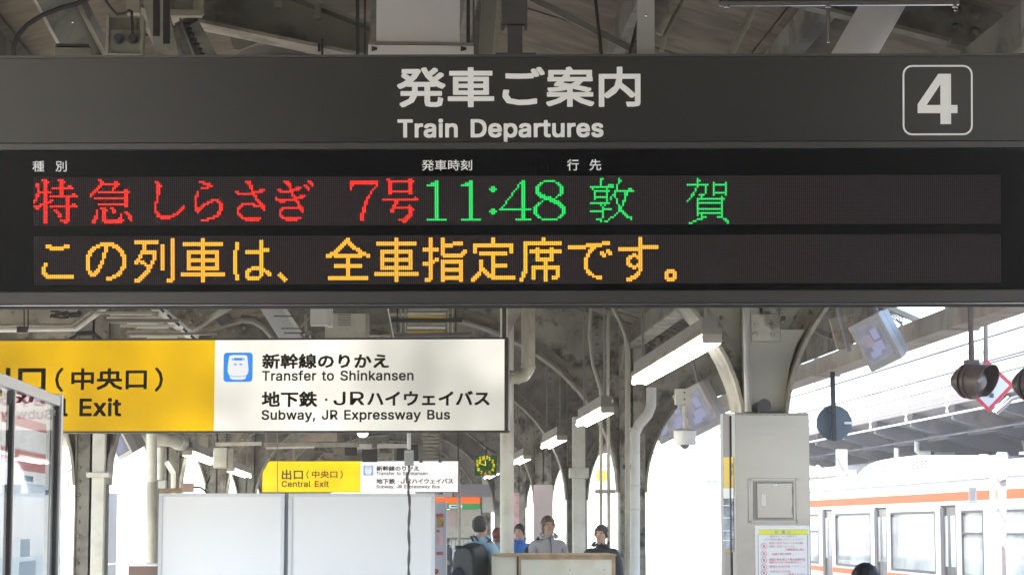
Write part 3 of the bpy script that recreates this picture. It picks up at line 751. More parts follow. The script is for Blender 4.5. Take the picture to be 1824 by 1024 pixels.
struct('ground', MB().box(-400, 400, -120, 900, -1.6, -1.25), asphalt_m)
plat = struct('platform', MB().box(-4.7, 4.7, -60, 140, -1.25, 0.0), concrete)
for sx in (-1, 1):
    struct('platform_edge', MB().box(min(sx * 4.3, sx * 4.72), max(sx * 4.3, sx * 4.72), -14, 140, 0.004, 0.03), pale_grey, plat)
    struct('tactile_strip', MB().box(min(sx * 3.75, sx * 4.05), max(sx * 3.75, sx * 4.05), -14, 140, 0.0, 0.012), tile_yel, plat)
opp = struct('opposite_platform', MB().box(14.9, 24.5, -14, 200, -1.25, 0.0), concrete)
bed = struct('track_bed', MB().box(4.75, 14.85, -60, 400, -1.24, -1.12), asphalt_m)
for cx in (6.6, 13.05):
    for dx in (-0.53, 0.53):
        struct('rail', MB().box(cx + dx - 0.035, cx + dx + 0.035, -60, 400, -1.12, -0.98), rail_m, bed)
bed2 = struct('left_track_bed', MB().box(-14.85, -4.75, -60, 400, -1.24, -1.12), asphalt_m)
for cx in (-6.6, -11.0):
    for dx in (-0.53, 0.53):
        struct('rail', MB().box(cx + dx - 0.035, cx + dx + 0.035, -60, 400, -1.12, -0.98), rail_m, bed2)


# ------------------------------------------------------------------ the canopy roof
def zt(x):
    return 4.95 - 0.30 * abs(x)


roof = bpy.data.objects.new('canopy_roof', None)
roof['kind'] = 'structure'
col.objects.link(roof)
RX = 4.68
for s in (-1, 1):
    mb = MB()
    mb.add([(0, -18, zt(0) + 0.30), (s * RX, -18, zt(RX) + 0.30), (s * RX, 118, zt(RX) + 0.30), (0, 118, zt(0) + 0.30),
            (0, -18, zt(0) + 0.36), (s * RX, -18, zt(RX) + 0.36), (s * RX, 118, zt(RX) + 0.36), (0, 118, zt(0) + 0.36)],
           [(0, 1, 2, 3), (7, 6, 5, 4), (0, 4, 5, 1), (1, 5, 6, 2), (2, 6, 7, 3), (3, 7, 4, 0)])
    struct('roof_sheet', mb, deck, roof)
pan = None
yy = -18.0
k = 0
while yy < 117:
    for s in (-1, 1):
        mb = MB()
        dz = 0.272 + (k % 3) * 0.004
        for (xa, xb) in ((0.02, 2.26), (2.28, 4.53)):
            mb.add([(s * xa, yy, zt(xa) + dz), (s * xb, yy, zt(xb) + dz), (s * xb, yy + 1.18, zt(xb) + dz), (s * xa, yy + 1.18, zt(xa) + dz),
                    (s * xa, yy, zt(xa) + 0.297), (s * xb, yy, zt(xb) + 0.297), (s * xb, yy + 1.18, zt(xb) + 0.297), (s * xa, yy + 1.18, zt(xa) + 0.297)],
                   [(0, 1, 2, 3), (7, 6, 5, 4), (0, 4, 5, 1), (1, 5, 6, 2), (2, 6, 7, 3), (3, 7, 4, 0)])
        if yy < 40:
            struct('roof_panel', mb, deck, roof)
        else:
            if pan is None:
                pan = MB()
            n = len(pan.v)
            pan.v += mb.v
            pan.f += [tuple(i + n for i in q) for q in mb.f]
    yy += 1.2
    k += 1
pn = struct('roof_panel', pan, deck, roof)
pn['kind'] = 'stuff'
for s in (-1, 1):
    for x in (0.5, 1.45, 2.35, 3.9):
        struct('purlin', MB().obox((s * x, 57, zt(x) + 0.17), (0.04, 0, 0), (0, 59.5, 0), (0, 0, 0.095)), steel_dark if x < 3 else steel, roof)

# columns: measured distances of the right and the left row
RIGHT_Y = [9.6, 17.9, 27.5, 35.6, 43.4, 51.5, 60, 69, 79, 90, 102]
LEFT_Y = [22.8, 30.6, 39.3, 47.4, 56, 65, 75, 86, 98]
COLX = 2.97
ordinal = ['first', 'second', 'third', 'fourth', 'fifth', 'sixth', 'seventh', 'eighth', 'ninth', 'tenth', 'eleventh']


def ell(x0, a, b, z0, x1, n=12):
    """quarter ellipse from (x0, z0) rising towards x1"""
    sg = 1 if x1 > x0 else -1
    pts = []
    for k in range(n + 1):
        t = (abs(x1 - x0)) * (k / n) ** 1.8
        w = max(0.0, 1 - ((a - t) / a) ** 2) if t < a else 1.0
        pts.append((x0 + sg * t, z0 + b * math.sqrt(w)))
    return pts


def curved_plate(pts, y0, y1, th):
    """solid band following pts (x,z), from y0 to y1, th thick downwards"""
    lo = []
    for i, (x, z) in enumerate(pts):
        a = pts[max(0, i - 1)]
        b = pts[min(len(pts) - 1, i + 1)]
        t = Vector((b[0] - a[0], 0, b[1] - a[1])).normalized()
        nrm = Vector((t.z, 0, -t.x))
        if nrm.z > 0 and abs(nrm.x) < 0.999:
            nrm = -nrm
        lo.append((x + nrm.x * th, z + nrm.z * th))
    return MB().strip([(x, y0, z) for x, z in pts], [(x, y1, z) for x, z in pts],
                      [(x, y0, z) for x, z in lo], [(x, y1, z) for x, z in lo])


def arch_half(root, s, Y, zs, near, m_web, m_fl, fw=0.16):
    """half of a riveted plate arch: s = side of the column it springs from"""
    xi = s * (COLX - 0.15)
    inner = ell(xi, 2.75, 4.20 - zs, zs, 0.0, 16 if near else 10)
    poly = inner + [(0.0, zt(0)), (xi, zt(xi))]
    MB().prism(poly, lambda x, z: (x, Y - 0.012, z), lambda x, z: (x, Y + 0.012, z)).build('web_plate', m_web, root)
    curved_plate(inner, Y - fw, Y + fw, 0.028).build('arch_flange', m_fl, root)
    xo = s * (COLX + 0.15)
    xe = s * 4.35
    outer = [p for p in ell(xo, 1.8, 1.7, zs, xe, 14) if p[1] < zt(p[0]) - 0.02]
    last = outer[-1]
    poly = outer + [(last[0], zt(last[0])), (xo, zt(xo))]
    MB().prism(poly, lambda x, z: (x, Y - 0.012, z), lambda x, z: (x, Y + 0.012, z)).build('bracket_plate', m_web, root)
    curved_plate(outer, Y - fw, Y + fw, 0.028).build('arch_flange', m_fl, root)
    if near:
        rv = MB()
        ang = MB()
        for path, up in ((inner, 0.066), (outer, 0.066)):
            L = 0
            for i in range(len(path) - 1):
                a, b = Vector((path[i][0], 0, path[i][1])), Vector((path[i + 1][0], 0, path[i + 1][1]))
                seg = (b - a).length
                t = b - a
                t.normalize()
                nrm = Vector((-t.z, 0, t.x))
                if nrm.z < 0:
                    nrm = -nrm
                while L < seg:
                    q = a + t * L + nrm * up
                    rv.dome((q.x, Y - 0.0555, q.z), (0, -1, 0), 0.025, n=7)
                    L += 0.125
                L -= seg
        # angle iron along the lower edge of the web
        for path in (inner, outer):
            up = []
            for i, (x, z) in enumerate(path):
                q0, q1 = path[max(0, i - 1)], path[min(len(path) - 1, i + 1)]
                t = Vector((q1[0] - q0[0], 0, q1[1] - q0[1])).normalized()
                nn = Vector((-t.z, 0, t.x))
                if nn.z < 0:
                    nn = -nn
                up.append((x + nn.x * 0.125, z + nn.z * 0.125))
            MB().strip([(x, Y - 0.055, z) for x, z in path], [(x, Y - 0.013, z) for x, z in path],
                       [(x, Y - 0.055, z) for x, z in up], [(x, Y - 0.013, z) for x, z in up]).build('edge_angle', angle_m, root)
        xs = 0.3
        while xs < 4.2:
            rv.dome((s * xs, Y - 0.014, zt(xs) - 0.09), (0, -1, 0), 0.022, n=7)
            xs += 0.14
        for xr in (COLX - 0.3, COLX - 0.42, COLX + 0.3, COLX + 0.2):
            for q in range(9):
                zz = 3.15 + q * 0.11
                if zz < zt(xr) - 0.1 and abs(xr - COLX) > 0.12:
                    rv.dome((s * xr, Y - 0.014, zz), (0, -1, 0), 0.022, n=7)
        r = rv.build('rivets', m_fl, root)
        r['kind'] = 'stuff'
    # top chord
    a = Vector((0, Y, zt(0)))
    b = Vector((s * 4.5, Y, zt(4.5)))
    MB().beam(a, b, 0.20, 0.03).build('top_flange', m_fl, root)


def column(s, Y, zs, near, label, grp, m):
    x = s * COLX
    c = thing('steel_column', label, 'column', (x, Y, 0), grp)
    top = zt(COLX) + 0.0
    MB().box(x - 0.012, x + 0.012, Y - 0.12, Y + 0.12, 0.0, top).build('web_plate', m, c)
    for dx in (-1, 1):
        xa = x + dx * 0.14
        MB().box(min(xa, xa + dx * 0.014), max(xa, xa + dx * 0.014), Y - 0.14, Y + 0.14, 0.0, top).build('flange_plate', m, c)
    MB().box(x - 0.139, x + 0.139, Y - 0.12, Y - 0.105, 0.0, top).build('face_plate', m, c)
    MB().box(x - 0.24, x + 0.24, Y - 0.24, Y + 0.24, 0.0, 0.03).build('base_plate', m, c)
    if near:
        rv = MB()
        z = 0.15
        while z < top - 0.1:
            for dx in (-0.112, 0.112):
                rv.dome((x + dx, Y - 0.121, z), (0, -1, 0), 0.022, n=7)
            z += 0.135
        r = rv.build('rivets', m, c)
        r['kind'] = 'stuff'
    return c


for i, Y in enumerate(RIGHT_Y):
    near = Y < 45
    where = ('of the right row, %s beyond the departure board' % ordinal[i]) if i else 'just beyond the right end of the departure board'
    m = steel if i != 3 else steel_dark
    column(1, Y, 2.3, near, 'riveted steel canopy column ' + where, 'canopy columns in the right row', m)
    if i == 0:
        continue
    a = thing('roof_arch', 'riveted plate arch on the column ' + where, 'roof arch', (COLX, Y, 2.3), 'riveted roof arches')
    arch_half(a, 1, Y, 2.33 if i == 1 else 2.0, near, steel if i % 3 != 0 else rust, angle_m, 0.28 if i == 1 else 0.16)
for i, Y in enumerate(LEFT_Y):
    near = Y < 45
    where = 'of the left row, %s one in view' % ordinal[i]
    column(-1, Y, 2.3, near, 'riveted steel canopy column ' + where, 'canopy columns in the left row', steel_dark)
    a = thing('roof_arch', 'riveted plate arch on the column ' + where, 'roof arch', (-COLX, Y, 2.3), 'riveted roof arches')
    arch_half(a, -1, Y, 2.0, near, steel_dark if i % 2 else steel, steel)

# longitudinal girders over the column rows
for s, nm in ((1, 'right'), (-1, 'left')):
    g = thing('row_girder', 'long steel girder running over the %s row of canopy columns' % nm, 'girder', (s * COLX, -2, 3.9))
    MB().box(s * COLX - 0.02, s * COLX + 0.02, -2.5, 117, 3.78, 4.04).build('web_plate', steel_dark, g)
    MB().box(s * COLX - 0.09, s * COLX + 0.09, -2.5, 117, 3.755, 3.779).build('lower_flange', steel, g)
# eave gutters in box sections, hung from small brackets
for s, nm in ((1, 'right'), (-1, 'left')):
    g = thing('eave_gutter', 'boxed cream gutter beam hanging along the %s edge of the canopy' % nm, 'gutter', (s * 4.9, 0, 3.27))
    y = -2.0
    while y < 116:
        MB().box(s * 4.92 - 0.13, s * 4.92 + 0.13, y + 0.006, y + 2.99, 3.28 + 0.004 * (int(y) % 2), 3.46).build('gutter_section', gutter_m, g)
        MB().box(s * 4.92 - 0.145, s * 4.92 + 0.145, y - 0.03, y + 0.03, 3.265, 3.475).build('joint_band', gutter_m, g)
        MB().beam((s * 4.5, y + 1.5, 3.66), (s * 4.95, y + 1.5, 3.46), 0.06, 0.05).build('bracket', steel, g)
        y += 3.0

for s, nm, y0_ in ((1, 'right', 21.0), (-1, 'left', 8.0)):
    g = thing('eave_board', 'dark grimy eave board closing the gap above the %s gutter' % nm, 'board', (s * 4.8, 40, 3.5))
    y = y0_
    while y < 114:
        MB().box(s * 4.70 - 0.02, s * 4.70 + 0.02, y + 0.01, y + 2.99, 3.44, 3.86).build('board', steel_dark, g)
        y += 3.0

# brown box added behind the viewer so that the departure board reflects dark
w = thing('reflection_blocker', 'added brown box behind the viewer, unseen, darkening the reflections in the departure board', 'reflection blocker', (0, -8.5, 0))
MB().box(-4.45, 4.35, -12.0, -8.0, 0.0, 3.7).build('walls', mat('blocker_brown', (0.085, 0.07, 0.055), 0.6, var=0.15, scale=1.5), w)
for x in (-3.4, -1.7, 1.1, 2.8):
    MB().box(x - 0.6, x + 0.6, -7.995, -7.96, 1.0, 2.2).build('window', bldg_win, w)
MB().box(-0.9, 0.3, -7.995, -7.95, 0.0, 2.15).build('door', grey_paint, w)
MB().box(-4.6, 4.5, -12.1, -7.9, 3.701, 3.78).build('roof', grey_paint, w)

# ------------------------------------------------------------------ fluorescent lamps
def lamp(x, z, y0, n, label, glow, L=1.5, grp='fluorescent lamps under the canopy'):
    c = thing('fluorescent_lamp', label, 'lamp', (x, y0, z), grp)
    y1 = y0 + n * L
    MB().box(x - 0.070, x + 0.070, y0 - 0.03, y1 + 0.03, z + 0.050, z + 0.090).build('housing', angle_m, c)
    MB().box(x - 0.055, x + 0.055, y0 + 0.1, y1 - 0.1, z + 0.0905, z + 0.17).build('mounting_channel', grey_paint, c)
    for dx in (-0.05, 0.05):
        for k in range(n):
            MB().tube([(x + dx, y0 + k * L + 0.05, z), (x + dx, y0 + (k + 1) * L - 0.05, z)], 0.021, 10).build('tube', glow, c)
    for k in range(n + 1):
        yy = y0 + k * L
        MB().box(x - 0.066, x + 0.066, yy - 0.018, yy + 0.018, z - 0.012, z + 0.0495).build('socket', gutter_m, c)
    for yy in (y0 + 0.3, y1 - 0.3):
        MB().beam((x, yy, z + 0.17), (x, yy, zt(x) + 0.08), 0.03, 0.02, up=(1, 0, 0)).build('hanger', grey_paint, c)
    return c


lamp(2.2, 2.85, 15.2, 3, 'long twin tube lamp glowing beside the first riveted column, nearest of the lit lamps', tube_m)
lamp(2.2, 2.74, 22.6, 2, 'twin tube lamp glowing behind the pair of thin conduits', tube_m)
lamp(2.2, 2.69, 28.6, 2, 'short looking twin tube lamp glowing under the second arch right of the near sign', tube_far)
lamp(2.2, 2.66, 35.8, 2, 'small distant twin tube lamp glowing right of the clock', tube_far)
lamp(2.2, 2.66, 46.0, 3, 'far away twin tube lamp near the end of the right row', tube_far)
lamp(-2.62, 2.52, 29.5, 3, 'twin tube lamp glowing left of the far sign, over the left white panel', tube_far)
lamp(-2.62, 2.50, 37.6, 3, 'twin tube lamp glowing just left of the far yellow sign', tube_far)
lamp(3.1, 2.79, 0.0, 3, 'added twin tube lamp behind the viewer on the right, unseen, mirrored in the departure board', tube_m)  # unseen lamp, added for its reflection in the board's right end
lamp(-2.62, 2.95, -0.5, 3, 'added twin tube lamp behind the viewer on the left, unseen, mirrored in the departure board', tube_m)  # likewise added out of view, for the smear on the board's left end
c = thing('round_lamp', 'small round bright lamp hanging under the near white sign', 'lamp', P(646, 772, 36))
pr = P(646, 772, 36)
MB().ball(pr, 0.085, 0.085, 0.06, 14, 8).build('glowing_bowl', bulb_m, c)
MB().tube([pr + Vector((0, 0, 0.06)), pr + Vector((0, 0, 1.2))], 0.012, 6).build('rod', grey_paint, c)
MB().ball(pr + Vector((0, 0, 0.07)), 0.10, 0.10, 0.03, 14, 6).build('reflector', pale_grey, c)


# ------------------------------------------------------------------ the departure board
D = 7.7
S = D / F
roll = math.radians(0.14)
BU = RIGHT * math.cos(roll) + UP * math.sin(roll)
BV = UP * math.cos(roll) - RIGHT * math.sin(roll)
BP = Plane(CAM + FWD * D, BU, BV)


def bslab(x0, y0, x1, y1, d0, d1, mb=None):
    mb = mb or MB()
    u0, u1, v1, v0 = (x0 - 912) * S, (x1 - 912) * S, (512 - y0) * S, (512 - y1) * S
    return mb.obox(BP.at((u0 + u1) / 2, (v0 + v1) / 2, (d0 + d1) / 2), BP.U * (u1 - u0) / 2, BP.V * (v1 - v0) / 2, BP.N * (d1 - d0) / 2)


board = thing('departure_board', 'long dark train departure board with platform number 4 and red, green and amber LED lines', 'departure board', BP.at(0, 0, -0.2))
XL, XR = -70, 1925
bslab(XL, 99, XR, 543, -0.34, -0.020).build('case', anod, board, bevel=0.004)
bslab(XL + 4, 102.5, XR - 4, 252.5, -0.020, 0.0).build('header_panel', anod, board)
bslab(XL + 2, 97.5, XR - 2, 102, -0.020, 0.006).build('top_lip', anod_trim, board)
bslab(XL + 2, 253.2, XR - 2, 266.2, -0.020, 0.010).build('middle_ledge', anod_trim, board, bevel=0.003)
dg = bslab(XL + 6, 266.8, XR - 6, 517.2, -0.020, -0.004).build('display_glass', board_glass, board)
bslab(XL + 2, 517.8, XR - 2, 540.5, -0.020, 0.012).build('lower_rail', anod_trim, board, bevel=0.002)
bslab(XL, 541, XR, 543.4, -0.30, 0.018).build('polished_edge', chrome, board, bevel=0.0015)
bslab(XL, 543.8, XR, 547.2, -0.30, 0.006).build('drip_rail', black_metal, board)
bslab(XL, 547.5, XR, 549.0, -0.30, 0.010).build('bottom_edge', anod_trim, board)

CJ = dict(bold=0.024)
lettering('発車ご案内', BP, (707, 120, 1141, 191), white_ink, board, d=0.0015, **CJ)
lettering('Train Departures', BP, (708, 212, 1075, 253), white_ink, board, d=0.0015, latin=True, bold=0.034)
four = [(1672, 134), (1694.5, 134), (1694.5, 189.5), (1706, 189.5), (1706, 204), (1694.5, 204), (1694.5, 223.5), (1675.5, 223.5), (1675.5, 204), (1635, 204), (1635, 188)]
hole = [(1675.5, 153), (1675.5, 189.5), (1651, 189.5)]
cu = bpy.data.curves.new('tmp', 'CURVE')
cu.dimensions = '2D'
cu.fill_mode = 'BOTH'
for lp in (four, hole):
    sp = cu.splines.new('POLY')
    sp.points.add(len(lp) - 1)
    for i, (a, b) in enumerate(lp):
        sp.points[i].co = ((a - 912) * S, (512 - b) * S, 0, 1)
    sp.use_cyclic_u = True
vs, fs = curve_tris(cu)
me = bpy.data.meshes.new('platform_number')
me.from_pydata([tuple(BP.at(a, b, 0.003)) for a, b in vs], [], fs)
link_mesh('platform_number', me, white_ink, board)
ri = [BP.at((x - 912) * S, (512 - y) * S, 0.003) for x, y in rounded(1611.5, 121.5, 1730, 240, 14)]
ro = [BP.at((x - 912) * S, (512 - y) * S, 0.003) for x, y in rounded(1608.3, 118.3, 1733.2, 243.2, 17)]
n = len(ri)
me = bpy.data.meshes.new('number_border')
me.from_pydata([tuple(v) for v in ro + ri], [], [(k, (k + 1) % n, n + (k + 1) % n, n + k) for k in range(n)])
link_mesh('number_border', me, white_ink, board)
for t, bx in (('種', (58, 287, 79, 306)), ('別', (99, 287, 119, 306)), ('発車時刻', (751, 285, 841, 304)),
              ('行', (1010, 284, 1031, 304)), ('先', (1050, 284, 1071, 304))):
    lettering(t, BP, bx, white_ink, board, bold=0.012, d=0.0006)

PT = 3.59
for rowname, ytop, chars in (('upper', 314.0, ROW1), ('lower', 419.2, ROW2)):
    mod = bslab(60.1, ytop - 0.6, 60.1 + 480 * PT, ytop + 24 * PT + 0.6, -0.004, 0.0012).build('display_row', led_base, board,
                label='%s row of LED modules' % rowname)
    lit = set()

    def dot(mb, c, r, rad, d, n):
        u, v = (60.1 + (c + 0.5) * PT - 912) * S, (512 - ytop - (r + 0.5) * PT) * S
        vs = [BP.at(u, v, d + 0.0006)] + [BP.at(u + rad * math.cos(2 * math.pi * (k + .5) / n), v + rad * math.sin(2 * math.pi * (k + .5) / n), d) for k in range(n)]
        mb.add(vs, [(0, k + 1, (k + 1) % n + 1) for k in range(n)])

    for cname, base, spec in chars:
        mb = MB()
        for c, r in dots_of(spec):
            lit.add((base + c, r))
            dot(mb, base + c, r, PT * S * 0.53, 0.0022, 8)
        mb.build('led_character', {'red': led_red, 'green': led_green, 'amber': led_amber}[cname], mod)
    mb = MB()
    for c in range(480):
        for r in range(24):
            if (c, r) not in lit:
                dot(mb, c, r, PT * S * 0.36, 0.0016, 4)
    me = bpy.data.meshes.new('unlit_dots')
    me.from_pydata(mb.v, [], mb.f)
    link_mesh('unlit_dots', me, led_off, mod, kind='stuff')

# hangers above the board
hg = MB()
bslab(905, -60, 932, 98, -0.20, -0.14).build('hanger_post', black_metal, board)
bslab(893, -60, 941, 37, -0.23, -0.12).build('hanger_clamp', black_metal, board, bevel=0.004)
bslab(893, 37.5, 899, 47, -0.21, -0.13).build('clamp_ear', black_metal, board)
bslab(935, 37.5, 941, 47, -0.21, -0.13).build('clamp_ear', black_metal, board)
bslab(884, 90, 956, 97.4, -0.24, -0.08).build('hanger_foot', black_metal, board)
bslab(1141, -60, 1172, 98, -0.20, -0.15).build('hanger_post', grey_paint, board, label='grey hanger post')
MB().dome(BP.at((1156 - 912) * S, (512 - 20) * S, -0.15), BP.N, 0.007, n=8).build('bolt', chrome, board)
for x in (1161, 1233):
    pass

# ------------------------------------------------------------------ the hanging direction signs
def dir_sign(pl, k, x0, y0, label, mats, posts, grp):
    """k: scale of this sign against the near one, (x0, y0): photo position of the near sign's (383, 603)"""
    ym, wm, bm, im = mats
    X = lambda x: x0 + (x - 383) * k
    Yc = lambda y: y0 + (y - 605) * k
    sgn = thing('direction_sign', label, 'sign', pl.o, grp)

    def bx(a, b, c, d, d0, d1):
        u0, v1 = pl.uv(X(383), Yc(b))[0] + (a - 383) * k * pl.s, pl.v0 - (b - 605) * k * pl.s
        u1, v0 = pl.uv(X(383), Yc(b))[0] + (c - 383) * k * pl.s, pl.v0 - (d - 605) * k * pl.s
        return MB().obox(pl.at((u0 + u1) / 2, (v0 + v1) / 2, (d0 + d1) / 2), pl.U * (u1 - u0) / 2, pl.V * (v1 - v0) / 2, pl.N * (d1 - d0) / 2)
    pl.s = Vector(pl.o - CAM).dot(FWD) / F / 1.0
    pl.v0 = pl.uv(X(383), Yc(605))[1]
    bx(-140, 603.5, 906, 769.5, -0.22, -0.012).build('case', black_metal, sgn)
    for (a, b, c, d, nm) in ((-140, 602.5, 906, 605.3, 'top_rail'), (-140, 767.3, 906, 770, 'bottom_rail'), (-140, 605.6, -136, 767, 'side_rail'), (899.5, 605.6, 906, 767, 'side_rail')):
        bx(a, b, c, d, -0.011, 0.006).build(nm, black_metal, sgn)
    bx(-135.5, 605.8, 382.8, 766.8, -0.011, 0.0).build('yellow_panel', ym, sgn)
    bx(383.2, 605.8, 899, 766.8, -0.011, 0.0).build('white_panel', wm, sgn)

    class Q:
        def __init__(s):
            s.at = pl.at

        def uv(s, x, y):
            return pl.uv(X(383), Yc(605))[0] + (x - 383) * k * pl.s, pl.v0 - (y - 605) * k * pl.s
    q = Q()
    lt = lambda t, b, **kw: lettering(t, q, b, kw.pop('m', ink), sgn, d=0.0012, **kw)
    lt('出口', (-34, 649, 80, 702), m=black_ink, bold=0.03)
    lt('（', (97, 654, 112, 697), m=black_ink, bold=0.02)
    lt('中央口', (126, 655, 262, 694), m=black_ink, bold=0.028)
    lt('）', (276, 654, 291, 697), m=black_ink, bold=0.02)
    lt('Central Exit', (-34, 708, 217, 741), m=black_ink, latin=True, bold=0.035)
    lt('新幹線のりかえ', (468, 630, 694, 657), bold=0.035)
    lt('Transfer to Shinkansen', (468, 660, 738, 678.5), latin=True, bold=0.028)
    lt('地下鉄', (468, 697, 567, 725), bold=0.035)
    bx(579.5, 710, 583.5, 714, 0.0, 0.0015).build('dot_mark', ink, sgn)
    lt('JR', (596, 698, 651, 722), latin=True, bold=0.02)
    lt('ハイウェイバス', (656, 697, 873, 723), bold=0.035)
    lt('Subway, JR Expressway Bus', (468, 730, 803, 752), latin=True, bold=0.026)
    # train pictogram
    def shape(pts, m, d, nm):
        vs = [pl.at(*q.uv(x, y), d) for x, y in pts]
        me = bpy.data.meshes.new(nm)
        me.from_pydata([tuple(v) for v in vs], [], [tuple(range(len(vs)))])
        return link_mesh(nm, me, m, sgn)
    shape(rounded(399, 628, 451, 680, 6), bm, 0.0010, 'pictogram_square')
    body = [(409, 634), (414, 632.5), (437, 632.5), (441, 634), (443, 650), (444, 660), (441, 668), (434, 670), (416, 670), (409, 668), (406, 660), (407, 650)]
    shape(body, im, 0.0018, 'pictogram_train')
    skirt = [(409.5, 669.5), (416, 671), (434, 671), (440.5, 669.5), (438, 674.5), (433, 676), (417, 676), (412, 674.5)]
    shape(skirt, im, 0.0018, 'pictogram_skirt')
    shape([(417, 637.5), (433, 637.5), (433, 642), (417, 642)], bm, 0.0026, 'pictogram_window')
    shape([(414, 638.5), (415.6, 637.5), (415.6, 642), (413.6, 642)], bm, 0.0026, 'pictogram_window')
    shape([(434.4, 637.5), (436, 638.5), (436.4, 642), (434.4, 642)], bm, 0.0026, 'pictogram_window')
    shape([(417, 648), (423, 648), (422, 650.5), (418, 650)], bm, 0.0026, 'pictogram_lamp')
    shape([(427, 648), (433, 648), (432, 650), (428, 650.5)], bm, 0.0026, 'pictogram_lamp')
    for a in posts:
        bx(a - 3.5, 300, a + 3.5, 603, -0.12, -0.09).build('hanger_rod', black_metal, sgn)
    return sgn


nearP = facing(383, 605, 18.0, -5.6)
dir_sign(nearP, 1.0, 383, 605, 'large backlit yellow exit and white transfer sign, nearer of the two, below the departure board', (yel_sign, wht_sign, blue_ink, icon_white), (902, -60), 'hanging direction signs')
farP = facing(642, 820.5, 53.3, -5.6)
dir_sign(farP, 1.0 / 2.96, 642, 820.8, 'small looking backlit yellow exit and white transfer sign in the distance above the white panels', (yel_sign2, wht_sign2, blue_ink2, icon_white), (-103, 900), 'hanging direction signs')


# ------------------------------------------------------------------ the columns' casings and boxes
# stainless cover round the foot of the first riveted column
Yc = 17.9 - 0.34
cv = thing('column_cover', 'tall stainless steel cover box round the foot of the nearest visible column, with access door', 'column cover', (COLX, Yc + 0.3, 0))
x0 = P(1309, 735, Yc).x
x1 = P(1441, 735, Yc).x
xl = P(1287, 735, Yc + 0.02).x
ztop = P(1309, 735, Yc).z
MB().prism([(x0, Yc), (x1, Yc), (x1, Yc + 0.72), (P(1289, 735, Yc + 0.72).x, Yc + 0.72), (xl, Yc + 0.16)], lambda x, y: (x, y, 0.0), lambda x, y: (x, y, ztop)).build('body', stainless, cv, bevel=0.004)
CP = Plane((x0, Yc, 1.2), (1, 0, 0), (0, 0, 1))
CP.slab(MB(), 1311, 737, 1438, 739.4, 0.001, 0.006).build('top_seam', stainless_edge, cv)
fr = MB()
for r in ((1332, 851, 1337, 931), (1417, 851, 1422, 931), (1337.3, 851, 1416.7, 856), (1337.3, 926, 1416.7, 931)):
    CP.slab(fr, *r, 0.001, 0.010)
fr.build('door_frame', stainless, cv, bevel=0.002)
CP.slab(MB(), 1341, 857, 1414, 925, 0.001, 0.0045).build('door_recess', stainless_edge, cv)
dr = CP.slab(MB(), 1348, 860, 1411.5, 922, 0.005, 0.013).build('access_door', stainless, cv, bevel=0.002)
CP.slab(MB(), 1355.5, 880, 1363, 902, 0.0135, 0.022).build('lock_plate', pale_grey, dr, bevel=0.001)
CP.slab(MB(), 1374, 861.5, 1384, 864.5, 0.0135, 0.015).build('door_label', white_poster, dr)
for yy in (868, 902):
    CP.slab(MB(), 1410, yy, 1413.5, yy + 12, 0.0135, 0.021).build('hinge', stainless_edge, dr)
for (a, b) in ((1335, 854), (1420, 854), (1335, 928), (1420, 928)):
    MB().dome(CP.P(a, b, 0.010), CP.N, 0.006, n=8).build('screw', chrome, cv)
# notice
nt_ = thing('notice_poster', 'white paper notice with yellow heading and red prohibition signs on the stainless cover', 'notice', CP.P(1396, 990, 0.0))
CP.slab(MB(), 1345, 935.5, 1444, 1100, 0.0005, 0.003).build('sheet', paper, nt_)
CP.slab(MB(), 1351, 943, 1439, 951, 0.0032, 0.0040).build('heading_band', yel_band, nt_)
bd = MB()
for r in ((1350.5, 942.4, 1439.5, 943.0), (1350.5, 951, 1439.5, 951.6), (1350.5, 951.6, 1351.1, 1095), (1438.9, 951.6, 1439.5, 1095)):
    CP.slab(bd, *r, 0.0032, 0.0042)
bd.build('border_line', grey_ink, nt_)
for t, a in (('お', 1380), ('願', 1392.5), ('い', 1403)):
    lettering(t, CP, (a, 944.2, a + 5.4, 949.8), grey_ink, nt_, d=0.0045, bold=0.01)
lettering('駅構内のホーム上での撮影等では', CP, (1371, 952.6, 1420, 956.4), grey_ink, nt_, d=0.0036)
lettering('以下の事項は', CP, (1362, 958, 1384, 962), grey_ink, nt_, d=0.0036)
lettering('禁止', CP, (1385, 958, 1393, 962), red_ink, nt_, d=0.0036, bold=0.02)
lettering('とさせていただきます', CP, (1394, 958, 1430, 962), grey_ink, nt_, d=0.0036)
for t, bx in (('黄色い点字ブロックより外側', (1370, 964.5, 1429, 968.5)), ('黄色い点字ブロックに', (1370, 970.5, 1416, 974.5)), ('三脚等使用は禁止', (1398, 976, 1433, 980)),
              ('自撮り棒の使用', (1375, 984, 1409, 988)), ('線路に物を落とす等の危険行為', (1370, 993.5, 1434, 998)), ('撮影のための停車要求など', (1370, 999, 1428, 1002.5)),
              ('迷惑となる行為', (1370, 1006, 1407, 1010)), ('フラッシュ', (1411, 1006.5, 1434, 1009.5)), ('大声などの行為', (1371, 1015, 1408, 1019)), ('ご遠慮ください', (1400, 1020, 1434, 1024))):
    lettering(t, CP, bx, red_ink, nt_, d=0.0036, bold=0.012)
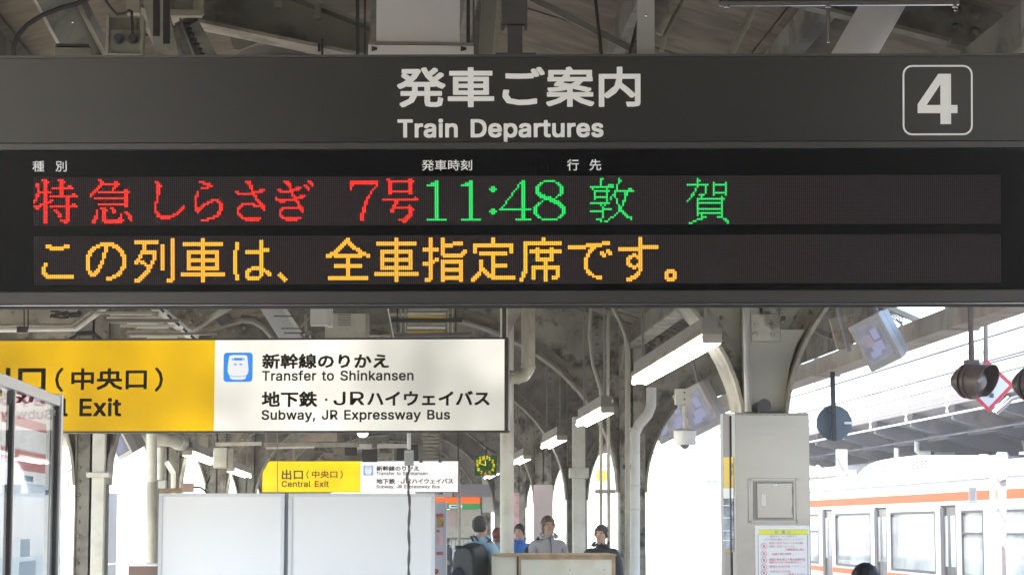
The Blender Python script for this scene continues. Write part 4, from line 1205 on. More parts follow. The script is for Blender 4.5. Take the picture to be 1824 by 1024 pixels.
for cy_ in (972, 985.5, 997, 1009, 1019.5):
    cx_ = 1360.5
    c0 = CP.P(cx_, cy_, 0.0036)
    rg = MB()
    R1, R2 = 0.0250, 0.0205
    n = 20
    vs = [c0 + CP.U * R1 * math.cos(2 * math.pi * k / n) + CP.V * R1 * math.sin(2 * math.pi * k / n) for k in range(n)] + \
         [c0 + CP.U * R2 * math.cos(2 * math.pi * k / n) + CP.V * R2 * math.sin(2 * math.pi * k / n) for k in range(n)]
    rg.add(vs, [(k, (k + 1) % n, n + (k + 1) % n, n + k) for k in range(n)])
    rg.obox(c0 + CP.N * 0.0004, (CP.U - CP.V).normalized() * 0.0205, (CP.U + CP.V).normalized() * 0.0022, CP.N * 0.0003)
    rg.build('prohibition_ring', red_ink, nt_)
    MB().obox(c0 + CP.N * 0.0012, CP.U * 0.007, CP.V * 0.010, CP.N * 0.0002).build('pictogram', grey_ink, nt_)
# side face of the cover: yellow plate, blue poster, white stripes painted as reflections
SPn = Plane((xl, Yc + 0.16, 1.2), (x0 - xl, -0.16, 0), (0, 0, 1))
sp_ = thing('side_poster', 'narrow yellow and blue vertical poster on the slanting left side of the stainless cover', 'poster', SPn.P(1298, 880))
SPn.slab(MB(), 1287.6, 736.5, 1308.6, 1700, -0.001, 0.0003).build('side_skin', stainless_edge, cv)
SPn.slab(MB(), 1289.5, 814, 1301, 868, 0.0005, 0.004).build('yellow_plate', yel_plate, sp_)
SPn.slab(MB(), 1303, 814, 1307.5, 868, 0.0005, 0.004).build('yellow_plate', yel_plate, sp_)
SPn.slab(MB(), 1289.5, 869, 1307.5, 887, 0.0005, 0.004).build('white_band', white_poster, sp_)
SPn.slab(MB(), 1289.5, 887.5, 1307.5, 977, 0.0005, 0.004).build('blue_print', blue_poster, sp_)
SPn.slab(MB(), 1289.5, 977.5, 1307.5, 983, 0.0005, 0.004).build('tan_band', wood, sp_)
SPn.slab(MB(), 1301.4, 740, 1302.4, 1024, 0.0045, 0.008).build('seam', black_metal, sp_)
for b in (899, 921, 944, 961):
    SPn.slab(MB(), 1289.5, b, 1301, b + 1.6, 0.0045, 0.006).build('reflection_stripe', white_poster, sp_)
lettering('駅', SPn, (1303.4, 825, 1307, 834), black_ink, sp_, d=0.0048)
lettering('長', SPn, (1303.4, 837, 1307, 846), black_ink, sp_, d=0.0048)

# square plate and pale casing high on the first column
u = thing('riveted_splice_plate', 'stepped riveted splice plate high on the front of the nearest visible column', 'steel plate', P(1362, 580, 17.7))
Fp = Plane((COLX, 17.74, 3.2), (1, 0, 0), (0, 0, 1))
Fp.slab(MB(), 1338, 560, 1389, 608, 0.001, 0.016).build('plate', steel, u)
rv = MB()
for a in (1345, 1375):
    for b in (580, 595):
        rv.dome(Fp.P(a, b, 0.0165), Fp.N, 0.022, n=8)
for b in (554, 573):
    rv.dome(Fp.P(1394, b, 0.004), Fp.N, 0.022, n=8)
rv.build('rivets', steel, u)['kind'] = 'stuff'
plp = [Fp.uv(a, b) for a, b in ((1336, 734), (1336, 609), (1390, 609), (1390, 587), (1434, 587), (1419, 612), (1408, 645), (1400, 690), (1395, 734))]
MB().prism(plp, lambda a, b: Fp.at(a, b, 0.001), lambda a, b: Fp.at(a, b, 0.012)).build('smooth_plate', mat('smooth_steel_paint', (0.27, 0.26, 0.215), 0.5, var=0.08, scale=2), u)
t = thing('drain_conduit', 'dark grey conduit running down the nearest visible column', 'conduit', P(1328, 640, 17.6))
MB().tube([P(1329, 520, 17.5), P(1330, 600, 17.5), P(1333, 733, 17.5)], 0.028, 12).build('pipe', grey_paint, t, smooth=True)
t = thing('floodlight', 'small dark round floodlight sitting on top of the stainless cover', 'lamp', P(1357, 735, 17.5))
MB().tube([P(1343, 727, 17.75), P(1362, 722, 17.5)], [0.03, 0.055], 12).build('head', black_metal, t, smooth=True)
MB().beam(P(1352, 735, 17.5), P(1352, 725, 17.5), 0.02, 0.02).build('stand', black_metal, t)


def casing(px0, px1, pytop, Y, zc0, zc1, label):
    """square cream casing round a column, with a collar"""
    a, b = P(px0, 935, Y).x, P(px1, 935, Y).x
    w = b - a
    c = thing('column_casing', label, 'column casing', ((a + b) / 2, Y + w / 2, 0), 'pale square column casings')
    MB().box(a, b, Y, Y + w, 0, P(px0, zc1, Y).z).build('lower_case', cream, c, bevel=0.003)
    MB().box(a - 0.05, b + 0.05, Y - 0.05, Y + w + 0.05, P(px0, zc1, Y).z + 0.001, P(px0, zc0, Y).z - 0.001).build('collar', cream, c, bevel=0.004)
    MB().box(a, b, Y, Y + w, P(px0, zc0, Y).z, P(px0, pytop, Y).z).build('upper_case', cream, c, bevel=0.003)
    return c


casing(162, 184, 700, 22.35, 841, 850, 'pale square casing with a collar on the leftmost column')
casing(1021, 1043, 742, 35.1, 833, 851, 'pale square casing with a collar right of the grey cylindrical pole')

# ------------------------------------------------------------------ poles and pipes
t = thing('cream_pole', 'smooth round cream pole standing behind the low board at the centre right', 'pole', P(903, 1100, 26))
MB().tube([P(903, 540, 26.2), P(903, 1000, 26.2), P(903, 1165, 26.2)], 0.080, 20).build('shaft', cream, t, smooth=True)
MB().tube([P(903, 755, 26.2), P(903, 757, 26.2)], 0.086, 20).build('joint_ring', cream, t, smooth=True)
t = thing('drain_pipe', 'fat cream drain pipe with an elbow turning left beside the near sign', 'pipe', P(941, 560, 24))
pts = [P(941, 480, 24), P(941, 640, 24), P(940, 658, 24), P(933, 668, 24), P(922, 671, 24), P(905, 672, 24), P(890, 676, 24.5)]
MB().tube(pts, 0.074, 16).build('pipe', conduit, t, smooth=True)
MB().tube([P(941, 651, 24), P(941, 655.5, 24)], 0.082, 16).build('elbow_ring', conduit, t, smooth=True)
MB().tube([P(925, 671, 24), P(922.5, 671, 24)], 0.082, 16).build('elbow_ring', conduit, t, smooth=True)
t = thing('rain_pipe', 'white rain pipe with a crooked elbow running down the second visible column', 'pipe', P(1130, 900, 27.2))
pts = [P(1160, 690, 27), P(1160, 722, 27), P(1154, 738, 27), P(1138, 756, 27), P(1131, 772, 27), P(1130.5, 1175, 27)]
MB().tube(pts, 0.062, 16).build('pipe', white_paint, t, smooth=True)
for py in (762, 863, 905):
    MB().tube([P(1130.5, py, 27), P(1130.5, py + 3, 27)], 0.070, 16).build('clamp_ring', cream, t, smooth=True)
MB().beam(P(1110, 831, 27), P(1128, 831, 27), 0.05, 0.055, up=(0, 0, 1)).build('clamp_arm', black_metal, t)
t = thing('thin_conduits', 'pair of thin conduits tied by two crossbars, left of the second column', 'conduit', P(1077, 800, 26))
MB().tube([P(1052, 545, 26), P(1050, 600, 26), P(1056, 650, 26), P(1070, 695, 26), P(1070.5, 935, 26), P(1071, 1180, 26)], 0.020, 8).build('pipe', conduit, t, smooth=True)
MB().tube([P(1086, 556, 26), P(1083, 572, 26), P(1083, 700, 26), P(1084.5, 935, 26), P(1085, 1180, 26)], 0.020, 8).build('pipe', conduit, t, smooth=True)
MB().beam(P(1060, 715.5, 25.97), P(1092, 715.5, 25.97), 0.05, 0.055).build('crossbar', cream, t)
MB().beam(P(1060, 875, 25.97), P(1096, 875, 25.97), 0.05, 0.045).build('crossbar', grey_paint, t)
t = thing('tall_conduit', 'thicker pale conduit curving up beside the rivets of the second visible column', 'conduit', P(1117, 700, 26.6))
MB().tube([P(1088, 540, 26.6), P(1104, 570, 26.6), P(1114, 595, 26.6), P(1118, 625, 26.6), P(1118, 1000, 26.8), P(1118, 1180, 26.8)], 0.030, 10).build('pipe', conduit, t, smooth=True)
t = thing('branch_conduit', 'thin conduit arching from the roof down to the bundle beside the second column', 'conduit', P(1100, 580, 26.8))
MB().tube([P(1128, 590, 26.8), P(1112, 615, 26.8), P(1106, 660, 26.8)], 0.014, 8).build('pipe', conduit, t, smooth=True)
# left: fat horizontal pipe and vertical pipes
t = thing('horizontal_pipe', 'fat cream horizontal pipe with an elbow below the near yellow sign', 'pipe', P(220, 787, 29))
MB().tube([P(60, 783, 29), P(295, 783, 29), P(312, 785, 29.1), P(322, 790, 29.3), P(332, 792, 30)], 0.082, 16).build('pipe', cream, t, smooth=True)
MB().tube([P(316, 787, 29.15), P(319, 788, 29.2)], 0.098, 16).build('elbow_ring', cream, t, smooth=True)
t = thing('green_white_pipe', 'upright pipe with a pale upper half and grey lower half, right of the leftmost column', 'pipe', P(271, 900, 28))
MB().tube([P(270.5, 768, 28.0), P(270.5, 857, 28.0)], 0.066, 16).build('upper_pipe', cream, t, smooth=True)
MB().tube([P(271, 857.5, 28.0), P(271, 1003, 28.0), P(271, 1155, 28.0)], 0.068, 16).build('lower_pipe', conduit, t, smooth=True)
t = thing('small_drain', 'slim cream drain pipe ending in a box beside the pale upright pipe', 'pipe', P(287, 830, 28.6))
MB().tube([P(286.5, 796, 28.6), P(286.5, 854, 28.6)], 0.045, 12).build('pipe', cream, t, smooth=True)
MB().box(P(281, 900, 28.5).x, P(294, 900, 28.5).x, 28.5, 28.7, P(287, 869, 28.5).z, P(287, 855, 28.5).z).build('box', cream, t, bevel=0.004)
t = thing('cranked_pipe', 'pale cranked pipe crossing the dark column above the left white panel', 'pipe', P(310, 820, 30))
MB().tube([P(296, 822, 30), P(309, 843, 30), P(309, 868, 30), P(309, 1000, 30)], 0.035, 10).build('pipe', cream, t, smooth=True)

# pillar standing at the far left outside (grey post with dark side) and small wooden trays on the panels
t = thing('wooden_tray', 'small wooden tray lying on top of the left white panel', 'tray', P(305, 877, 23.1))
MB().box(P(284, 877, 23.05).x, P(328, 877, 23.05).x, 23.02, 23.06, P(300, 877, 23.05).z, P(300, 871, 23.05).z).build('plank', wood, t)
MB().box(P(292, 877, 23.05).x, P(326, 877, 23.05).x, 23.065, 23.10, P(300, 873, 23.05).z, P(300, 869, 23.05).z).build('plank', wood, t)
t = thing('carton', 'small pinkish carton beside the wooden tray on the left white panel', 'box', P(334, 875, 23.05))
MB().box(P(325, 877, 23.05).x, P(345, 877, 23.05).x, 23.0, 23.08, P(334, 876, 23.05).z, P(334, 860, 23.05).z).build('box', mat('pink_card', (0.5, 0.33, 0.27), 0.7, var=0.2), t, bevel=0.003)
t = thing('black_hose', 'dark hose looping up behind the left white panel', 'hose', P(360, 870, 23.3))
MB().tube([P(345, 867, 23.3), P(358, 868, 23.3), P(366, 874, 23.3), P(371, 885, 23.3)], 0.010, 8).build('hose', dark_cable, t, smooth=True)
MB().tube([P(366, 872, 23.3), P(369, 860, 23.3), P(374, 849, 23.3)], 0.008, 8).build('hose', dark_cable, t, smooth=True)

# ------------------------------------------------------------------ white panels
def white_panel(px0, px1, label):
    Yp = 23.0
    a, b = P(px0, 878, Yp).x, P(px1, 878, Yp).x
    zt_ = P(px0, 878, Yp).z
    c = thing('white_partition', label, 'partition', ((a + b) / 2, Yp, 0), 'glossy white partitions')
    MB().box(a + 0.04, b - 0.04, Yp + 0.012, Yp + 0.06, 0.10, zt_ - 0.035).build('panel', panel_white, c)
    for nm, q in (('frame_rail', (a, b, Yp, Yp + 0.07, zt_ - 0.035, zt_)), ('frame_rail', (a, b, Yp, Yp + 0.07, 0.06, 0.10)),
                  ('frame_post', (a, a + 0.04, Yp, Yp + 0.07, 0.101, zt_ - 0.036)), ('frame_post', (b - 0.04, b, Yp, Yp + 0.07, 0.101, zt_ - 0.036))):
        MB().box(*q).build(nm, panel_frame, c, bevel=0.003)
    for xx in (a + 0.1, b - 0.1):
        MB().box(xx - 0.03, xx + 0.03, Yp - 0.25, Yp + 0.3, 0.0, 0.05).build('foot', panel_frame, c)


white_panel(283, 507, 'glossy white partition panel on the left, below the far yellow sign')
white_panel(514, 775, 'glossy white partition panel on the right, crossed by a hanging dark cable')
t = thing('gap_post', 'slim blue grey post in the gap between the two white partitions', 'post', P(510.5, 950, 23.05))
MB().box(P(508, 900, 23.02).x, P(513, 900, 23.02).x, 23.02, 23.07, 0, P(510, 884, 23).z).build('post', gap_blue, t)
# poster strip at the right side of the panels
t = thing('poster_stand', 'tall narrow lavender grey stand with small food posters beside the right white partition', 'poster stand', P(785, 960, 23.6))
Yp = 23.6
SPt = Plane((P(777, 900, Yp).x, Yp, 1.5), (1, 0, 0), (0, 0, 1))
lav = mat('lavender_grey_board', (0.52, 0.53, 0.60), 0.5, var=0.03)
SPt.slab(MB(), 770, 894, 794, 1150, -0.05, 0.0).build('board', lav, t)
SPt.slab(MB(), 794.2, 893, 796, 1150, -0.06, 0.01).build('edge_strip', white_paint, t)
pr1 = mat('red_brown_print', (0.42, 0.10, 0.09), 0.4, var=0.6, scale=14)
pr2 = mat('food_print', (0.45, 0.30, 0.10), 0.4, var=0.7, scale=16)
pr3 = mat('pink_print', (0.72, 0.45, 0.47), 0.4, var=0.3, scale=8)
for m_, r in ((pr1, (777, 914, 790, 921)), (pr2, (778, 921.5, 790, 939)), (pr1, (778, 943, 783, 947.5)), (pr3, (779, 950, 789, 969)), (pr1, (777.5, 982, 789, 988))):
    SPt.slab(MB(), *r, 0.0005, 0.004).build('small_poster', m_, t)
MB().tube([SPt.P(776.5, 1017, 0.0), SPt.P(776.5, 1017, 0.006)], 0.030, 16).build('round_sticker', pr1, t)

# hanging cable with junction box
t = thing('hanging_cable_box', 'grey junction box on a white conduit, dark twisted cable dropping before the white partition', 'junction box', P(729, 815, 21))
MB().tube([P(728.5, 700, 21), P(728.5, 800, 21)], 0.019, 10).build('conduit', white_paint, t, smooth=True)
jb = mat('grey_green_box', (0.40, 0.43, 0.41), 0.5)
bx_ = facing(729, 815, 21)
bx_.slab(MB(), 720.5, 801, 737, 829, -0.09, 0.0).build('box', jb, t, bevel=0.006)
bx_.slab(MB(), 722, 803, 735.5, 806, 0.001, 0.003).build('lid_edge', pale_grey, t)
for ph in (0.0, 2.1):
    pts = []
    for k in range(60):
        y = 829 + k * 5
        pts.append(P(728 + 1.4 * math.sin(k * 0.45 + ph) - (3.0 if 2 < k < 6 else 0) + (2.2 if k > 10 else 0) * (1 - 0.8 * abs(math.sin(k * 0.05))), y, 21 + 0.008 * math.cos(k * 0.9 + ph)))
    MB().tube(pts, 0.0085, 6).build('cable', green_cable, t, smooth=True)

# low cream wall
t = thing('low_wall', 'low cream boarded wall with worn wooden edging, people standing behind it', 'wall', P(988, 1020, 24))
Yw = 24.0
LW = facing(988, 1005, Yw)
zt_ = P(988, 986, Yw).z
xa, xb, xm = P(878, 990, Yw).x, P(1096, 990, Yw).x, P(922.5, 990, Yw).x
MB().box(xa, xb, Yw + 0.01, Yw + 0.9, 0, zt_ - 0.025).build('core', wall_cream, t)
MB().box(xa + 0.02, xm - 0.012, Yw - 0.012, Yw + 0.009, 0, zt_ - 0.06).build('board', wall_cream, t)
MB().box(xm + 0.035, xb - 0.04, Yw - 0.012, Yw + 0.009, 0, zt_ - 0.06).build('board', wall_cream, t)
MB().box(xa - 0.01, xb + 0.01, Yw - 0.03, Yw + 0.94, zt_ - 0.024, zt_).build('top_board', wood, t, bevel=0.004)
MB().box(xm - 0.011, xm + 0.006, Yw - 0.025, Yw + 0.009, 0, zt_ - 0.025).build('edging', black_metal, t)
MB().box(xm + 0.007, xm + 0.034, Yw - 0.020, Yw + 0.009, 0, zt_ - 0.025).build('edging', wood, t)
MB().box(xb - 0.039, xb - 0.001, Yw - 0.020, Yw + 0.009, 0, zt_ - 0.025).build('edging', wood, t)
MB().box(xm + 0.035, xb - 0.04, Yw - 0.018, Yw + 0.009, zt_ - 0.059, zt_ - 0.025).build('edging', wood, t)
for a in (1015, 1076):
    MB().dome(LW.P(a, 1014, 0.013), LW.N, 0.006, n=8).build('screw', black_metal, t)
# small shelf box left of the panels
t = thing('brown_cabinet', 'low brown cabinet with a white top at the left end of the partitions', 'cabinet', P(254, 1015, 26))
MB().box(P(229, 1006, 26).x, P(279, 1006, 26).x, 26, 26.5, 0, P(229, 1008, 26).z).build('carcass', mat('brown_laminate', (0.16, 0.10, 0.075), 0.5, var=0.15), t)
MB().box(P(228, 1006, 26).x, P(280, 1006, 26).x, 25.97, 26.52, P(229, 1007.8, 26).z, P(229, 1004, 26).z).build('top', white_paint, t, bevel=0.003)

# ------------------------------------------------------------------ glass booth at the left edge
gb = thing('glass_booth', 'glass walled booth with metal frame at the left edge, painted red and blue reflections behind the pane', 'booth', (-1.9, 11.5, 0))
xg = -1.84
ye = 12.58
tp = 2.31
GP = Plane((xg, 11.5, 1.5), (0, 1, 0), (0, 0, 1))
alu = mat('aluminium_frame', (0.75, 0.75, 0.77), 0.3, metal=0.7)
MB().box(xg - 0.03, xg + 0.02, 6.0, ye, tp - 0.055, tp).build('top_rail', alu, gb, bevel=0.003)
MB().box(xg - 0.03, xg + 0.028, ye + 0.001, ye + 0.05, 0, tp + 0.015).build('corner_post', alu, gb, bevel=0.004)
MB().box(xg - 0.02, xg + 0.012, ye - 0.03, ye - 0.001, 0, tp - 0.056).build('glazing_bead', black_metal, gb)
MB().box(xg - 0.02, xg + 0.012, 11.045, 11.075, 0, tp - 0.056).build('mullion', black_metal, gb)
MB().box(xg - 0.022, xg + 0.016, 11.076, 11.10, 0, tp - 0.056).build('mullion_cap', alu, gb)
MB().box(xg - 0.03, xg + 0.02, 6.0, ye, 0.0, 0.08).build('sill', alu, gb)
MB().box(xg - 0.004, xg + 0.002, 11.101, ye - 0.031, 0.081, tp - 0.056).build('glass_pane', clear, gb)
MB().box(xg - 0.004, xg + 0.002, 6.0, 11.019, 0.081, tp - 0.056).build('glass_pane', clear, gb)
MB().box(xg - 1.6, xg - 0.035, ye - 0.01, ye + 0.04, 0.0, tp).build('end_wall', white_paint, gb)
MB().box(xg - 1.6, xg - 0.04, 6.0, 6.04, 0.0, tp).build('front_wall', white_paint, gb)
pst = thing('reflection_panel', 'glowing banded panel added inside the glass booth to imitate reflections in its pane', 'reflection panel', (xg - 0.12, 11.8, 0))  # added: glowing bands imitate what the booth glass reflects
xq = xg - 0.045
QP = Plane((xq, 11.5, 1.5), (0, 1, 0), (0, 0, 1))
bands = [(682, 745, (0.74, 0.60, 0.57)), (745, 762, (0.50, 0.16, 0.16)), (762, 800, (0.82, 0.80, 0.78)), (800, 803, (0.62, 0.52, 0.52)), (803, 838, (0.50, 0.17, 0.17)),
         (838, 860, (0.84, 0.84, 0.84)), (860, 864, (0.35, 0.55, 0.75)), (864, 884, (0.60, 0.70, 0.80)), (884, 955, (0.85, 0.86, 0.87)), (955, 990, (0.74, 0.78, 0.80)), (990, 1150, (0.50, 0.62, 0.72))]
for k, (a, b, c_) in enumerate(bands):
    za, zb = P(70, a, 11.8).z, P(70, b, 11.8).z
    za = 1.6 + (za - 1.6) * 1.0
    MB().box(xq - 0.01, xq + 0.0005 * (k % 2), 11.12, ye - 0.08, zb, za).build('reflection_band', emit('reflection_band_%d' % k, c_, 1.05, base=tuple(x * 0.3 for x in c_), uneven=0.12, scale=3), pst)
wp = mat('reflection_blue', (0.25, 0.45, 0.68), 0.4)
wr = mat('print_red', (0.45, 0.08, 0.08), 0.4)
for (a, b, c_, d_, m_) in ((36, 960, 52, 990, wp), (34, 1000, 62, 1024, wp), (42, 846, 58, 858, wp), (80, 872, 92, 882, wp)):
    pa, pb = QP.P(a, b), QP.P(c_, d_)
    MB().box(xq + 0.001, xq + 0.003, min(pa.y, pb.y), max(pa.y, pb.y), min(pa.z, pb.z), max(pa.z, pb.z)).build('reflection_detail', m_, pst)
# red strokes and the grey letter printed on the glass, read from behind
GQ = Plane((xg + 0.003, 11.5, 1.5), (0, 1, 0), (0, 0, 1))
GQr = Plane((xg + 0.003, 11.5, 1.5), (0, 1, 0), (0, 0, 1))
for (a, b, c_, d_, w) in ((30, 700, 44, 704, 3), (44, 704, 32, 717, 3), (31, 706, 48, 718, 3), (58, 703, 54, 716, 3), (70, 707, 77, 718, 3), (82, 708, 90, 712, 3)):
    MB().beam(GQ.P(a, b, 0.001), GQ.P(c_, d_, 0.001), 0.002, 0.022, up=(1, 0, 0)).build('red_stroke', wr, gb)
so, sf = latin_outline('s')
xs_ = [v[0] for v in so]
ys_ = [v[1] for v in so]
ua, vb = GQ.uv(89, 727)
ub, va = GQ.uv(99, 740)
me = bpy.data.meshes.new('glass_letter')
me.from_pydata([tuple(GQ.at(ub - (v[0] - min(xs_)) / (max(xs_) - min(xs_)) * (ub - ua), va + (v[1] - min(ys_)) / (max(ys_) - min(ys_)) * (vb - va), 0.002)) for v in so], [], sf)
link_mesh('glass_letter', me, grey_ink, gb)
MB().box(xq - 0.012, xq - 0.002, 6.2, 11.0, 0.1, 1.75).build('red_reflection', emit('pink_red_glow', (0.80, 0.50, 0.48), 0.7, base=(0.2, 0.1, 0.1), uneven=0.4, scale=2), pst)  # two glowing boards carry the imitated reflections on past the mullion
MB().box(xq - 0.012, xq - 0.002, 6.2, 11.0, 1.751, 2.2).build('grey_reflection', emit('grey_glow', (0.45, 0.45, 0.47), 0.6, base=(0.2, 0.2, 0.2), uneven=0.3, scale=2), pst)

# ------------------------------------------------------------------ things in the strip above the departure board
def bar(name, label, cat, p, q, w, h, m, up=(0, 0, 1), part='bar', grp=None):
    t = thing(name, label, cat, p, grp)
    MB().beam(p, q, w, h, up).build(part, m, t)
    return t


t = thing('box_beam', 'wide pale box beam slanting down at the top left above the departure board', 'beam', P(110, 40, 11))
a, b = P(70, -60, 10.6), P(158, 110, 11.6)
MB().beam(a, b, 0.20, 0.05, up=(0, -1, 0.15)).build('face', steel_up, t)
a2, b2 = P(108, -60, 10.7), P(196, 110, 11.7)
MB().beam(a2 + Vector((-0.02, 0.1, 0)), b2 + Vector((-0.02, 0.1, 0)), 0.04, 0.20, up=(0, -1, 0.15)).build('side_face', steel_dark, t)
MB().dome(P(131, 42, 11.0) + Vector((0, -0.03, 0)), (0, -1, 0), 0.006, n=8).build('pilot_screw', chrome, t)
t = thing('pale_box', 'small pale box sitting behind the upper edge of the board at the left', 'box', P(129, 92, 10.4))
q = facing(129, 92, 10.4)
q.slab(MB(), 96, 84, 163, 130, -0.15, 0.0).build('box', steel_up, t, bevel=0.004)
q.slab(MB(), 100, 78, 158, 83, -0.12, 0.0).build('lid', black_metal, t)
t = thing('thick_cable', 'thick dark cable arching down behind the left end of the board', 'cable', P(60, 40, 10))
MB().tube([P(24, 112, 10), P(24, 85, 10), P(31, 65, 10), P(48, 45, 10), P(75, 28, 10), P(105, 16, 10), P(135, 8, 10), P(160, -4, 10)], 0.011, 10).build('cable', dark_cable, t, smooth=True)
t = thing('socket_box', 'cream electrical box with two dark cable sockets above the board, left side', 'electrical box', P(221, 60, 10))
q = facing(221, 62, 10.0)
q.slab(MB(), 190, 27, 252, 108, -0.14, -0.05).build('back', steel_up, t)
for r in ((189, 27, 192.5, 108), (249.5, 27, 253, 108)):
    q.slab(MB(), *r, -0.05, 0.0).build('cheek', cream_up, t)
q.slab(MB(), 192.7, 51, 249.3, 95, -0.049, -0.012).build('socket_plate', mat('olive_grey_plate', (0.16, 0.155, 0.12), 0.5, var=0.1), t, bevel=0.004)
q.slab(MB(), 192, 96, 250, 99, -0.05, 0.01).build('lower_lip', cream_up, t)
dkb = mat('dark_blue_plug', (0.025, 0.03, 0.055), 0.4)
for a, m_ in ((211, dkb), (237, black_metal)):
    pp = q.P(a, 70, -0.012)
    MB().tube([pp, pp + q.N * 0.05], [0.021, 0.017], 16).build('plug', m_, t, smooth=True)
    MB().tube([pp, pp + q.N * 0.004], 0.026, 16).build('plug_ring', steel_up, t, smooth=True)
MB().tube([q.P(237, 66, 0.03), q.P(237, 45, 0.035), q.P(236, 24, 0.03), q.P(230, 21, 0.02), q.P(222, 24, 0.0), q.P(208, 26, 0.0), q.P(196, 14, 0.0), q.P(184, -4, 0.0)], 0.007, 8).build('cable', dark_cable, t, smooth=True)
for a in (197, 247):
    MB().dome(q.P(a, 94, 0.011), q.N, 0.006, n=6).build('screw', steel_up, t)
bar('slanting_beam', 'pale flat beam slanting down right of the socket box', 'beam', P(262, -60, 10.6), P(302, 112, 11.2), 0.11, 0.05, steel_up, up=(0, -1, 0))
bar('cream_post', 'short cream post above the socket box', 'post', P(238, -60, 10.3), P(238, 26, 10.3), 0.06, 0.06, cream_up)
t = thing('dark_posts', 'pair of dark upright bars left of the large girder above the board', 'bar', P(290, 20, 10.4))
MB().beam(P(279, -60, 10.4), P(279, 66, 10.4), 0.03, 0.03).build('bar', black_metal, t)
MB().beam(P(297, -60, 10.4), P(297, 80, 10.4), 0.034, 0.03).build('bar', black_metal, t)
t = thing('frame_bracket', 'pale square bracket frame at the upper left above the board', 'bracket', P(335, 20, 10.8))
MB().beam(P(354, -60, 10.8), P(354, 27, 10.8), 0.035, 0.05).build('upright', cream_up, t)
MB().beam(P(304, 25, 10.8), P(360, 25, 10.8), 0.05, 0.03).build('rung', cream_up, t)
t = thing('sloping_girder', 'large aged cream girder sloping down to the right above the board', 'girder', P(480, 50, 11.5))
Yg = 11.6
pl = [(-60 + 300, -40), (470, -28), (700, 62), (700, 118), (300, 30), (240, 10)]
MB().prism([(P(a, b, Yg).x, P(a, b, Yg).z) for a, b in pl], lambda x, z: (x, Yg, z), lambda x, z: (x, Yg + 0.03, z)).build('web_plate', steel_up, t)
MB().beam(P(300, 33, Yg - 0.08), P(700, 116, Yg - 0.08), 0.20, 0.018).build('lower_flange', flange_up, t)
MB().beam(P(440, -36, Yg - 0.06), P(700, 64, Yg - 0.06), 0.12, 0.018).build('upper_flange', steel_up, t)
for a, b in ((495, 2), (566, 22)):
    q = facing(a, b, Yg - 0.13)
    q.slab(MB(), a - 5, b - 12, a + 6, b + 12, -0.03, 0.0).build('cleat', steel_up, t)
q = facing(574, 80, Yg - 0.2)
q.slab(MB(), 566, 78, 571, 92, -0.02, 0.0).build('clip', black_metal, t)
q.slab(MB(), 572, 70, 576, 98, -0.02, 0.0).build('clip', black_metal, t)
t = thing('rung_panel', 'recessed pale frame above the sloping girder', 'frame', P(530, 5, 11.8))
MB().beam(P(500, -10, 11.9), P(565, 12, 11.9), 0.05, 0.09).build('frame', flange_up, t)
t = thing('coil_channel', 'pale slanting channel with a row of dark clips at the upper left above the board', 'channel', P(355, 70, 11.2))
MB().beam(P(328, 38, 11.2), P(366, 118, 11.4), 0.10, 0.04, up=(0, -1, 0)).build('channel', steel_dark, t)
MB().beam(P(322, 38, 11.15), P(352, 118, 11.35), 0.012, 0.05, up=(0, -1, 0)).build('lip', cream_up, t)
MB().beam(P(342, 38, 11.15), P(384, 118, 11.35), 0.06, 0.05, up=(0, -1, 0)).build('lip', steel_up, t)
for k in range(7):
    pp = P(333 + k * 4.6, 44 + k * 9, 11.13)
    MB().tube([pp + Vector((-0.012, 0, 0)), pp + Vector((0.012, 0, 0))], 0.010, 8).build('clip', black_metal, t)
t = thing('dark_drum', 'large dark ribbed drum behind the sloping girder, above the board', 'drum', P(480, 100, 12.6))
pc = P(485, 190, 12.6)
MB().tube([pc, pc + Vector((0, 0.8, 0))], [0.36, 0.36], 40).build('drum', grey_paint, t, smooth=True)
MB().tube([pc + Vector((0.05, -0.05, -0.02)), pc + Vector((0.05, 0.0, -0.02))], [0.31, 0.31], 40).build('drum_lip', steel_dark, t, smooth=True)
t = thing('gusset', 'small pale triangular gusset under the sloping girder', 'gusset', P(430, 70, 11.9))
MB().prism([(P(a, b, 11.9).x, P(a, b, 11.9).z) for a, b in ((405, 50), (475, 70), (424, 90), (416, 88))], lambda x, z: (x, 11.9, z), lambda x, z: (x, 11.93, z)).build('plate', steel_up, t)
t = thing('speaker_panel', 'large plain cream panel box on a tray above the middle of the board', 'panel', P(746, 40, 9.6))
q = facing(746, 40, 9.6)
q.slab(MB(), 671, -60, 819, 76, -0.30, 0.0).build('panel', pale_grey, t, bevel=0.003)
q.slab(MB(), 660, -60, 669.5, 76, -0.16, -0.01).build('side_rail', steel_dark, t)
q.slab(MB(), 656, 84, 843, 105, -0.25, 0.05).build('tray_front', pale_grey, t, bevel=0.003)
q.slab(MB(), 656, 77.5, 843, 83.5, -0.28, 0.03).build('tray_top', grey_paint, t)
for a in (666, 824):
    MB().tube([q.P(a - 4, 92, 0.055), q.P(a + 6, 92, 0.055)], [0.012, 0.005], 8).build('wing_bolt', black_metal, t)
for a in (637, 650, 834, 843.5):
    bar('hanger_bar', {637: 'dark hanger bar left of the plain cream panel', 650: 'thin brown hanger bar touching the left of the cream panel',
                       834: 'dark hanger bar at the right of the plain cream panel', 843.5: 'thin reddish hanger bar right of the cream panel tray'}[a], 'bar',
        P(a, -60, 9.7), P(a, 110, 9.7), 0.016 if a in (637, 834) else 0.009, 0.02, black_metal if a != 843.5 else brown_signal, up=(0, 1, 0), grp='dark hanger bars above the board')
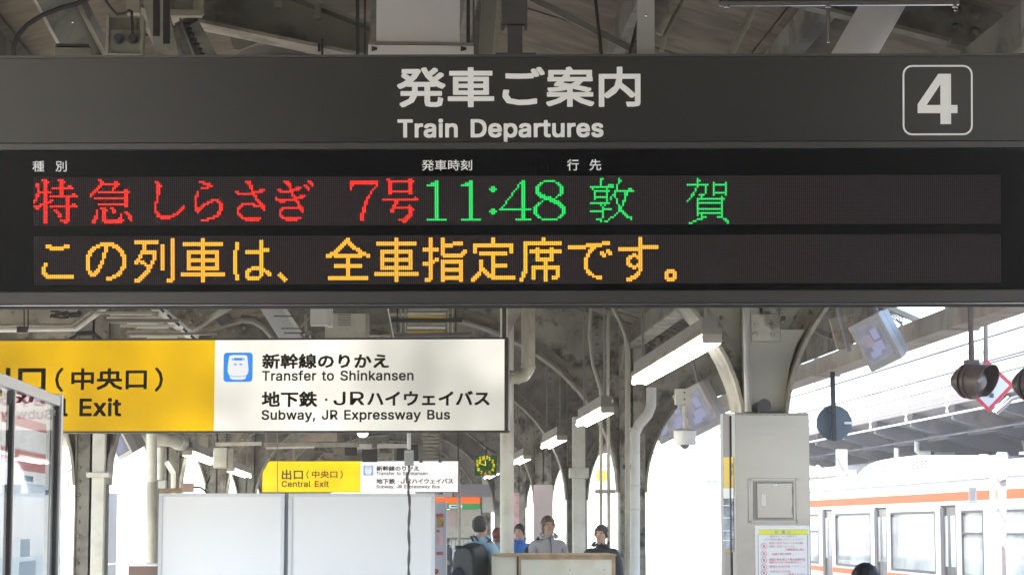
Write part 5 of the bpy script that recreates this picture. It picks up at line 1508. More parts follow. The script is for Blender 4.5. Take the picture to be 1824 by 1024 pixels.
bar('web_stub', 'pale green grey upright stub right of the cream panel', 'beam', P(874, -60, 10.8), P(866, 110, 10.8), 0.075, 0.03, steel_up, up=(0, 1, 0))
t = thing('jointed_tube', 'thin jointed cream tube left of the black hanger post', 'pipe', P(890, 40, 10.4))
MB().tube([P(893, -60, 10.4), P(887, 35, 10.4), P(880, 112, 10.4)], 0.011, 10).build('tube', cream_up, t, smooth=True)
for b in (36, 66):
    MB().tube([P(887.5 - (b - 36) * 0.08, b, 10.4), P(887.2 - (b - 36) * 0.08, b + 4, 10.4)], 0.014, 10).build('joint_ring', cream_up, t)
t = thing('diagonal_brace', 'thin pale angle brace sloping down right of the black hanger post', 'brace', P(1050, 50, 11.5))
MB().beam(P(940, -6, 11.5), P(1160, 106, 11.5), 0.02, 0.035).build('angle', steel_up, t)
MB().beam(P(940, -9, 11.52), P(1160, 103, 11.52), 0.05, 0.008).build('leg', black_metal, t)
t = thing('hanger_rods', 'thin dark rods crossing the pale diagonal brace', 'rod', P(1070, 50, 11.2))
MB().tube([P(1056, -40, 11.2), P(1073, 112, 11.2)], 0.009, 8).build('rod', black_metal, t)
MB().tube([P(1137, 36, 11.2), P(1118, 112, 11.2)], 0.009, 8).build('rod', black_metal, t)
for k, (a, b, c_, d_, rr, lb) in enumerate(((1222, -40, 1174, 62, 0.019, 'paired pale conduits slanting beside the grey hanger post'), (1362, -25, 1292, 116, 0.022, 'jointed pale conduit slanting under the stained roof deck'))):
    t = thing('slanting_conduit', lb, 'conduit', P(a, b, 11.4))
    MB().tube([P(a, b, 11.4), P((a + c_) / 2, (b + d_) / 2, 11.4), P(c_, d_, 11.4)], rr, 10).build('tube', cream_up, t, smooth=True)
    MB().tube([P((a + c_) / 2 + 1, (b + d_) / 2 - 2, 11.4), P((a + c_) / 2 - 1, (b + d_) / 2 + 3, 11.4)], rr * 1.25, 10).build('joint_ring', cream_up, t)
    if k == 0:
        MB().tube([P(a + 12, b + 12, 11.42), P(c_ + 12, d_ - 2, 11.42), P(c_ + 4, d_ + 30, 11.42)], rr * 0.7, 10).build('tube', cream_up, t, smooth=True)
t = thing('strut_channel', 'shiny galvanised strut channel with bolts across the top right', 'strut', P(1490, 8, 9.2))
MB().beam(P(1281, 8, 9.2), P(1708, 6, 9.2), 0.02, 0.017).build('channel', chrome, t)
MB().beam(P(1281, -2, 9.21), P(1708, -4, 9.21), 0.05, 0.035).build('shadow_side', black_metal, t)
for a in (1294, 1475, 1701):
    MB().tube([P(a, 8, 9.18), P(a, 20, 9.18)], 0.007, 8).build('bolt', chrome, t)
    MB().tube([P(a, 11, 9.18), P(a, 14, 9.18)], 0.014, 6).build('nut', chrome, t)
MB().tube([P(1475, 14, 9.18), P(1476, 76, 9.18)], 0.008, 8).build('threaded_rod', chrome, t)
t = thing('fat_pipe', 'fat smooth cream pipe slanting down at the upper right above the board', 'pipe', P(1555, 40, 10.4))
MB().tube([P(1618, -70, 10.4), P(1510, 118, 10.4)], 0.098, 28).build('pipe', pale_grey, t, smooth=True)
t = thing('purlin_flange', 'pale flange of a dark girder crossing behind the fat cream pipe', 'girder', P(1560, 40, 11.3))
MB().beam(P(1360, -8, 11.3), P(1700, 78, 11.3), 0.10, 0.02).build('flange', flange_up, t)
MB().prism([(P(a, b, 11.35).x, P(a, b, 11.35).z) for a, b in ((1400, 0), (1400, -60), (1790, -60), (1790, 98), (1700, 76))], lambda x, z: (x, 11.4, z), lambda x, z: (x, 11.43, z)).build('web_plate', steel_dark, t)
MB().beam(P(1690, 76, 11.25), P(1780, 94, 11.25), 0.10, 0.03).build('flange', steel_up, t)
rv = MB()
for a, b in ((1705, 17), (1738, 24), (1705, 50), (1738, 57), (1765, 10), (1765, 62)):
    rv.dome(P(a, b, 11.39), (0, -1, 0), 0.028, n=9)
rv.build('rivets', steel_dark, t)['kind'] = 'stuff'


# ------------------------------------------------------------------ under the board: ceiling furniture
t = thing('slatted_light_rack', 'bright slatted metal rack with a lattice side rail above the near yellow sign', 'rack', P(270, 575, 19.5))
rows = [(166, 557, 283), (190, 566, 290), (196, 573, 292), (214, 580, 312), (226, 591, 322), (232, 598, 328)]
for k, (a, b, c_) in enumerate(rows):
    Yr = 19.2 + k * 0.12
    MB().beam(P(a, b, Yr), P(c_, b, Yr), 0.03, 0.022).build('slat', cream if k % 2 else conduit, t)
    MB().beam(P(a + 30, b + 3, Yr + .05), P(c_ - 12, b + 3, Yr + .05), 0.03, 0.014).build('slat', white_paint, t)
MB().beam(P(184, 571, 19.0), P(318, 571, 19.0), 0.03, 0.028).build('cross_tube', stainless_edge, t)
MB().beam(P(226, 595, 19.1), P(389, 594, 19.1), 0.03, 0.022).build('cross_tube', stainless, t)
MB().beam(P(278, 548, 19.2), P(345, 602, 19.9), 0.10, 0.03).build('side_rail', white_paint, t)
for k in range(5):
    f_ = k / 4
    MB().beam(P(284 + 56 * f_, 548 + 50 * f_, 19.15), P(292 + 56 * f_, 556 + 48 * f_, 19.15), 0.01, 0.02).build('lattice_bar', black_metal, t)
t = thing('pale_conduit_run', 'pale conduit running level then bending up, at the left above the near yellow sign', 'conduit', P(80, 585, 20))
MB().tube([P(-60, 588, 20), P(136, 586, 20), P(174, 558, 20), P(190, 546, 20)], 0.022, 10).build('pipe', white_paint, t, smooth=True)
MB().tube([P(-60, 580, 20.1), P(128, 579, 20.1), P(166, 552, 20.1)], 0.014, 8).build('pipe', conduit, t, smooth=True)
t = thing('twin_hangers', 'two thin dark hanging rods with a dark clamp at the upper left', 'hanger', P(46, 570, 19.8))
for a in (43, 50):
    MB().tube([P(a, 530, 19.8), P(a, 586, 19.8)], 0.006, 6).build('rod', black_metal, t)
MB().obox(P(40, 587, 19.8), (0.045, 0, 0), (0, 0.03, 0), (0, 0, 0.028)).build('clamp', black_metal, t)
t = thing('cable_tangle', 'tangle of dark cables bundled over the slatted rack', 'cables', P(120, 560, 20.4))
for k in range(7):
    r_ = random.Random(k)
    pts = [P(92 + 13 * j + r_.uniform(-4, 4), 560 + r_.uniform(-7, 7), 20.4) for j in range(5)]
    MB().tube(pts, 0.010, 6).build('cable', dark_cable, t, smooth=True)
t = thing('loop_cables', 'dark cables looping behind the rack just above the yellow sign', 'cables', P(160, 600, 20.4))
for k in range(3):
    MB().tube([P(122 + 4 * k, 604, 20.3), P(138, 596 - 2 * k, 20.3), P(165, 595 - 2 * k, 20.3), P(178 + 3 * k, 606, 20.3)], 0.012, 6).build('cable', dark_cable, t, smooth=True)
t = thing('slanting_duct', 'pale square duct with a bright white edge slanting down above the near white sign', 'duct', P(505, 575, 18.8))
MB().beam(P(476, 535, 18.6), P(530, 622, 19.2), 0.17, 0.05, up=(0, -1, 0)).build('duct', pale_grey, t)
MB().beam(P(497, 535, 18.55), P(533, 590, 18.9), 0.03, 0.05, up=(0, -1, 0)).build('bright_edge', white_paint, t)
for b in (563, 585, 593):
    MB().beam(P(470 + (b - 535) * .62, b, 18.6), P(506 + (b - 535) * .62, b, 18.6), 0.01, 0.008).build('seam', black_metal, t)
t = thing('grey_hose', 'fat grey flexible hose curving down behind the slanting duct', 'hose', P(470, 580, 19.6))
MB().tube([P(430, 568, 19.8), P(452, 570, 19.8), P(472, 582, 19.8), P(488, 600, 19.8), P(498, 620, 19.8)], 0.036, 12).build('hose', grey_paint, t, smooth=True)
t = thing('white_box', 'small plain white box hanging beside the louvred cabinet above the near sign', 'box', P(572, 565, 18.6))
q = facing(572, 565, 18.6)
q.slab(MB(), 553, 535, 584, 579, -0.12, 0.0).build('box', white_paint, t, bevel=0.003)
q.slab(MB(), 584.4, 535, 592, 581, -0.14, 0.02).build('flange', pale_grey, t, bevel=0.003)
t = thing('louvred_cabinet', 'cream cabinet with five louvre slots above the near white sign', 'cabinet', P(620, 585, 19.2))
q = facing(620, 585, 19.2)
q.slab(MB(), 579, 558, 651, 626, -0.30, 0.0).build('cabinet', cream, t, bevel=0.004)
q.slab(MB(), 651.5, 558, 657, 626, -0.28, -0.01).build('side', gutter_m, t)
for k in range(5):
    q.slab(MB(), 602, 560 + k * 4.4, 625, 562 + k * 4.4, 0.0005, 0.004).build('louvre', grey_paint, t)
t = thing('small_cameras', 'cluster of small shiny fittings under the slanting duct', 'camera', P(548, 595, 18.9))
for a, b in ((543, 596), (550, 592), (554, 598)):
    MB().tube([P(a, b, 18.9), P(a + 3, b + 1, 18.82)], 0.018, 12).build('fitting', chrome, t, smooth=True)
MB().tube([P(544, 560, 18.95), P(545, 590, 18.95)], 0.012, 8).build('stem', conduit, t)
MB().tube([P(556, 560, 18.95), P(534, 585, 18.95)], 0.010, 8).build('stem', conduit, t)
t = thing('yellowed_rack', 'yellowed slatted rack hung from dark rods above the right of the near white sign', 'rack', P(760, 575, 19))
for k, (b, m_) in enumerate(((552, conduit), (559, cream), (565, yel_plate), (577, conduit), (584, white_paint), (591, yel_plate), (598, grey_paint))):
    MB().beam(P(727 - k * 0.4, b, 19.0 + .05 * k), P(795 - k * 0.5, b, 19.0 + .05 * k), 0.05, 0.018).build('slat', m_, t)
MB().beam(P(697, 570.5, 18.95), P(823, 570.5, 18.95), 0.05, 0.034).build('dark_crossbar', black_metal, t)
for a in (708, 714, 722, 798, 806, 812):
    MB().tube([P(a, 535, 18.98), P(a, 592, 18.98)], 0.008, 6).build('rod', black_metal if a in (708, 812) else conduit, t)
MB().beam(P(697, 598, 19.2), P(840, 594, 19.2), 0.05, 0.03).build('lower_rail', stainless_edge, t)
t = thing('white_stay', 'thin white stay wire slanting down left of the yellowed rack', 'wire', P(697, 575, 18.7))
MB().tube([P(688, 535, 18.7), P(702, 606, 18.7)], 0.006, 6).build('wire', white_paint, t)
t = thing('pale_brace', 'broad pale gusset behind the post at the right end of the near sign', 'gusset', P(915, 575, 22))
MB().prism([(P(a, b, 22).x, P(a, b, 22).z) for a, b in ((905, 540), (936, 540), (908, 592), (905, 602))], lambda x, z: (x, 22, z), lambda x, z: (x, 22.03, z)).build('plate', gutter_m, t)
t = thing('thin_black_rod', 'thin dark hanging rod crossing the left part of the far yellow sign', 'rod', P(494, 820, 30))
MB().tube([P(494, 755, 30), P(494, 877, 30)], 0.008, 6).build('rod', grey_paint, t)
t = thing('sign_post_dark', 'dark brown hanging post at the left end of the far yellow sign', 'post', P(478, 790, 45))
MB().beam(P(474, 730, 45), P(474, 823, 45), 0.05, 0.05).build('post', grey_paint, t)

# clutter seen between the near sign and the far sign
for k, (a, b, c_, d_, Yk, w, m_, lb) in enumerate((
        (470, 792, 640, 792, 42, 0.10, conduit, 'long pale conduit crossing above the far sign'),
        (540, 778, 600, 779, 38, 0.16, gutter_m, 'pale duct piece behind the near sign bottom edge'),
        (474, 798, 560, 796, 40, 0.04, white_paint, 'bright thin conduit above the far yellow sign'),
        (560, 800, 700, 812, 50, 0.12, steel, 'slanting pale rail above the far sign'),
        (636, 795, 662, 795, 44, 0.12, white_paint, 'short bright bracket above the far sign'),
        (672, 794, 725, 794, 44, 0.10, pale_grey, 'pale bracket bar left of the hanging junction box'))):
    t = thing('ceiling_conduit', lb, 'conduit', P(a, b, Yk), 'conduits under the distant canopy')
    MB().beam(P(a, b, Yk), P(c_, d_, Yk), w, w * 0.8).build('bar', m_, t)
for k, (a, b, c_, d_, lb) in enumerate(((614, 793, 636, 811, 'small dark speaker left of the bright bracket'), (645, 800, 672, 822, 'dark speaker above the white part of the far sign'), (706, 791, 745, 820, 'wide dark speaker behind the hanging junction box'))):
    t = thing('ceiling_speaker', lb, 'speaker', P((a + c_) / 2, (b + d_) / 2, 46), 'dark speakers above the far sign')
    facing((a + c_) / 2, (b + d_) / 2, 46).slab(MB(), a, b, c_, d_, -0.25, 0.0).build('cabinet', black_metal, t, bevel=0.01)
    MB().beam(P((a + c_) / 2, b, 46), P((a + c_) / 2, b - 18, 46), 0.05, 0.05).build('bracket', grey_paint, t)
for k, (a, b0, b1, lb) in enumerate(((478, 768, 818, 'pale stub post above the left end of the far sign'), (523, 792, 820, 'pale stub post above the far yellow panel'), (674, 795, 820, 'thin pale stub post above the far white panel'), (700, 795, 820, 'thin pale stub post left of the junction box'))):
    t = thing('stub_post', lb, 'post', P(a, b0, 50), 'stub posts above the far sign')
    MB().beam(P(a, b0, 50), P(a, b1, 50), 0.09 if k < 2 else 0.04, 0.05).build('post', gutter_m, t)
t = thing('distant_rack', 'distant slatted rack under the roof right of the hanging conduit', 'rack', P(767, 790, 36))
for k in range(9):
    MB().beam(P(752, 767 + k * 6.5, 36 + .2 * k), P(782, 767 + k * 6.5, 36 + .2 * k), 0.08, 0.025).build('slat', conduit if k % 2 else gutter_m, t)
for a in (750, 784):
    MB().beam(P(a, 760, 36), P(a, 822, 37.5), 0.05, 0.03).build('rail', steel_dark, t)
t = thing('left_cable_box', 'pale box hung on a rail under the arches above the left white panel', 'box', P(397, 815, 31))
facing(397, 815, 31).slab(MB(), 380, 797, 404, 833, -0.25, 0.0).build('box', cream, t, bevel=0.01)
facing(397, 815, 31).slab(MB(), 404.4, 799, 415, 834, -0.25, -0.02).build('side_box', gutter_m, t, bevel=0.01)
MB().beam(P(384, 791, 31), P(466, 790, 31), 0.05, 0.05).build('rail', cream, t)

# ------------------------------------------------------------------ track monitors
def monitor(px, py, Y, k, label):
    m_ = thing('track_monitor', label, 'monitor', P(px, py, Y), 'tilted platform monitors')
    s = k * Y / F
    N = (RIGHT * -0.52 - UP * 0.22 - FWD).normalized()
    U = RIGHT * 49 + UP * 26
    U = (U - N * U.dot(N)).normalized()
    V = RIGHT * 53 - UP * 73
    V = (V - N * V.dot(N))
    V = (V - U * V.dot(U)).normalized()
    back = -N
    hu, hv = 66 * s / 2, 92 * s / 2
    c = P(px, py, Y)
    MB().obox(c + back * 0.06, U * hu, V * hv, back * 0.06).build('front_casing', crt_m, m_, bevel=0.008)
    vs = []
    for dd, sc_ in ((0.126, 0.98), (0.30, 0.90)):
        for a, b in ((-1, -1), (1, -1), (1, 1), (-1, 1)):
            vs.append(c + back * dd + U * hu * sc_ * a + V * hv * sc_ * b)
    MB().add(vs, [(0, 1, 2, 3), (7, 6, 5, 4), (0, 4, 5, 1), (1, 5, 6, 2), (2, 6, 7, 3), (3, 7, 4, 0)]).build('rear_casing', crt_back, m_, bevel=0.01)
    MB().obox(c + N * 0.002, U * hu * 0.78, V * hv * 0.76, N * 0.002).build('screen', screen_m, m_)
    for (a, b, w_, h_, mm) in ((-.25, -.15, .22, .25, screen_red), (.1, .2, .35, .2, screen_blue), (-.2, .42, .3, .12, screen_blue), (.25, -.3, .2, .22, screen_blue)):
        MB().obox(c + N * 0.0055 + U * hu * a + V * hv * b, U * hu * w_, V * hv * h_, N * 0.001).build('picture', mm, m_)
    top = c + UP * 0.12 + back * 0.15
    MB().tube([top, top + Vector((-0.10, 0.0, 0.45))], 0.018, 8).build('bracket_arm', grey_paint, m_)
    return m_


monitor(1558, 610, 19.6, 1.0, 'large tilted grey platform monitor under the eave gutter, top right')
monitor(1240, 730, 26.0, 0.92, 'tilted platform monitor behind the white dome camera, bluish screen')
monitor(1205, 742, 30.0, 0.80, 'middle tilted monitor of the row left of the dome camera')
monitor(1180, 757, 33.0, 0.66, 'smallest tilted monitor just right of the second visible column')
monitor(212, 790, 26, 0.55, 'small pinkish tilted monitor below the fat horizontal pipe on the left')
t = thing('corroded_bracket', 'corroded cream bracket under the eaves left of the large monitor', 'bracket', P(1500, 590, 21.5))
MB().prism([(P(a, b, 21.5).x, P(a, b, 21.5).z) for a, b in ((1478, 568), (1522, 558), (1519, 600), (1510, 622), (1492, 622))], lambda x, z: (x, 21.5, z), lambda x, z: (x, 21.56, z)).build('plate', mat('corroded_cream', (0.42, 0.38, 0.30), 0.7, var=0.2, dirt=(0.24, 0.12, 0.05), dirt_amt=0.8, dirt_scale=7), t)
MB().tube([P(1493, 548, 21.4), P(1513, 626, 21.4)], 0.022, 8).build('stay', grey_paint, t)
for k in range(5):
    MB().tube([P(1572 + k * 4, 552, 22.0), P(1590 + k * 6, 566, 22.0), P(1612 - k * 3, 582 + k, 22.0)], 0.008, 6).build('cable', dark_cable, t, smooth=True)

# ------------------------------------------------------------------ dome camera
t = thing('dome_camera', 'white dome security camera hanging under the right arch', 'camera', P(1218, 780, 25))
c0 = P(1220, 780, 25)
MB().tube([c0 + Vector((0, 0, 0.075)), c0 + Vector((0, 0, -0.075))], [0.128, 0.120], 24).build('housing', white_paint, t, smooth=True)
MB().tube([c0 + Vector((0, 0, 0.10)), c0 + Vector((0, 0, 0.076))], [0.075, 0.125], 24).build('shoulder', white_paint, t, smooth=True)
MB().ball(c0 + Vector((0, 0, -0.077)), 0.05, 0.05, 0.045, 16, 10).build('dome', mat('smoked_dome', (0.18, 0.17, 0.17), 0.1, spec=0.9), t, smooth=True)
MB().tube([P(1220, 764, 25), P(1219, 722, 25)], 0.022, 10).build('stem', cream, t, smooth=True)
facing(1215, 705, 25).slab(MB(), 1203, 692, 1230, 720, -0.1, 0.0).build('mount_box', cream, t, bevel=0.006)
for b in (699, 711):
    MB().dome(P(1219, b, 24.99), (0, -1, 0), 0.012, n=8).build('bolt', steel_dark, t)

# ------------------------------------------------------------------ signals, disc and diamond on the right
def signal(px, py, Y, label):
    t = thing('hooded_signal', label, 'signal', P(px, py, Y), 'brown hooded signal lamps')
    c = P(px, py, Y)
    ax = Vector((0.62, -0.78, -0.05)).normalized()
    k = Y / F
    r = 35 * k * 0.90
    MB().tube([c - ax * 0.20, c - ax * 0.15, c - ax * 0.02, c + ax * 0.0], [r * 0.45, r * 0.75, r * 0.98, r], 28).build('casing', brown_signal, t, smooth=True)
    MB().tube([c - ax * 0.055, c - ax * 0.03], r * 1.04, 28).build('rim_ring', brown_signal, t, smooth=True)
    MB().tube([c - ax * 0.105, c - ax * 0.085], r * 0.98, 28).build('rim_ring', brown_signal, t, smooth=True)
    MB().ball(c + ax * 0.003 , r * 0.60, r * 0.60, r * 0.60, 20, 12).build('lens', lens_m, t, smooth=True)
    a = ax.cross(Vector((0, 0, 1))).normalized()
    b = a.cross(ax)
    mb = MB()
    n = 26
    vs = []
    for k2 in range(n + 1):
        an = math.radians(-60 + 300 * k2 / n)
        d = a * math.cos(an) + b * math.sin(an)
        ln = 0.05 + 0.11 * (0.5 + 0.5 * math.sin(an))
        vs += [c + d * r * 0.99 + ax * 0.001, c + d * r * 0.97 + ax * ln, c + d * r * 0.93 + ax * 0.001, c + d * r * 0.93 + ax * ln]
    fs = []
    for k2 in range(n):
        i, j = k2 * 4, k2 * 4 + 4
        fs += [(i, j, j + 1, i + 1), (i + 2, i + 3, j + 3, j + 2), (i + 1, j + 1, j + 3, i + 3), (i, i + 2, j + 2, j)]
    mb.add(vs, fs)
    mb.build('hood', brown_signal, t, smooth=True)
    top = c - ax * 0.04 + Vector((0, 0, r))
    MB().obox(top + Vector((0, 0, 0.01)), (0.05, 0, 0), (0, 0.05, 0), (0, 0, 0.02)).build('saddle', brown_signal, t, bevel=0.004)
    MB().tube([top, top + Vector((0, 0, 0.75))], 0.022, 10).build('hanger_pole', brown_signal, t)
    return t


signal(1739, 679, 17.0, 'brown hooded signal lamp hanging in front of the red bordered diamond')
signal(1848, 684, 17.4, 'brown hooded signal lamp cut by the right edge of the view')
t = thing('diamond_sign', 'white diamond sign with a red border hanging behind the hooded signal', 'sign', P(1757, 686, 19))
q = facing(1757, 686, 19)
vo = [q.P(a, b, 0.0) for a, b in ((1758, 640), (1807, 686), (1761, 734), (1714, 686))]
vi = [q.P(a, b, 0.0) for a, b in ((1758, 649), (1798, 686), (1761, 725), (1723, 686))]
MB().strip(vo + vo[:1], vi + vi[:1], [p - q.N * 0.006 for p in vo + vo[:1]], [p - q.N * 0.006 for p in vi + vi[:1]]).build('red_border', red_paint, t)
MB().add([p - q.N * 0.001 for p in vi] + [p - q.N * 0.005 for p in vi], [(0, 1, 2, 3), (7, 6, 5, 4), (0, 4, 5, 1), (1, 5, 6, 2), (2, 6, 7, 3), (3, 7, 4, 0)]).build('white_face', white_poster, t)
MB().tube([P(1756, 535, 19.1), P(1756, 650, 19.1)], 0.020, 10).build('hanger_pole', grey_paint, t)
q.slab(MB(), 1762, 700, 1770, 708, 0.001, 0.004).build('dark_mark', disc_m, t)
t = thing('round_disc', 'slate grey round disc on a dark upright bar hanging from the eave gutter', 'disc', P(1486, 753, 24.6))
cc = P(1486, 753, 24.6)
MB().tube([cc, cc + Vector((0, 0.02, 0))], 32 * 24.6 / F, 36).build('disc', disc_m, t)
MB().beam(P(1482, 635, 24.5), P(1486, 785, 24.5), 0.045, 0.045).build('upright_bar', black_metal, t)
for b in (733, 765):
    MB().obox(P(1483, b, 24.47), (0.03, 0, 0), (0, 0.02, 0), (0, 0, 0.02)).build('clip', black_metal, t)
facing(1511, 753, 24.55).slab(MB(), 1504, 751, 1517, 755, 0.0, 0.005).build('white_mark', white_poster, t)

# contact wires and messenger wires over the tracks
for k, (x, h, r, lb) in enumerate(((7.0, 2.2, 0.016, 'topmost overhead wire over the near track'), (7.4, 1.99, 0.014, 'second overhead wire over the near track'),
                                   (9.2, 2.28, 0.016, 'overhead wire between the two tracks'), (11.9, 2.62, 0.014, 'overhead wire nearest the far canopy'),
                                   (8.3, 2.9, 0.018, 'high feeder wire over the near track'), (13.2, 3.6, 0.03, 'thick high feeder cable beyond the far canopy edge'))):
    t = thing('overhead_wire', lb, 'wire', (x, 30, CAM_Z + h), 'overhead line wires')
    MB().tube([(x, y_, CAM_Z + h + 0.02 * math.sin(y_ * 0.2 + k)) for y_ in range(-20, 201, 10)], r, 6).build('wire', grey_paint, t)

# ------------------------------------------------------------------ far canopy across the tracks
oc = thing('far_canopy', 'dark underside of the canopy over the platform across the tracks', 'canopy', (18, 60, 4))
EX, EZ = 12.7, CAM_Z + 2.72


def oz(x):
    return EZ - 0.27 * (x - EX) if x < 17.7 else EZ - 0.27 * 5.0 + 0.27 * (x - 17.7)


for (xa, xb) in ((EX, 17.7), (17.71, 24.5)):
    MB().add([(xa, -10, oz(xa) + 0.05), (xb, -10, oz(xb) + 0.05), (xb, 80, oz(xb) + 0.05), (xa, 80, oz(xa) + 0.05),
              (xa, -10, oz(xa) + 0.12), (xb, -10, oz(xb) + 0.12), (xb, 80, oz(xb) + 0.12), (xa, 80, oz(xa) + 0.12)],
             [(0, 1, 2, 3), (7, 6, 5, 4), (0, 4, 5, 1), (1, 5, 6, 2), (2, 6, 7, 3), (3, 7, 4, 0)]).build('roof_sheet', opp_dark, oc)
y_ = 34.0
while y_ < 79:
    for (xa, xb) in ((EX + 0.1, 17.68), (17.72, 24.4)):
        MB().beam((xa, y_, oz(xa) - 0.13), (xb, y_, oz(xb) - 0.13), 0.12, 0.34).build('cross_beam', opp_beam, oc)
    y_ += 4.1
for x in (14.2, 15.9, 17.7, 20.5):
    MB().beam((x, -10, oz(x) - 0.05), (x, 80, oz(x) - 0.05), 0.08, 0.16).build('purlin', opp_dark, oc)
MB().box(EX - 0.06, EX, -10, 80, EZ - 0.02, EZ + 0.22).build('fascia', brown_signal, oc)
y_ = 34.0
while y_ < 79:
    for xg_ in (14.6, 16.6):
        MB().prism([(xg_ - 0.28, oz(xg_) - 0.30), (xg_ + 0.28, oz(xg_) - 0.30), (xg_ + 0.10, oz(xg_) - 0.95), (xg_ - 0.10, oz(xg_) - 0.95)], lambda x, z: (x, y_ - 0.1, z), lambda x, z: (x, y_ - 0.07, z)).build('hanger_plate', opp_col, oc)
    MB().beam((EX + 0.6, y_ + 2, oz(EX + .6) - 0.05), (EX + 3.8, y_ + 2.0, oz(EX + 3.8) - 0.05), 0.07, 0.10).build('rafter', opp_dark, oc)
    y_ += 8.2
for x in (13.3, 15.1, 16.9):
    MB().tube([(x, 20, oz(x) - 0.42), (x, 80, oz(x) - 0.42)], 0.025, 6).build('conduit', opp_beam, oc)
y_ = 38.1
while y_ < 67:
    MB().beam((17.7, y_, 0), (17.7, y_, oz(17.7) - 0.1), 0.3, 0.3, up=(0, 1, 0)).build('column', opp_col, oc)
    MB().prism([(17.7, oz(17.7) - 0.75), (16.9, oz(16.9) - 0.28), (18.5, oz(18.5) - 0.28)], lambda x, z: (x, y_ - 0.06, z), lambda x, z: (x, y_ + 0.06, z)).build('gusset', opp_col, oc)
    y_ += 8.2
t = thing('line_rail', 'white overhead conductor bar hung on insulators along the edge of the far canopy', 'overhead bar', (12.2, 50, 4.0))
zc = CAM_Z + 12.1 * 0.197
MB().tube([(12.1, -10, zc), (12.1, 80, zc)], 0.022, 8).build('bar', white_paint, t)
for off in (1557, 1622, 1697, 1777, 1440):
    Yi = 12.1 * F / (off - 693)
    zi = zc
    for j, rr in enumerate((0.03, 0.018, 0.045, 0.018, 0.03)):
        MB().tube([(12.1, Yi, zi + 0.05 + j * 0.07), (12.1, Yi, zi + 0.11 + j * 0.07)], rr, 10).build('insulator', white_paint, t)
t = thing('bracket_arm', 'shiny bent bracket arm carrying the overhead line at the right edge', 'bracket', P(1800, 700, 42))
MB().tube([P(1774, 735, 42), P(1802, 710, 42), P(1830, 702, 42)], 0.05, 10).build('arm', stainless, t, smooth=True)
MB().tube([P(1769, 733, 42), P(1796, 707, 42)], 0.03, 10).build('arm', chrome, t, smooth=True)
for k, (px, y0_, y1_, w, lb) in enumerate(((1499, 800, 860, 0.28, 'dark reddish post under the far canopy'),)):
    t = thing('far_post', lb, 'post', P(px, y0_, 62))
    MB().beam(P(px, y0_, 62), P(px, 960, 62), w, w, up=(0, 1, 0)).build('post', grey_paint, t)
t = thing('far_pipe_run', 'pale pipes running under the far canopy above the train roof', 'pipe', P(1500, 835, 66))
MB().tube([P(1380, 852, 66), P(1600, 828, 66)], 0.16, 12).build('pipe', white_paint, t, smooth=True)
for a in (1460, 1540, 1571):
    MB().tube([P(a, 840, 66), P(a + 4, 836, 66)], 0.20, 12).build('coupling', white_paint, t)
t = thing('far_bent_pipes', 'bent cream drain pipes hanging under the far canopy beams', 'pipe', P(1610, 800, 60))
for a, b in ((1597, 798), (1633, 786)):
    MB().tube([P(a, b, 58), P(a, b + 16, 58), P(a + 5, b + 20, 58), P(a + 24, b + 21, 58)], 0.07, 10).build('pipe', cream, t, smooth=True)

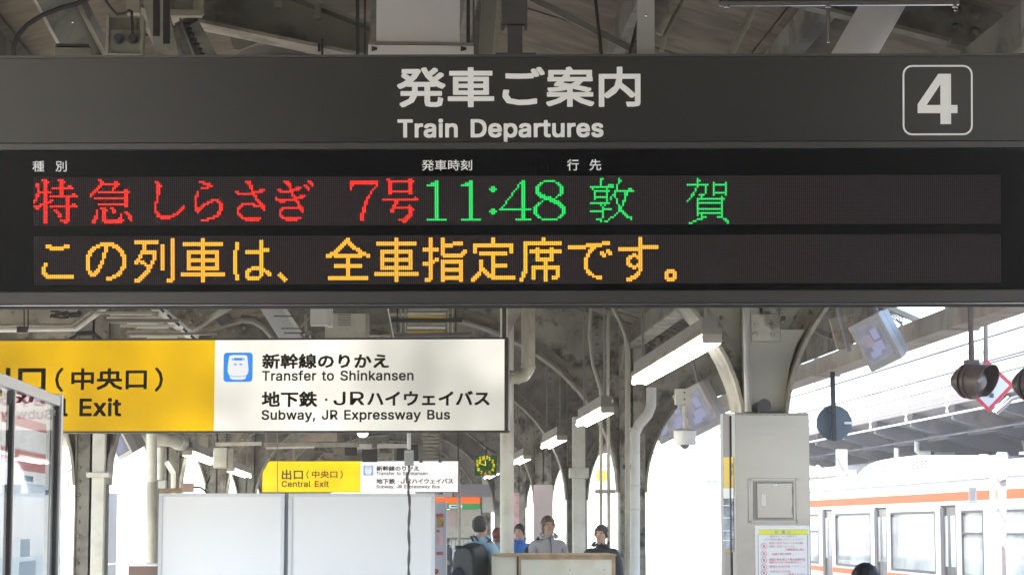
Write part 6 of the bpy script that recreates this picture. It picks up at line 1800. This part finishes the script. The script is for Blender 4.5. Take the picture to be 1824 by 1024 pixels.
# ------------------------------------------------------------------ the train
def train_car(y0, y1, label):
    t = thing('train_car', label, 'train', (13.05, y0, -1.0), 'cars of the train across the tracks')
    x0, x1 = 11.6, 14.5
    H = CAM_Z
    zf, zr = -0.02, H + 1.04
    # side built round the window and door openings
    zwb, zwt = 0.58, 1.90
    L = y1 - y0
    doors = [y0 + L * f for f in (0.17, 0.50, 0.83)]
    DW = 0.66
    opens = [(d - DW, d + DW) for d in doors]
    MB().box(x0, x0 + 0.08, y0, y1, 2.02, zr).build('upper_side', train_white, t)
    segs = []
    prev = y0
    for a, b in opens:
        segs.append((prev, a))
        prev = b
    segs.append((prev, y1))
    for a, b in segs:
        MB().box(x0, x0 + 0.08, a, b, zf, zwb).build('lower_side', train_grey, t)
        MB().box(x0, x0 + 0.08, a, b, zwt, 2.02).build('window_head', train_grey, t)
        ww = [(a + 0.45, b - 0.45)] if b - a > 3 else [(a + 0.55, b - 0.45)]
        pr = a
        for wa, wb in ww:
            MB().box(x0, x0 + 0.08, pr, wa, zwb, zwt).build('pillar', train_grey, t)
            w_ = MB().box(x0 + 0.03, x0 + 0.05, wa, wb, zwb, zwt).build('window', win_glass, t)
            fm = MB()
            for q_ in ((wa, wa + 0.05, zwb, zwt), (wb - 0.05, wb, zwb, zwt), (wa + 0.051, wb - 0.051, zwb, zwb + 0.05), (wa + 0.051, wb - 0.051, zwt - 0.05, zwt)):
                fm.box(x0 - 0.008, x0 + 0.028, *q_[:2], *q_[2:])
            fm.build('frame', train_dark, w_)
            if wb - wa < 2.4:
                MB().box(x0 - 0.006, x0 + 0.027, wa + 0.051, wb - 0.051, 1.42, 1.46).build('sash_bar', train_dark, w_)
            pr = wb
        MB().box(x0, x0 + 0.08, pr, b, zwb, zwt).build('pillar', train_grey, t)
        MB().box(x0 - 0.006, x0 - 0.001, a, b, 0.40, 0.52).build('lower_stripe', orange, t)
    for a, b in opens:
        MB().box(x0 + 0.06, x0 + 0.09, a, b, zf, 2.02).build('door_recess', train_dark, t)
        for da, db in ((a + 0.03, (a + b) / 2 - 0.01), ((a + b) / 2 + 0.01, b - 0.03)):
            d_ = MB().box(x0 + 0.03, x0 + 0.055, da, db, zf + 0.02, 1.97).build('door', stainless, t)
            MB().box(x0 + 0.024, x0 + 0.029, da + 0.13, db - 0.13, 0.75, 1.80).build('door_glass', win_glass, d_)
        MB().box(x0 - 0.004, x0 + 0.028, b - 0.30, b - 0.02, zf + 0.02, 1.97).build('door_edge', train_dark, t)
        MB().tube([(x0 + 0.01, a - 0.03, 0.3), (x0 + 0.01, a - 0.03, 1.8)], 0.018, 8).build('grab_rail', chrome, t)
    MB().box(x0 - 0.006, x0 - 0.001, y0 + 0.02, y1 - 0.02, 2.10, 2.28).build('upper_stripe', orange, t)
    MB().box(x0 - 0.03, x0 - 0.001, y0, y1, zr - 0.12, zr - 0.09).build('gutter', train_white, t)
    # destination window
    dd = y0 + 1.25
    MB().box(x0 - 0.014, x0 - 0.007, dd - 0.3, dd + 0.3, 2.05, 2.35).build('destination_window', bldg_win, t)
    MB().box(x0 - 0.018, x0 - 0.015, dd - 0.15, dd + 0.15, 2.1, 2.3).build('destination_text', screen_red, t)
    # roof
    prof = [(x0, zr), (x0 + 0.08, zr + 0.10), (x0 + 0.35, zr + 0.22), (x0 + 0.9, zr + 0.29), (13.05, zr + 0.31), (x1 - 0.9, zr + 0.29), (x1 - 0.35, zr + 0.22), (x1 - 0.08, zr + 0.10), (x1, zr)]
    MB().prism(prof, lambda x, z: (x, y0, z), lambda x, z: (x, y1, z)).build('roof', train_roof_m, t, smooth=True)
    MB().box(x1 - 0.08, x1, y0, y1, zf, zr).build('far_side', train_white, t)
    MB().box(x0 + 0.081, x1 - 0.081, y0, y0 + 0.06, zf, zr).build('end_wall', train_grey, t)
    MB().box(x0 + 0.081, x1 - 0.081, y1 - 0.06, y1, zf, zr).build('end_wall', train_grey, t)
    MB().box(x0 + 0.1, x1 - 0.1, y0 + 0.3, y1 - 0.3, -0.9, zf - 0.01).build('underframe', black_metal, t)
    # air conditioner
    am, ah = (y0 + y1) / 2, 4.9
    pf = []
    for k in range(13):
        u_ = -1 + 2 * k / 12
        pf.append((am + ah * u_, zr + 0.20 + 0.36 * (1 - abs(u_) ** 4)))
    pf += [(am + ah, zr + 0.15), (am - ah, zr + 0.15)]
    MB().prism(pf, lambda y, z: (x0 + 0.45, y, z), lambda y, z: (x1 - 0.45, y, z)).build('air_conditioner', train_roof_m, t, bevel=0.04)
    for s_ in (-1, 1):
        for k in range(4):
            for j in range(3):
                yq = am + s_ * 2.2 + (k - 1.5) * 0.42
                MB().box(x0 + 0.440, x0 + 0.449, yq - 0.13, yq + 0.13, zr + 0.27 + j * 0.06, zr + 0.29 + j * 0.06).build('vent', train_dark, t)
        MB().box(x0 + 0.446, x0 + 0.449, am + s_ * 2.4 - 0.9, am + s_ * 2.4 + 0.9, zr + 0.235, zr + 0.25).build('shadow_gap', train_dark, t)
    for yq in (y0 + 1.6, y0 + 3.0, y1 - 2.0, y1 - 3.4):
        MB().tube([(12.3, yq, zr + 0.24), (12.3, yq, zr + 0.42)], [0.14, 0.11], 14).build('roof_ventilator', train_grey, t, smooth=True)
    MB().beam((12.0, y0 + 0.4, zr + 0.32), (12.0, am - ah - 0.1, zr + 0.32), 0.08, 0.05).build('roof_conduit', train_grey, t)
    MB().beam((12.0, am + ah + 0.1, zr + 0.32), (12.0, y1 - 0.4, zr + 0.32), 0.08, 0.05).build('roof_conduit', train_grey, t)
    return t


train_car(43.0, 62.6, 'white train car with orange stripe and large windows, farther one, left of the grey pole')
train_car(22.6, 42.6, 'white train car with orange stripe entering at the right edge, right of the grey pole')
t = thing('grey_track_pole', 'weathered grey pole standing in front of the train at the far right', 'pole', P(1784, 940, 36))
MB().beam(P(1784, 853, 36), P(1784, 1060, 36), 0.13, 0.13, up=(0, 1, 0)).build('shaft', mat('weathered_pole', (0.33, 0.30, 0.29), 0.6, var=0.1, dirt=(0.3, 0.2, 0.14), dirt_amt=0.5, dirt_scale=5), t, bevel=0.01)
MB().beam(P(1778, 855, 35.9), P(1792, 846, 35.9), 0.08, 0.05).build('cap_arm', gutter_m, t)
facing(1782, 970, 35.8).slab(MB(), 1777, 953, 1783, 1060, -0.02, 0.02).build('side_strip', wall_cream, t)

# ------------------------------------------------------------------ far kiosk, clock and line sign
t = thing('green_clock', 'green square clock with yellow numerals hanging beyond the near sign', 'clock', P(865, 828, 44))
q = facing(865, 828, 44, -3)
green = emit('lit_green_dial', (0.012, 0.05, 0.004), 0.7, base=(0.03, 0.08, 0.03))
q.slab(MB(), 845, 811, 885, 847, -0.16, 0.0).build('case', green, t, bevel=0.01)
yg = emit('yellow_numeral_glow', (0.95, 0.72, 0.0), 2.0)
og = emit('orange_numeral_glow', (0.95, 0.33, 0.0), 1.9)
cu_, cv_ = q.uv(865, 828.5)
rr = 14.5 * 44 / F
for k in range(12):
    an = math.radians(90 - 30 * (k + 1))
    txt = str(k + 1)
    so, sf = latin_outline(txt)
    xs_ = [v[0] for v in so]
    ys_ = [v[1] for v in so]
    h_ = 0.062
    sc_ = h_ / (max(ys_) - min(ys_))
    me = bpy.data.meshes.new('numeral')
    me.from_pydata([tuple(q.at(cu_ + rr * math.cos(an) + (v[0] - (max(xs_) + min(xs_)) / 2) * sc_, cv_ + rr * math.sin(an) + (v[1] - (max(ys_) + min(ys_)) / 2) * sc_, 0.003)) for v in so], [], sf)
    link_mesh('numeral', me, og if k in (4, 5, 6) else yg, t)
for an, ln, w_ in ((math.radians(90 - 354), 0.10, 0.012), (math.radians(90 - 288), 0.14, 0.009)):
    d_ = q.U * math.cos(an) + q.V * math.sin(an)
    MB().obox(q.at(cu_, cv_, 0.008) + d_ * ln / 2, d_ * ln / 2, d_.cross(q.N) * w_ / 2, q.N * 0.002).build('hand', yg, t)
MB().tube([P(866, 811, 44.1), P(866, 797, 44.1)], 0.02, 8).build('hanger', black_metal, t)
MB().tube([P(850, 785, 44.1), P(866, 797, 44.1), P(884, 806, 44.1)], 0.012, 6).build('stay', black_metal, t)

t = thing('kiosk', 'distant kiosk with an orange and green fascia sign and a cream counter', 'kiosk', P(815, 930, 62))
q = facing(815, 930, 62)
kio = emit('orange_fascia', (0.95, 0.16, 0.02), 0.85, base=(0.4, 0.1, 0.02))
kig = emit('green_fascia', (0.04, 0.30, 0.10), 0.85, base=(0.02, 0.15, 0.06))
kib = mat('kiosk_blue', (0.08, 0.28, 0.62), 0.4)
q.slab(MB(), 760, 862, 884, 884.5, -0.5, 0.02).build('upper_wall', mat('lavender_wall', (0.38, 0.39, 0.44), 0.6), t)
q.slab(MB(), 760, 885, 855, 896, -0.4, 0.10).build('orange_fascia', kio, t)
q.slab(MB(), 760, 896.3, 855, 906, -0.4, 0.10).build('green_fascia', kig, t)
lettering('kiosk', type('Z', (), {'at': q.at, 'uv': q.uv})(), (801, 898.5, 824, 904.5), icon_white, t, latin=True, bold=0.02, d=0.105) if False else None
q.slab(MB(), 800, 898.5, 823, 904.5, 0.101, 0.108).build('logo_plate', icon_white, t, bevel=0.004)
q.slab(MB(), 803, 900, 820, 903, 0.1085, 0.112).build('logo_bar', kib, t)
q.slab(MB(), 760, 906.3, 860, 957, -1.5, -1.4).build('back_wall', cream, t)
q.slab(MB(), 793, 906.3, 814, 938, -1.39, -1.35).build('poster', mat('pale_pink_poster', (0.62, 0.48, 0.50), 0.5), t)
q.slab(MB(), 795, 957, 862, 960, -0.6, 0.15).build('counter_top', grey_paint, t)
q.slab(MB(), 795, 960.3, 862, 1040, -0.5, 0.05).build('counter_front', white_paint, t)
for k in range(9):
    q.slab(MB(), 796 + k * 7.4, 961, 796.7 + k * 7.4, 1040, 0.051, 0.055).build('tile_joint', grey_ink, t)
for b in (977, 997):
    q.slab(MB(), 796, b, 862, b + 0.8, 0.0555, 0.058).build('tile_joint', grey_ink, t)
q.slab(MB(), 809, 938, 842, 957, -0.4, -0.1).build('cream_box', wall_cream, t)
q.slab(MB(), 860, 850, 884, 912, -0.3, 0.0).build('white_pillar', white_paint, t)
MB().tube([q.P(874, 866, 0.1), q.P(878, 866, 0.1), q.P(879, 905, 0.1)], 0.03, 8).build('pipe', cream, t)
t = thing('thin_grey_pole', 'thin grey pole standing before the kiosk', 'pole', P(818, 900, 55))
MB().tube([P(818, 860, 55), P(818, 945, 55), P(818, 1040, 55)], 0.04, 12).build('shaft', gutter_m, t, smooth=True)
t = thing('line_name_sign', 'white line name sign peeping out under the far direction sign', 'sign', P(790, 879, 56))
q2 = facing(790, 879, 56)
q2.slab(MB(), 740, 872.5, 806, 884, -0.12, 0.0).build('panel', white_poster, t)
q2.slab(MB(), 806.2, 870, 808, 885, -0.12, 0.01).build('end_cap', black_metal, t)
lettering('c Line', q2, (775, 875, 789, 880), ink, t, latin=True, bold=0.04, d=0.002)

# lamp-post style round green white shape and pale boards near the right row
t = thing('pink_board', 'pinkish grey board standing beyond the columns, left of the white casing', 'board', P(968, 890, 38))
facing(968, 890, 38).slab(MB(), 951, 863, 985, 1040, -0.06, 0.0).build('board', mat('pinkish_board', (0.48, 0.40, 0.40), 0.6, var=0.05), t)
t = thing('narrow_pink_board', 'narrow pinkish poster board just right of the round cream pole', 'board', P(920, 920, 40))
facing(920, 920, 40).slab(MB(), 915, 877, 925, 1040, -0.06, 0.0).build('board', pr3, t)
t = thing('orange_plate', 'orange round plate outside behind the pair of thin conduits', 'sign', P(1072, 847, 60))
MB().tube([P(1072, 847, 60), P(1072, 847, 60.1)], 0.17, 20).build('plate', mat('orange_plate', (0.75, 0.33, 0.03), 0.5), t)
t = thing('blue_triangle_sign', 'pale blue pair of triangles on a bracket in the white outside light', 'sign', P(1269, 858, 70))
for a in (1263, 1274):
    MB().prism([(P(a - 5, 855, 70).x, P(a - 5, 855, 70).z), (P(a + 5, 855, 70).x, P(a + 5, 855, 70).z), (P(a, 862, 70).x, P(a, 862, 70).z)], lambda x, z: (x, 70, z), lambda x, z: (x, 70.05, z)).build('triangle', kib, t)
MB().tube([P(1269, 855, 70.1), P(1269, 1030, 70.1)], 0.03, 8).build('post', pale_grey, t)
# pale fence and low building seen between the columns on the right
t = thing('white_fence', 'pale railing fence outside, left of the stainless cover', 'fence', P(1262, 1010, 66))
for k in range(9):
    MB().box(9.2, 9.24, 66 + k * 0.5, 66.05 + k * 0.5, -1.1, P(1262, 1003, 66).z).build('picket', pale_grey, t)
MB().box(9.19, 9.25, 66, 70.1, P(1262, 1003, 66).z, P(1262, 1000, 66).z).build('top_rail', pale_grey, t)

# ------------------------------------------------------------------ buildings and equipment outside
def building(name, label, x0, x1, y0, y1, h, m_, face, wx, wz, win=bldg_win):
    b = thing(name, label, 'building', ((x0 + x1) / 2, y0, -1.2))
    MB().box(x0, x1, y0, y1, -1.2, h).build('walls', m_, b)
    MB().box(x0 - 0.2, x1 + 0.2, y0 - 0.2, y1 + 0.2, h, h + 0.4).build('parapet', m_, b)
    z = 2.0
    while z + wz < h - 1:
        if face == 'front':
            x = x0 + 1.0
            while x + wx < x1 - 0.5:
                MB().box(x, x + wx, y0 - 0.06, y0 - 0.01, z, z + wz).build('window', win, b)
                x += wx * 1.9
        else:
            y = y0 + 1.0
            while y + wx < y1 - 0.5:
                MB().box(x0 - 0.06, x0 - 0.01, y, y + wx, z, z + wz).build('window', win, b)
                y += wx * 1.9
        z += wz * 2.0
    return b


pale_win = mat('pale_blind_window', (0.42, 0.46, 0.50), 0.4)
building('office_block', 'pale office block far beyond the canopy across the tracks', 46, 70, 190, 240, 16.5, bldg, 'front', 2.6, 1.6, pale_win)
building('low_block', 'long pale low building beyond the canopy across the tracks', 30, 44, 150, 230, 10.5, mat('white_block', (0.62, 0.62, 0.62), 0.7), 'side', 3.0, 1.5, pale_win)
building('left_block', 'pale building outside beyond the left tracks', -60, -34, 150, 200, 11, bldg, 'front', 2.4, 1.6, pale_win)
t = thing('louvred_building', 'grey louvred equipment building outside left of the leftmost column', 'building', P(146, 930, 60))
xa, xb = P(134, 900, 60).x, P(160, 900, 60).x
MB().box(xa, xb, 60, 66, -1.2, P(146, 873, 60).z).build('walls', bldg2, t)
for k in range(10):
    xx = xa + (xb - xa) * (k + 0.5) / 10
    MB().box(xx - 0.008, xx + 0.008, 59.95, 59.995, P(146, 990, 60).z, P(146, 876, 60).z).build('louvre', pale_grey, t)
t = thing('rooftop_unit', 'small white rooftop equipment on the louvred building outside left', 'equipment', P(136, 850, 60))
MB().box(P(124, 850, 60).x, P(158, 850, 60).x, 60, 62, P(146, 866, 60).z, P(146, 840, 60).z).build('case', white_paint, t, bevel=0.02)
MB().box(P(112, 850, 60).x, P(150, 850, 60).x, 59.5, 61, P(146, 872.5, 60).z, P(146, 866.5, 60).z).build('walkway', pale_grey, t)
MB().tube([P(120, 868, 59.4), P(120, 838, 59.4), P(132, 833, 59.4)], 0.05, 8).build('pipe', grey_paint, t)
t = thing('left_handrail', 'thin handrail crossing the white outside light at the lower left', 'handrail', P(160, 1010, 50))
MB().tube([P(108, 1014, 50), P(160, 1008, 50), P(215, 1003, 50)], 0.025, 8).build('rail', grey_paint, t)

# ------------------------------------------------------------------ thin scattering box added to imitate glare from the bright outside
hz = MB().box(-90, 120, -70, 280, -2.6, 22.5).build('glare_haze', None)
hz['kind'] = 'stuff'
hm_ = bpy.data.materials.new('glare_air')
hm_.use_nodes = True
for n_ in list(hm_.node_tree.nodes):
    if n_.type == 'BSDF_PRINCIPLED':
        hm_.node_tree.nodes.remove(n_)
pv = hm_.node_tree.nodes.new('ShaderNodeVolumePrincipled')
pv.inputs['Color'].default_value = (1.0, 0.975, 0.93, 1)
pv.inputs['Density'].default_value = HAZE
pv.inputs['Anisotropy'].default_value = 0.2
hm_.node_tree.links.new(pv.outputs[0], hm_.node_tree.nodes['Material Output'].inputs['Volume'])
hz.data.materials.append(hm_)


# ------------------------------------------------------------------ people
def skin_mesh(name, verts, edges, radii, root, subsurf, material, parent):
    me = bpy.data.meshes.new(name)
    me.from_pydata([tuple(v) for v in verts], edges, [])
    o = bpy.data.objects.new(name, me)
    col.objects.link(o)
    md = o.modifiers.new('skin', 'SKIN')
    md.use_smooth_shade = True
    if not me.skin_vertices:
        bpy.context.view_layer.objects.active = o
    sv_ = me.skin_vertices[0].data
    for i, r in enumerate(radii):
        sv_[i].radius = (r, r) if not isinstance(r, tuple) else r
        sv_[i].use_root = (i == root)
    ss = o.modifiers.new('sub', 'SUBSURF')
    ss.levels = subsurf
    ss.render_levels = subsurf
    bpy.context.view_layer.update()
    ev = o.evaluated_get(bpy.context.evaluated_depsgraph_get())
    m2 = bpy.data.meshes.new_from_object(ev)
    bpy.data.objects.remove(o)
    for p in m2.polygons:
        p.use_smooth = True
    m2.materials.clear()
    return link_mesh(name, m2, material, parent)


def person(px, py_top, Y, H, face_deg, label, coat, trousers, hair, hair_kind='short', arms='down', extra=None):
    """px, py_top: photo position of the top of the head; face_deg: heading, 0 looks along +Y, 180 towards the camera"""
    top = P(px, py_top, Y)
    H = top.z if H is None else H
    root = thing('person', label, 'person', (top.x, Y, 0))
    a = math.radians(face_deg)
    f = Vector((math.sin(a), math.cos(a), 0))
    r = Vector((math.cos(a), -math.sin(a), 0))
    base = Vector((top.x, Y, 0))

    def pt(x, y, z):
        return base + r * x * H + f * y * H + Vector((0, 0, z * H))
    V, E, R = [], [], []

    def add(p, rad, par=None):
        V.append(p)
        R.append(rad)
        if par is not None:
            E.append((par, len(V) - 1))
        return len(V) - 1
    pel = add(pt(0, 0, .52), (.075 * H, .058 * H))
    wai = add(pt(0, 0, .61), (.068 * H, .052 * H), pel)
    che = add(pt(0, -.005, .72), (.078 * H, .058 * H), wai)
    nb = add(pt(0, -.008, .82), .038 * H, che)
    nk = add(pt(0, .0, .855), .031 * H, nb)
    jaw = add(pt(0, .012, .888), .036 * H, nk)
    mid = add(pt(0, .006, .925), .046 * H, jaw)
    crn = add(pt(0, .0, .962), .038 * H, mid)
    sh, hands = [], []
    for s in (-1, 1):
        s1 = add(pt(s * .105, -.005, .795), .034 * H, che)
        if arms == 'down' or (arms == 'raise' and s < 0):
            el = (s * .135, -.01, .62)
            wr = (s * .135, .03, .48)
            hd = (s * .132, .04, .44)
        elif arms == 'raise':
            el = (s * .15, .06, .68)
            wr = (s * .13, .14, .80)
            hd = (s * .125, .15, .84)
        else:   # front: forearms forward
            el = (s * .13, .0, .63)
            wr = (s * .07, .13, .66)
            hd = (s * .05, .165, .67)
        e1 = add(pt(*el), .024 * H, s1)
        w1 = add(pt(*wr), .015 * H, e1)
        h1 = add(pt(*hd), (.022 * H, .012 * H), w1)
        d = (Vector(hd) - Vector(wr)).normalized()
        for k in range(4):
            o_ = (k - 1.5) * .009
            ln = (.036, .042, .040, .030)[k]
            b1 = Vector(hd) + d * .014 + Vector((0, o_, 0)) if abs(d.z) > .5 else Vector(hd) + d * .014 + Vector((o_, 0, 0))
            f1 = add(pt(*(b1 + d * ln * .5)), .0050 * H, h1)
            add(pt(*(b1 + d * ln + Vector((-s * .006, 0.004, 0)))), .0042 * H, f1)
        tb = add(pt(*(Vector(hd) + Vector((-s * .012, .014, 0)))), .0058 * H, w1)
        add(pt(*(Vector(hd) + d * .018 + Vector((-s * .018, .020, 0)))), .0048 * H, tb)
        hip = add(pt(s * .05, 0, .475), .054 * H, pel)
        kn = add(pt(s * .055, .008, .28), .034 * H, hip)
        an = add(pt(s * .055, -.008, .05), .021 * H, kn)
        add(pt(s * .058, .06, .020), .019 * H, an)
        sh.append((s1, e1, w1, hip, kn, an))
    skin_mesh('body', V, E, R, pel, 1, skin_m, root)
    # clothes follow the same skeleton
    g = .009 * H

    def grow(idx, extra_r):
        return [((R[i][0] + extra_r, R[i][1] + extra_r) if isinstance(R[i], tuple) else R[i] + extra_r) for i in idx]
    ids = [pel, wai, che, nb]
    for s1, e1, w1, hip, kn, an in sh:
        ids += [s1, e1, w1]
    m_ = {v: k for k, v in enumerate(ids)}
    vv = [V[i].copy() for i in ids]
    vv[m_[nb]] = pt(0, -.010, .822)
    ee = [(m_[pel], m_[wai]), (m_[wai], m_[che]), (m_[che], m_[nb]), (m_[nb], len(ids))]
    rr = grow(ids, g)
    rr[m_[nb]] = .047 * H
    vv.append(pt(0, -.002, .866))
    rr.append(.041 * H)
    for s1, e1, w1, hip, kn, an in sh:
        ee += [(m_[che], m_[s1]), (m_[s1], m_[e1]), (m_[e1], m_[w1])]
    skin_mesh('jacket', vv, ee, rr, 0, 2, coat, root)
    ids = [pel] + [q for s_ in sh for q in s_[3:6]]
    m_ = {v: k for k, v in enumerate(ids)}
    ee = []
    for s1, e1, w1, hip, kn, an in sh:
        ee += [(m_[pel], m_[hip]), (m_[hip], m_[kn]), (m_[kn], m_[an])]
    skin_mesh('trousers', [V[i] for i in ids], ee, grow(ids, g * .9), 0, 1, trousers, root)
    for s in (-1, 1):
        skin_mesh('shoe', [pt(s * .056, -.02, .022), pt(s * .058, .03, .022), pt(s * .060, .075, .016)], [(0, 1), (1, 2)], [.024 * H, .025 * H, .018 * H], 0, 1, shoe_m, root)
    # front zip, hem seam and collar fold of the jacket
    MB().tube([pt(0, .062, .60), pt(0, .072, .70), pt(0, .066, .78), pt(0, .042, .838)], .0035 * H, 6).build('zip', black_metal, root)
    for s in (-1, 1):
        MB().tube([pt(s * .012, .050, .850), pt(s * .040, .046, .835), pt(s * .058, .030, .842), pt(s * .050, -.010, .862)], .0085 * H, 8).build('collar_fold', coat, root, smooth=True)
    # face
    for s in (-1, 1):
        c = pt(s * .018, .050, .925)
        MB().ball(c, .0052 * H, .0052 * H, .0040 * H, 8, 6).build('eye', eye_m, root, smooth=True)
        c = pt(s * .047, .0, .918)
        MB().ball(c, .007 * H, .010 * H, .016 * H, 8, 6).build('ear', skin_m, root, smooth=True)
    MB().tube([pt(0, .050, .928), pt(0, .062, .908), pt(0, .052, .903)], [.004 * H, .0085 * H, .005 * H], 8).build('nose', skin_m, root, smooth=True)
    MB().beam(pt(-.012, .052, .890), pt(.012, .052, .890), .006 * H, .004 * H).build('mouth', lip_m, root)
    # hair: a lumpy cap with strands, open over the face
    rn = random.Random(int(px))
    mb = MB()
    n, m2 = 26, 14
    vs = []
    hc = pt(0, -.006, .930)
    low = {'short': -0.80, 'bob': -1.25, 'long': -2.2}[hair_kind]
    for j in range(m2 + 1):
        for k in range(n):
            u = 2 * math.pi * k / n
            fr = math.cos(u)            # 1 = front
            lo = low if fr < 0.45 else (0.22 if fr > 0.80 else low * 0.3 + 0.1)
            tt = math.pi / 2 + (math.asin(max(-1, max(lo, -1))) - math.pi / 2) * j / m2
            rad = .0505 + .0022 * math.sin(k * 2.9 + j * .9) + rn.uniform(-.0022, .0022)
            z = math.sin(tt) * (.057 + rn.uniform(-.0015, .0015))
            c_ = math.cos(tt)
            if lo < -1 and j > m2 * 0.6:
                c_ = max(c_, .82)
                z = -.02 + (lo + 0.2) * .045 * (j - m2 * .6) / (m2 * .4)
            vs.append(hc + (f * fr * rad * 1.06 + r * math.sin(u) * rad * .95) * H * c_ + Vector((0, 0, z * H)))
    fs = []
    for j in range(m2):
        for k in range(n):
            k2 = (k + 1) % n
            fs.append((j * n + k, j * n + k2, (j + 1) * n + k2, (j + 1) * n + k))
    hm = mb.add(vs, fs).build('hair', hair, root, smooth=True)
    sd = hm.modifiers.new('thick', 'SOLIDIFY')
    sd.thickness = .008
    if extra:
        extra(root, pt, H)
    return root


def backpack_and_camera(root, pt, H):
    t = thing('backpack', 'bulky black backpack on the back of the person beside the low cream wall', 'backpack', pt(0, -.12, .65))
    fx = (pt(1, 0, 0) - pt(0, 0, 0)).normalized()
    fy = (pt(0, 1, 0) - pt(0, 0, 0)).normalized()
    prof = [(-.085, -.15), (.085, -.15), (.10, -.10), (.098, .04), (.085, .10), (.055, .135), (.0, .145), (-.055, .135), (-.085, .10), (-.098, .04), (-.10, -.10)]
    c0 = pt(0, -.045, .67)
    MB().prism(prof, lambda x, z: c0 + fx * x * H * 1.12 + Vector((0, 0, z * H * 1.05)), lambda x, z: c0 + fx * x * H * .95 - fy * .125 * H + Vector((0, 0, z * H * .9))).build('bag', cl_black, t, smooth=True, bevel=0.03)
    MB().ball(pt(-.03, -.165, .60), .06 * H, .04 * H, .07 * H, 14, 10).build('pocket', cl_navy, t, smooth=True)
    for s in (-1, 1):
        MB().tube([pt(s * .055, -.03, .80), pt(s * .06, .02, .825), pt(s * .062, .06, .77), pt(s * .065, .05, .65)], .013 * H, 8).build('strap', cl_black, t, smooth=True)
    MB().tube([pt(-.02, -.05, .83), pt(-.02, -.07, .855), pt(.02, -.07, .855), pt(.02, -.05, .83)], .006 * H, 8).build('carry_loop', cl_black, t, smooth=True)
    MB().tube([pt(-.10, -.10, .775), pt(-.10, -.10, .80)], .022 * H, 10).build('bottle_cap', black_metal, t, smooth=True)


def shoulder_bag(root, pt, H):
    t = thing('shoulder_bag', 'black shoulder bag on the person in the light grey jacket', 'bag', pt(.12, -.02, .7))
    MB().ball(pt(.135, -.03, .70), .035 * H, .05 * H, .075 * H, 14, 10).build('bag', cl_black, t, smooth=True)
    MB().tube([pt(.13, 0, .76), pt(.07, .0, .835), pt(.05, -.06, .80)], .008 * H, 8).build('strap', cl_black, t, smooth=True)


person(856, 914, 24.6, None, 42, 'person in a light blue jacket seen from behind, wearing a black backpack', cl_lblue, cl_navy, hair_grey, 'short', 'front', backpack_and_camera)
person(887, 936, 31.0, None, 30, 'person with reddish hair in a steel blue coat half hidden by the round cream pole', cl_steel, cl_navy, mat('red_brown_hair', (0.12, 0.025, 0.02), 0.45, var=0.2), 'bob', 'down')
person(925, 929, 31.5, None, 200, 'person in a bright blue jacket raising one hand, right of the round cream pole', cl_blue, cl_navy, hair_black, 'short', 'raise')
person(976, 914, 27.0, None, 165, 'person with light brown hair in a pale grey jacket behind the low cream wall', cl_grey, cl_navy, hair_brown, 'bob', 'down', shoulder_bag)
person(1071, 930, 26.0, None, 205, 'person in black with bowed head behind the right end of the low cream wall', cl_black, cl_black, hair_grey, 'short', 'down')
person(796, 955, 52.0, None, 60, 'distant dark haired person standing in front of the kiosk poster', cl_navy, cl_navy, hair_black, 'short', 'down')
person(1541, 994, 10.5, None, 10, 'dark haired person whose head top shows at the bottom edge in front of the train', cl_navy, cl_navy, hair_black, 'short', 'down')
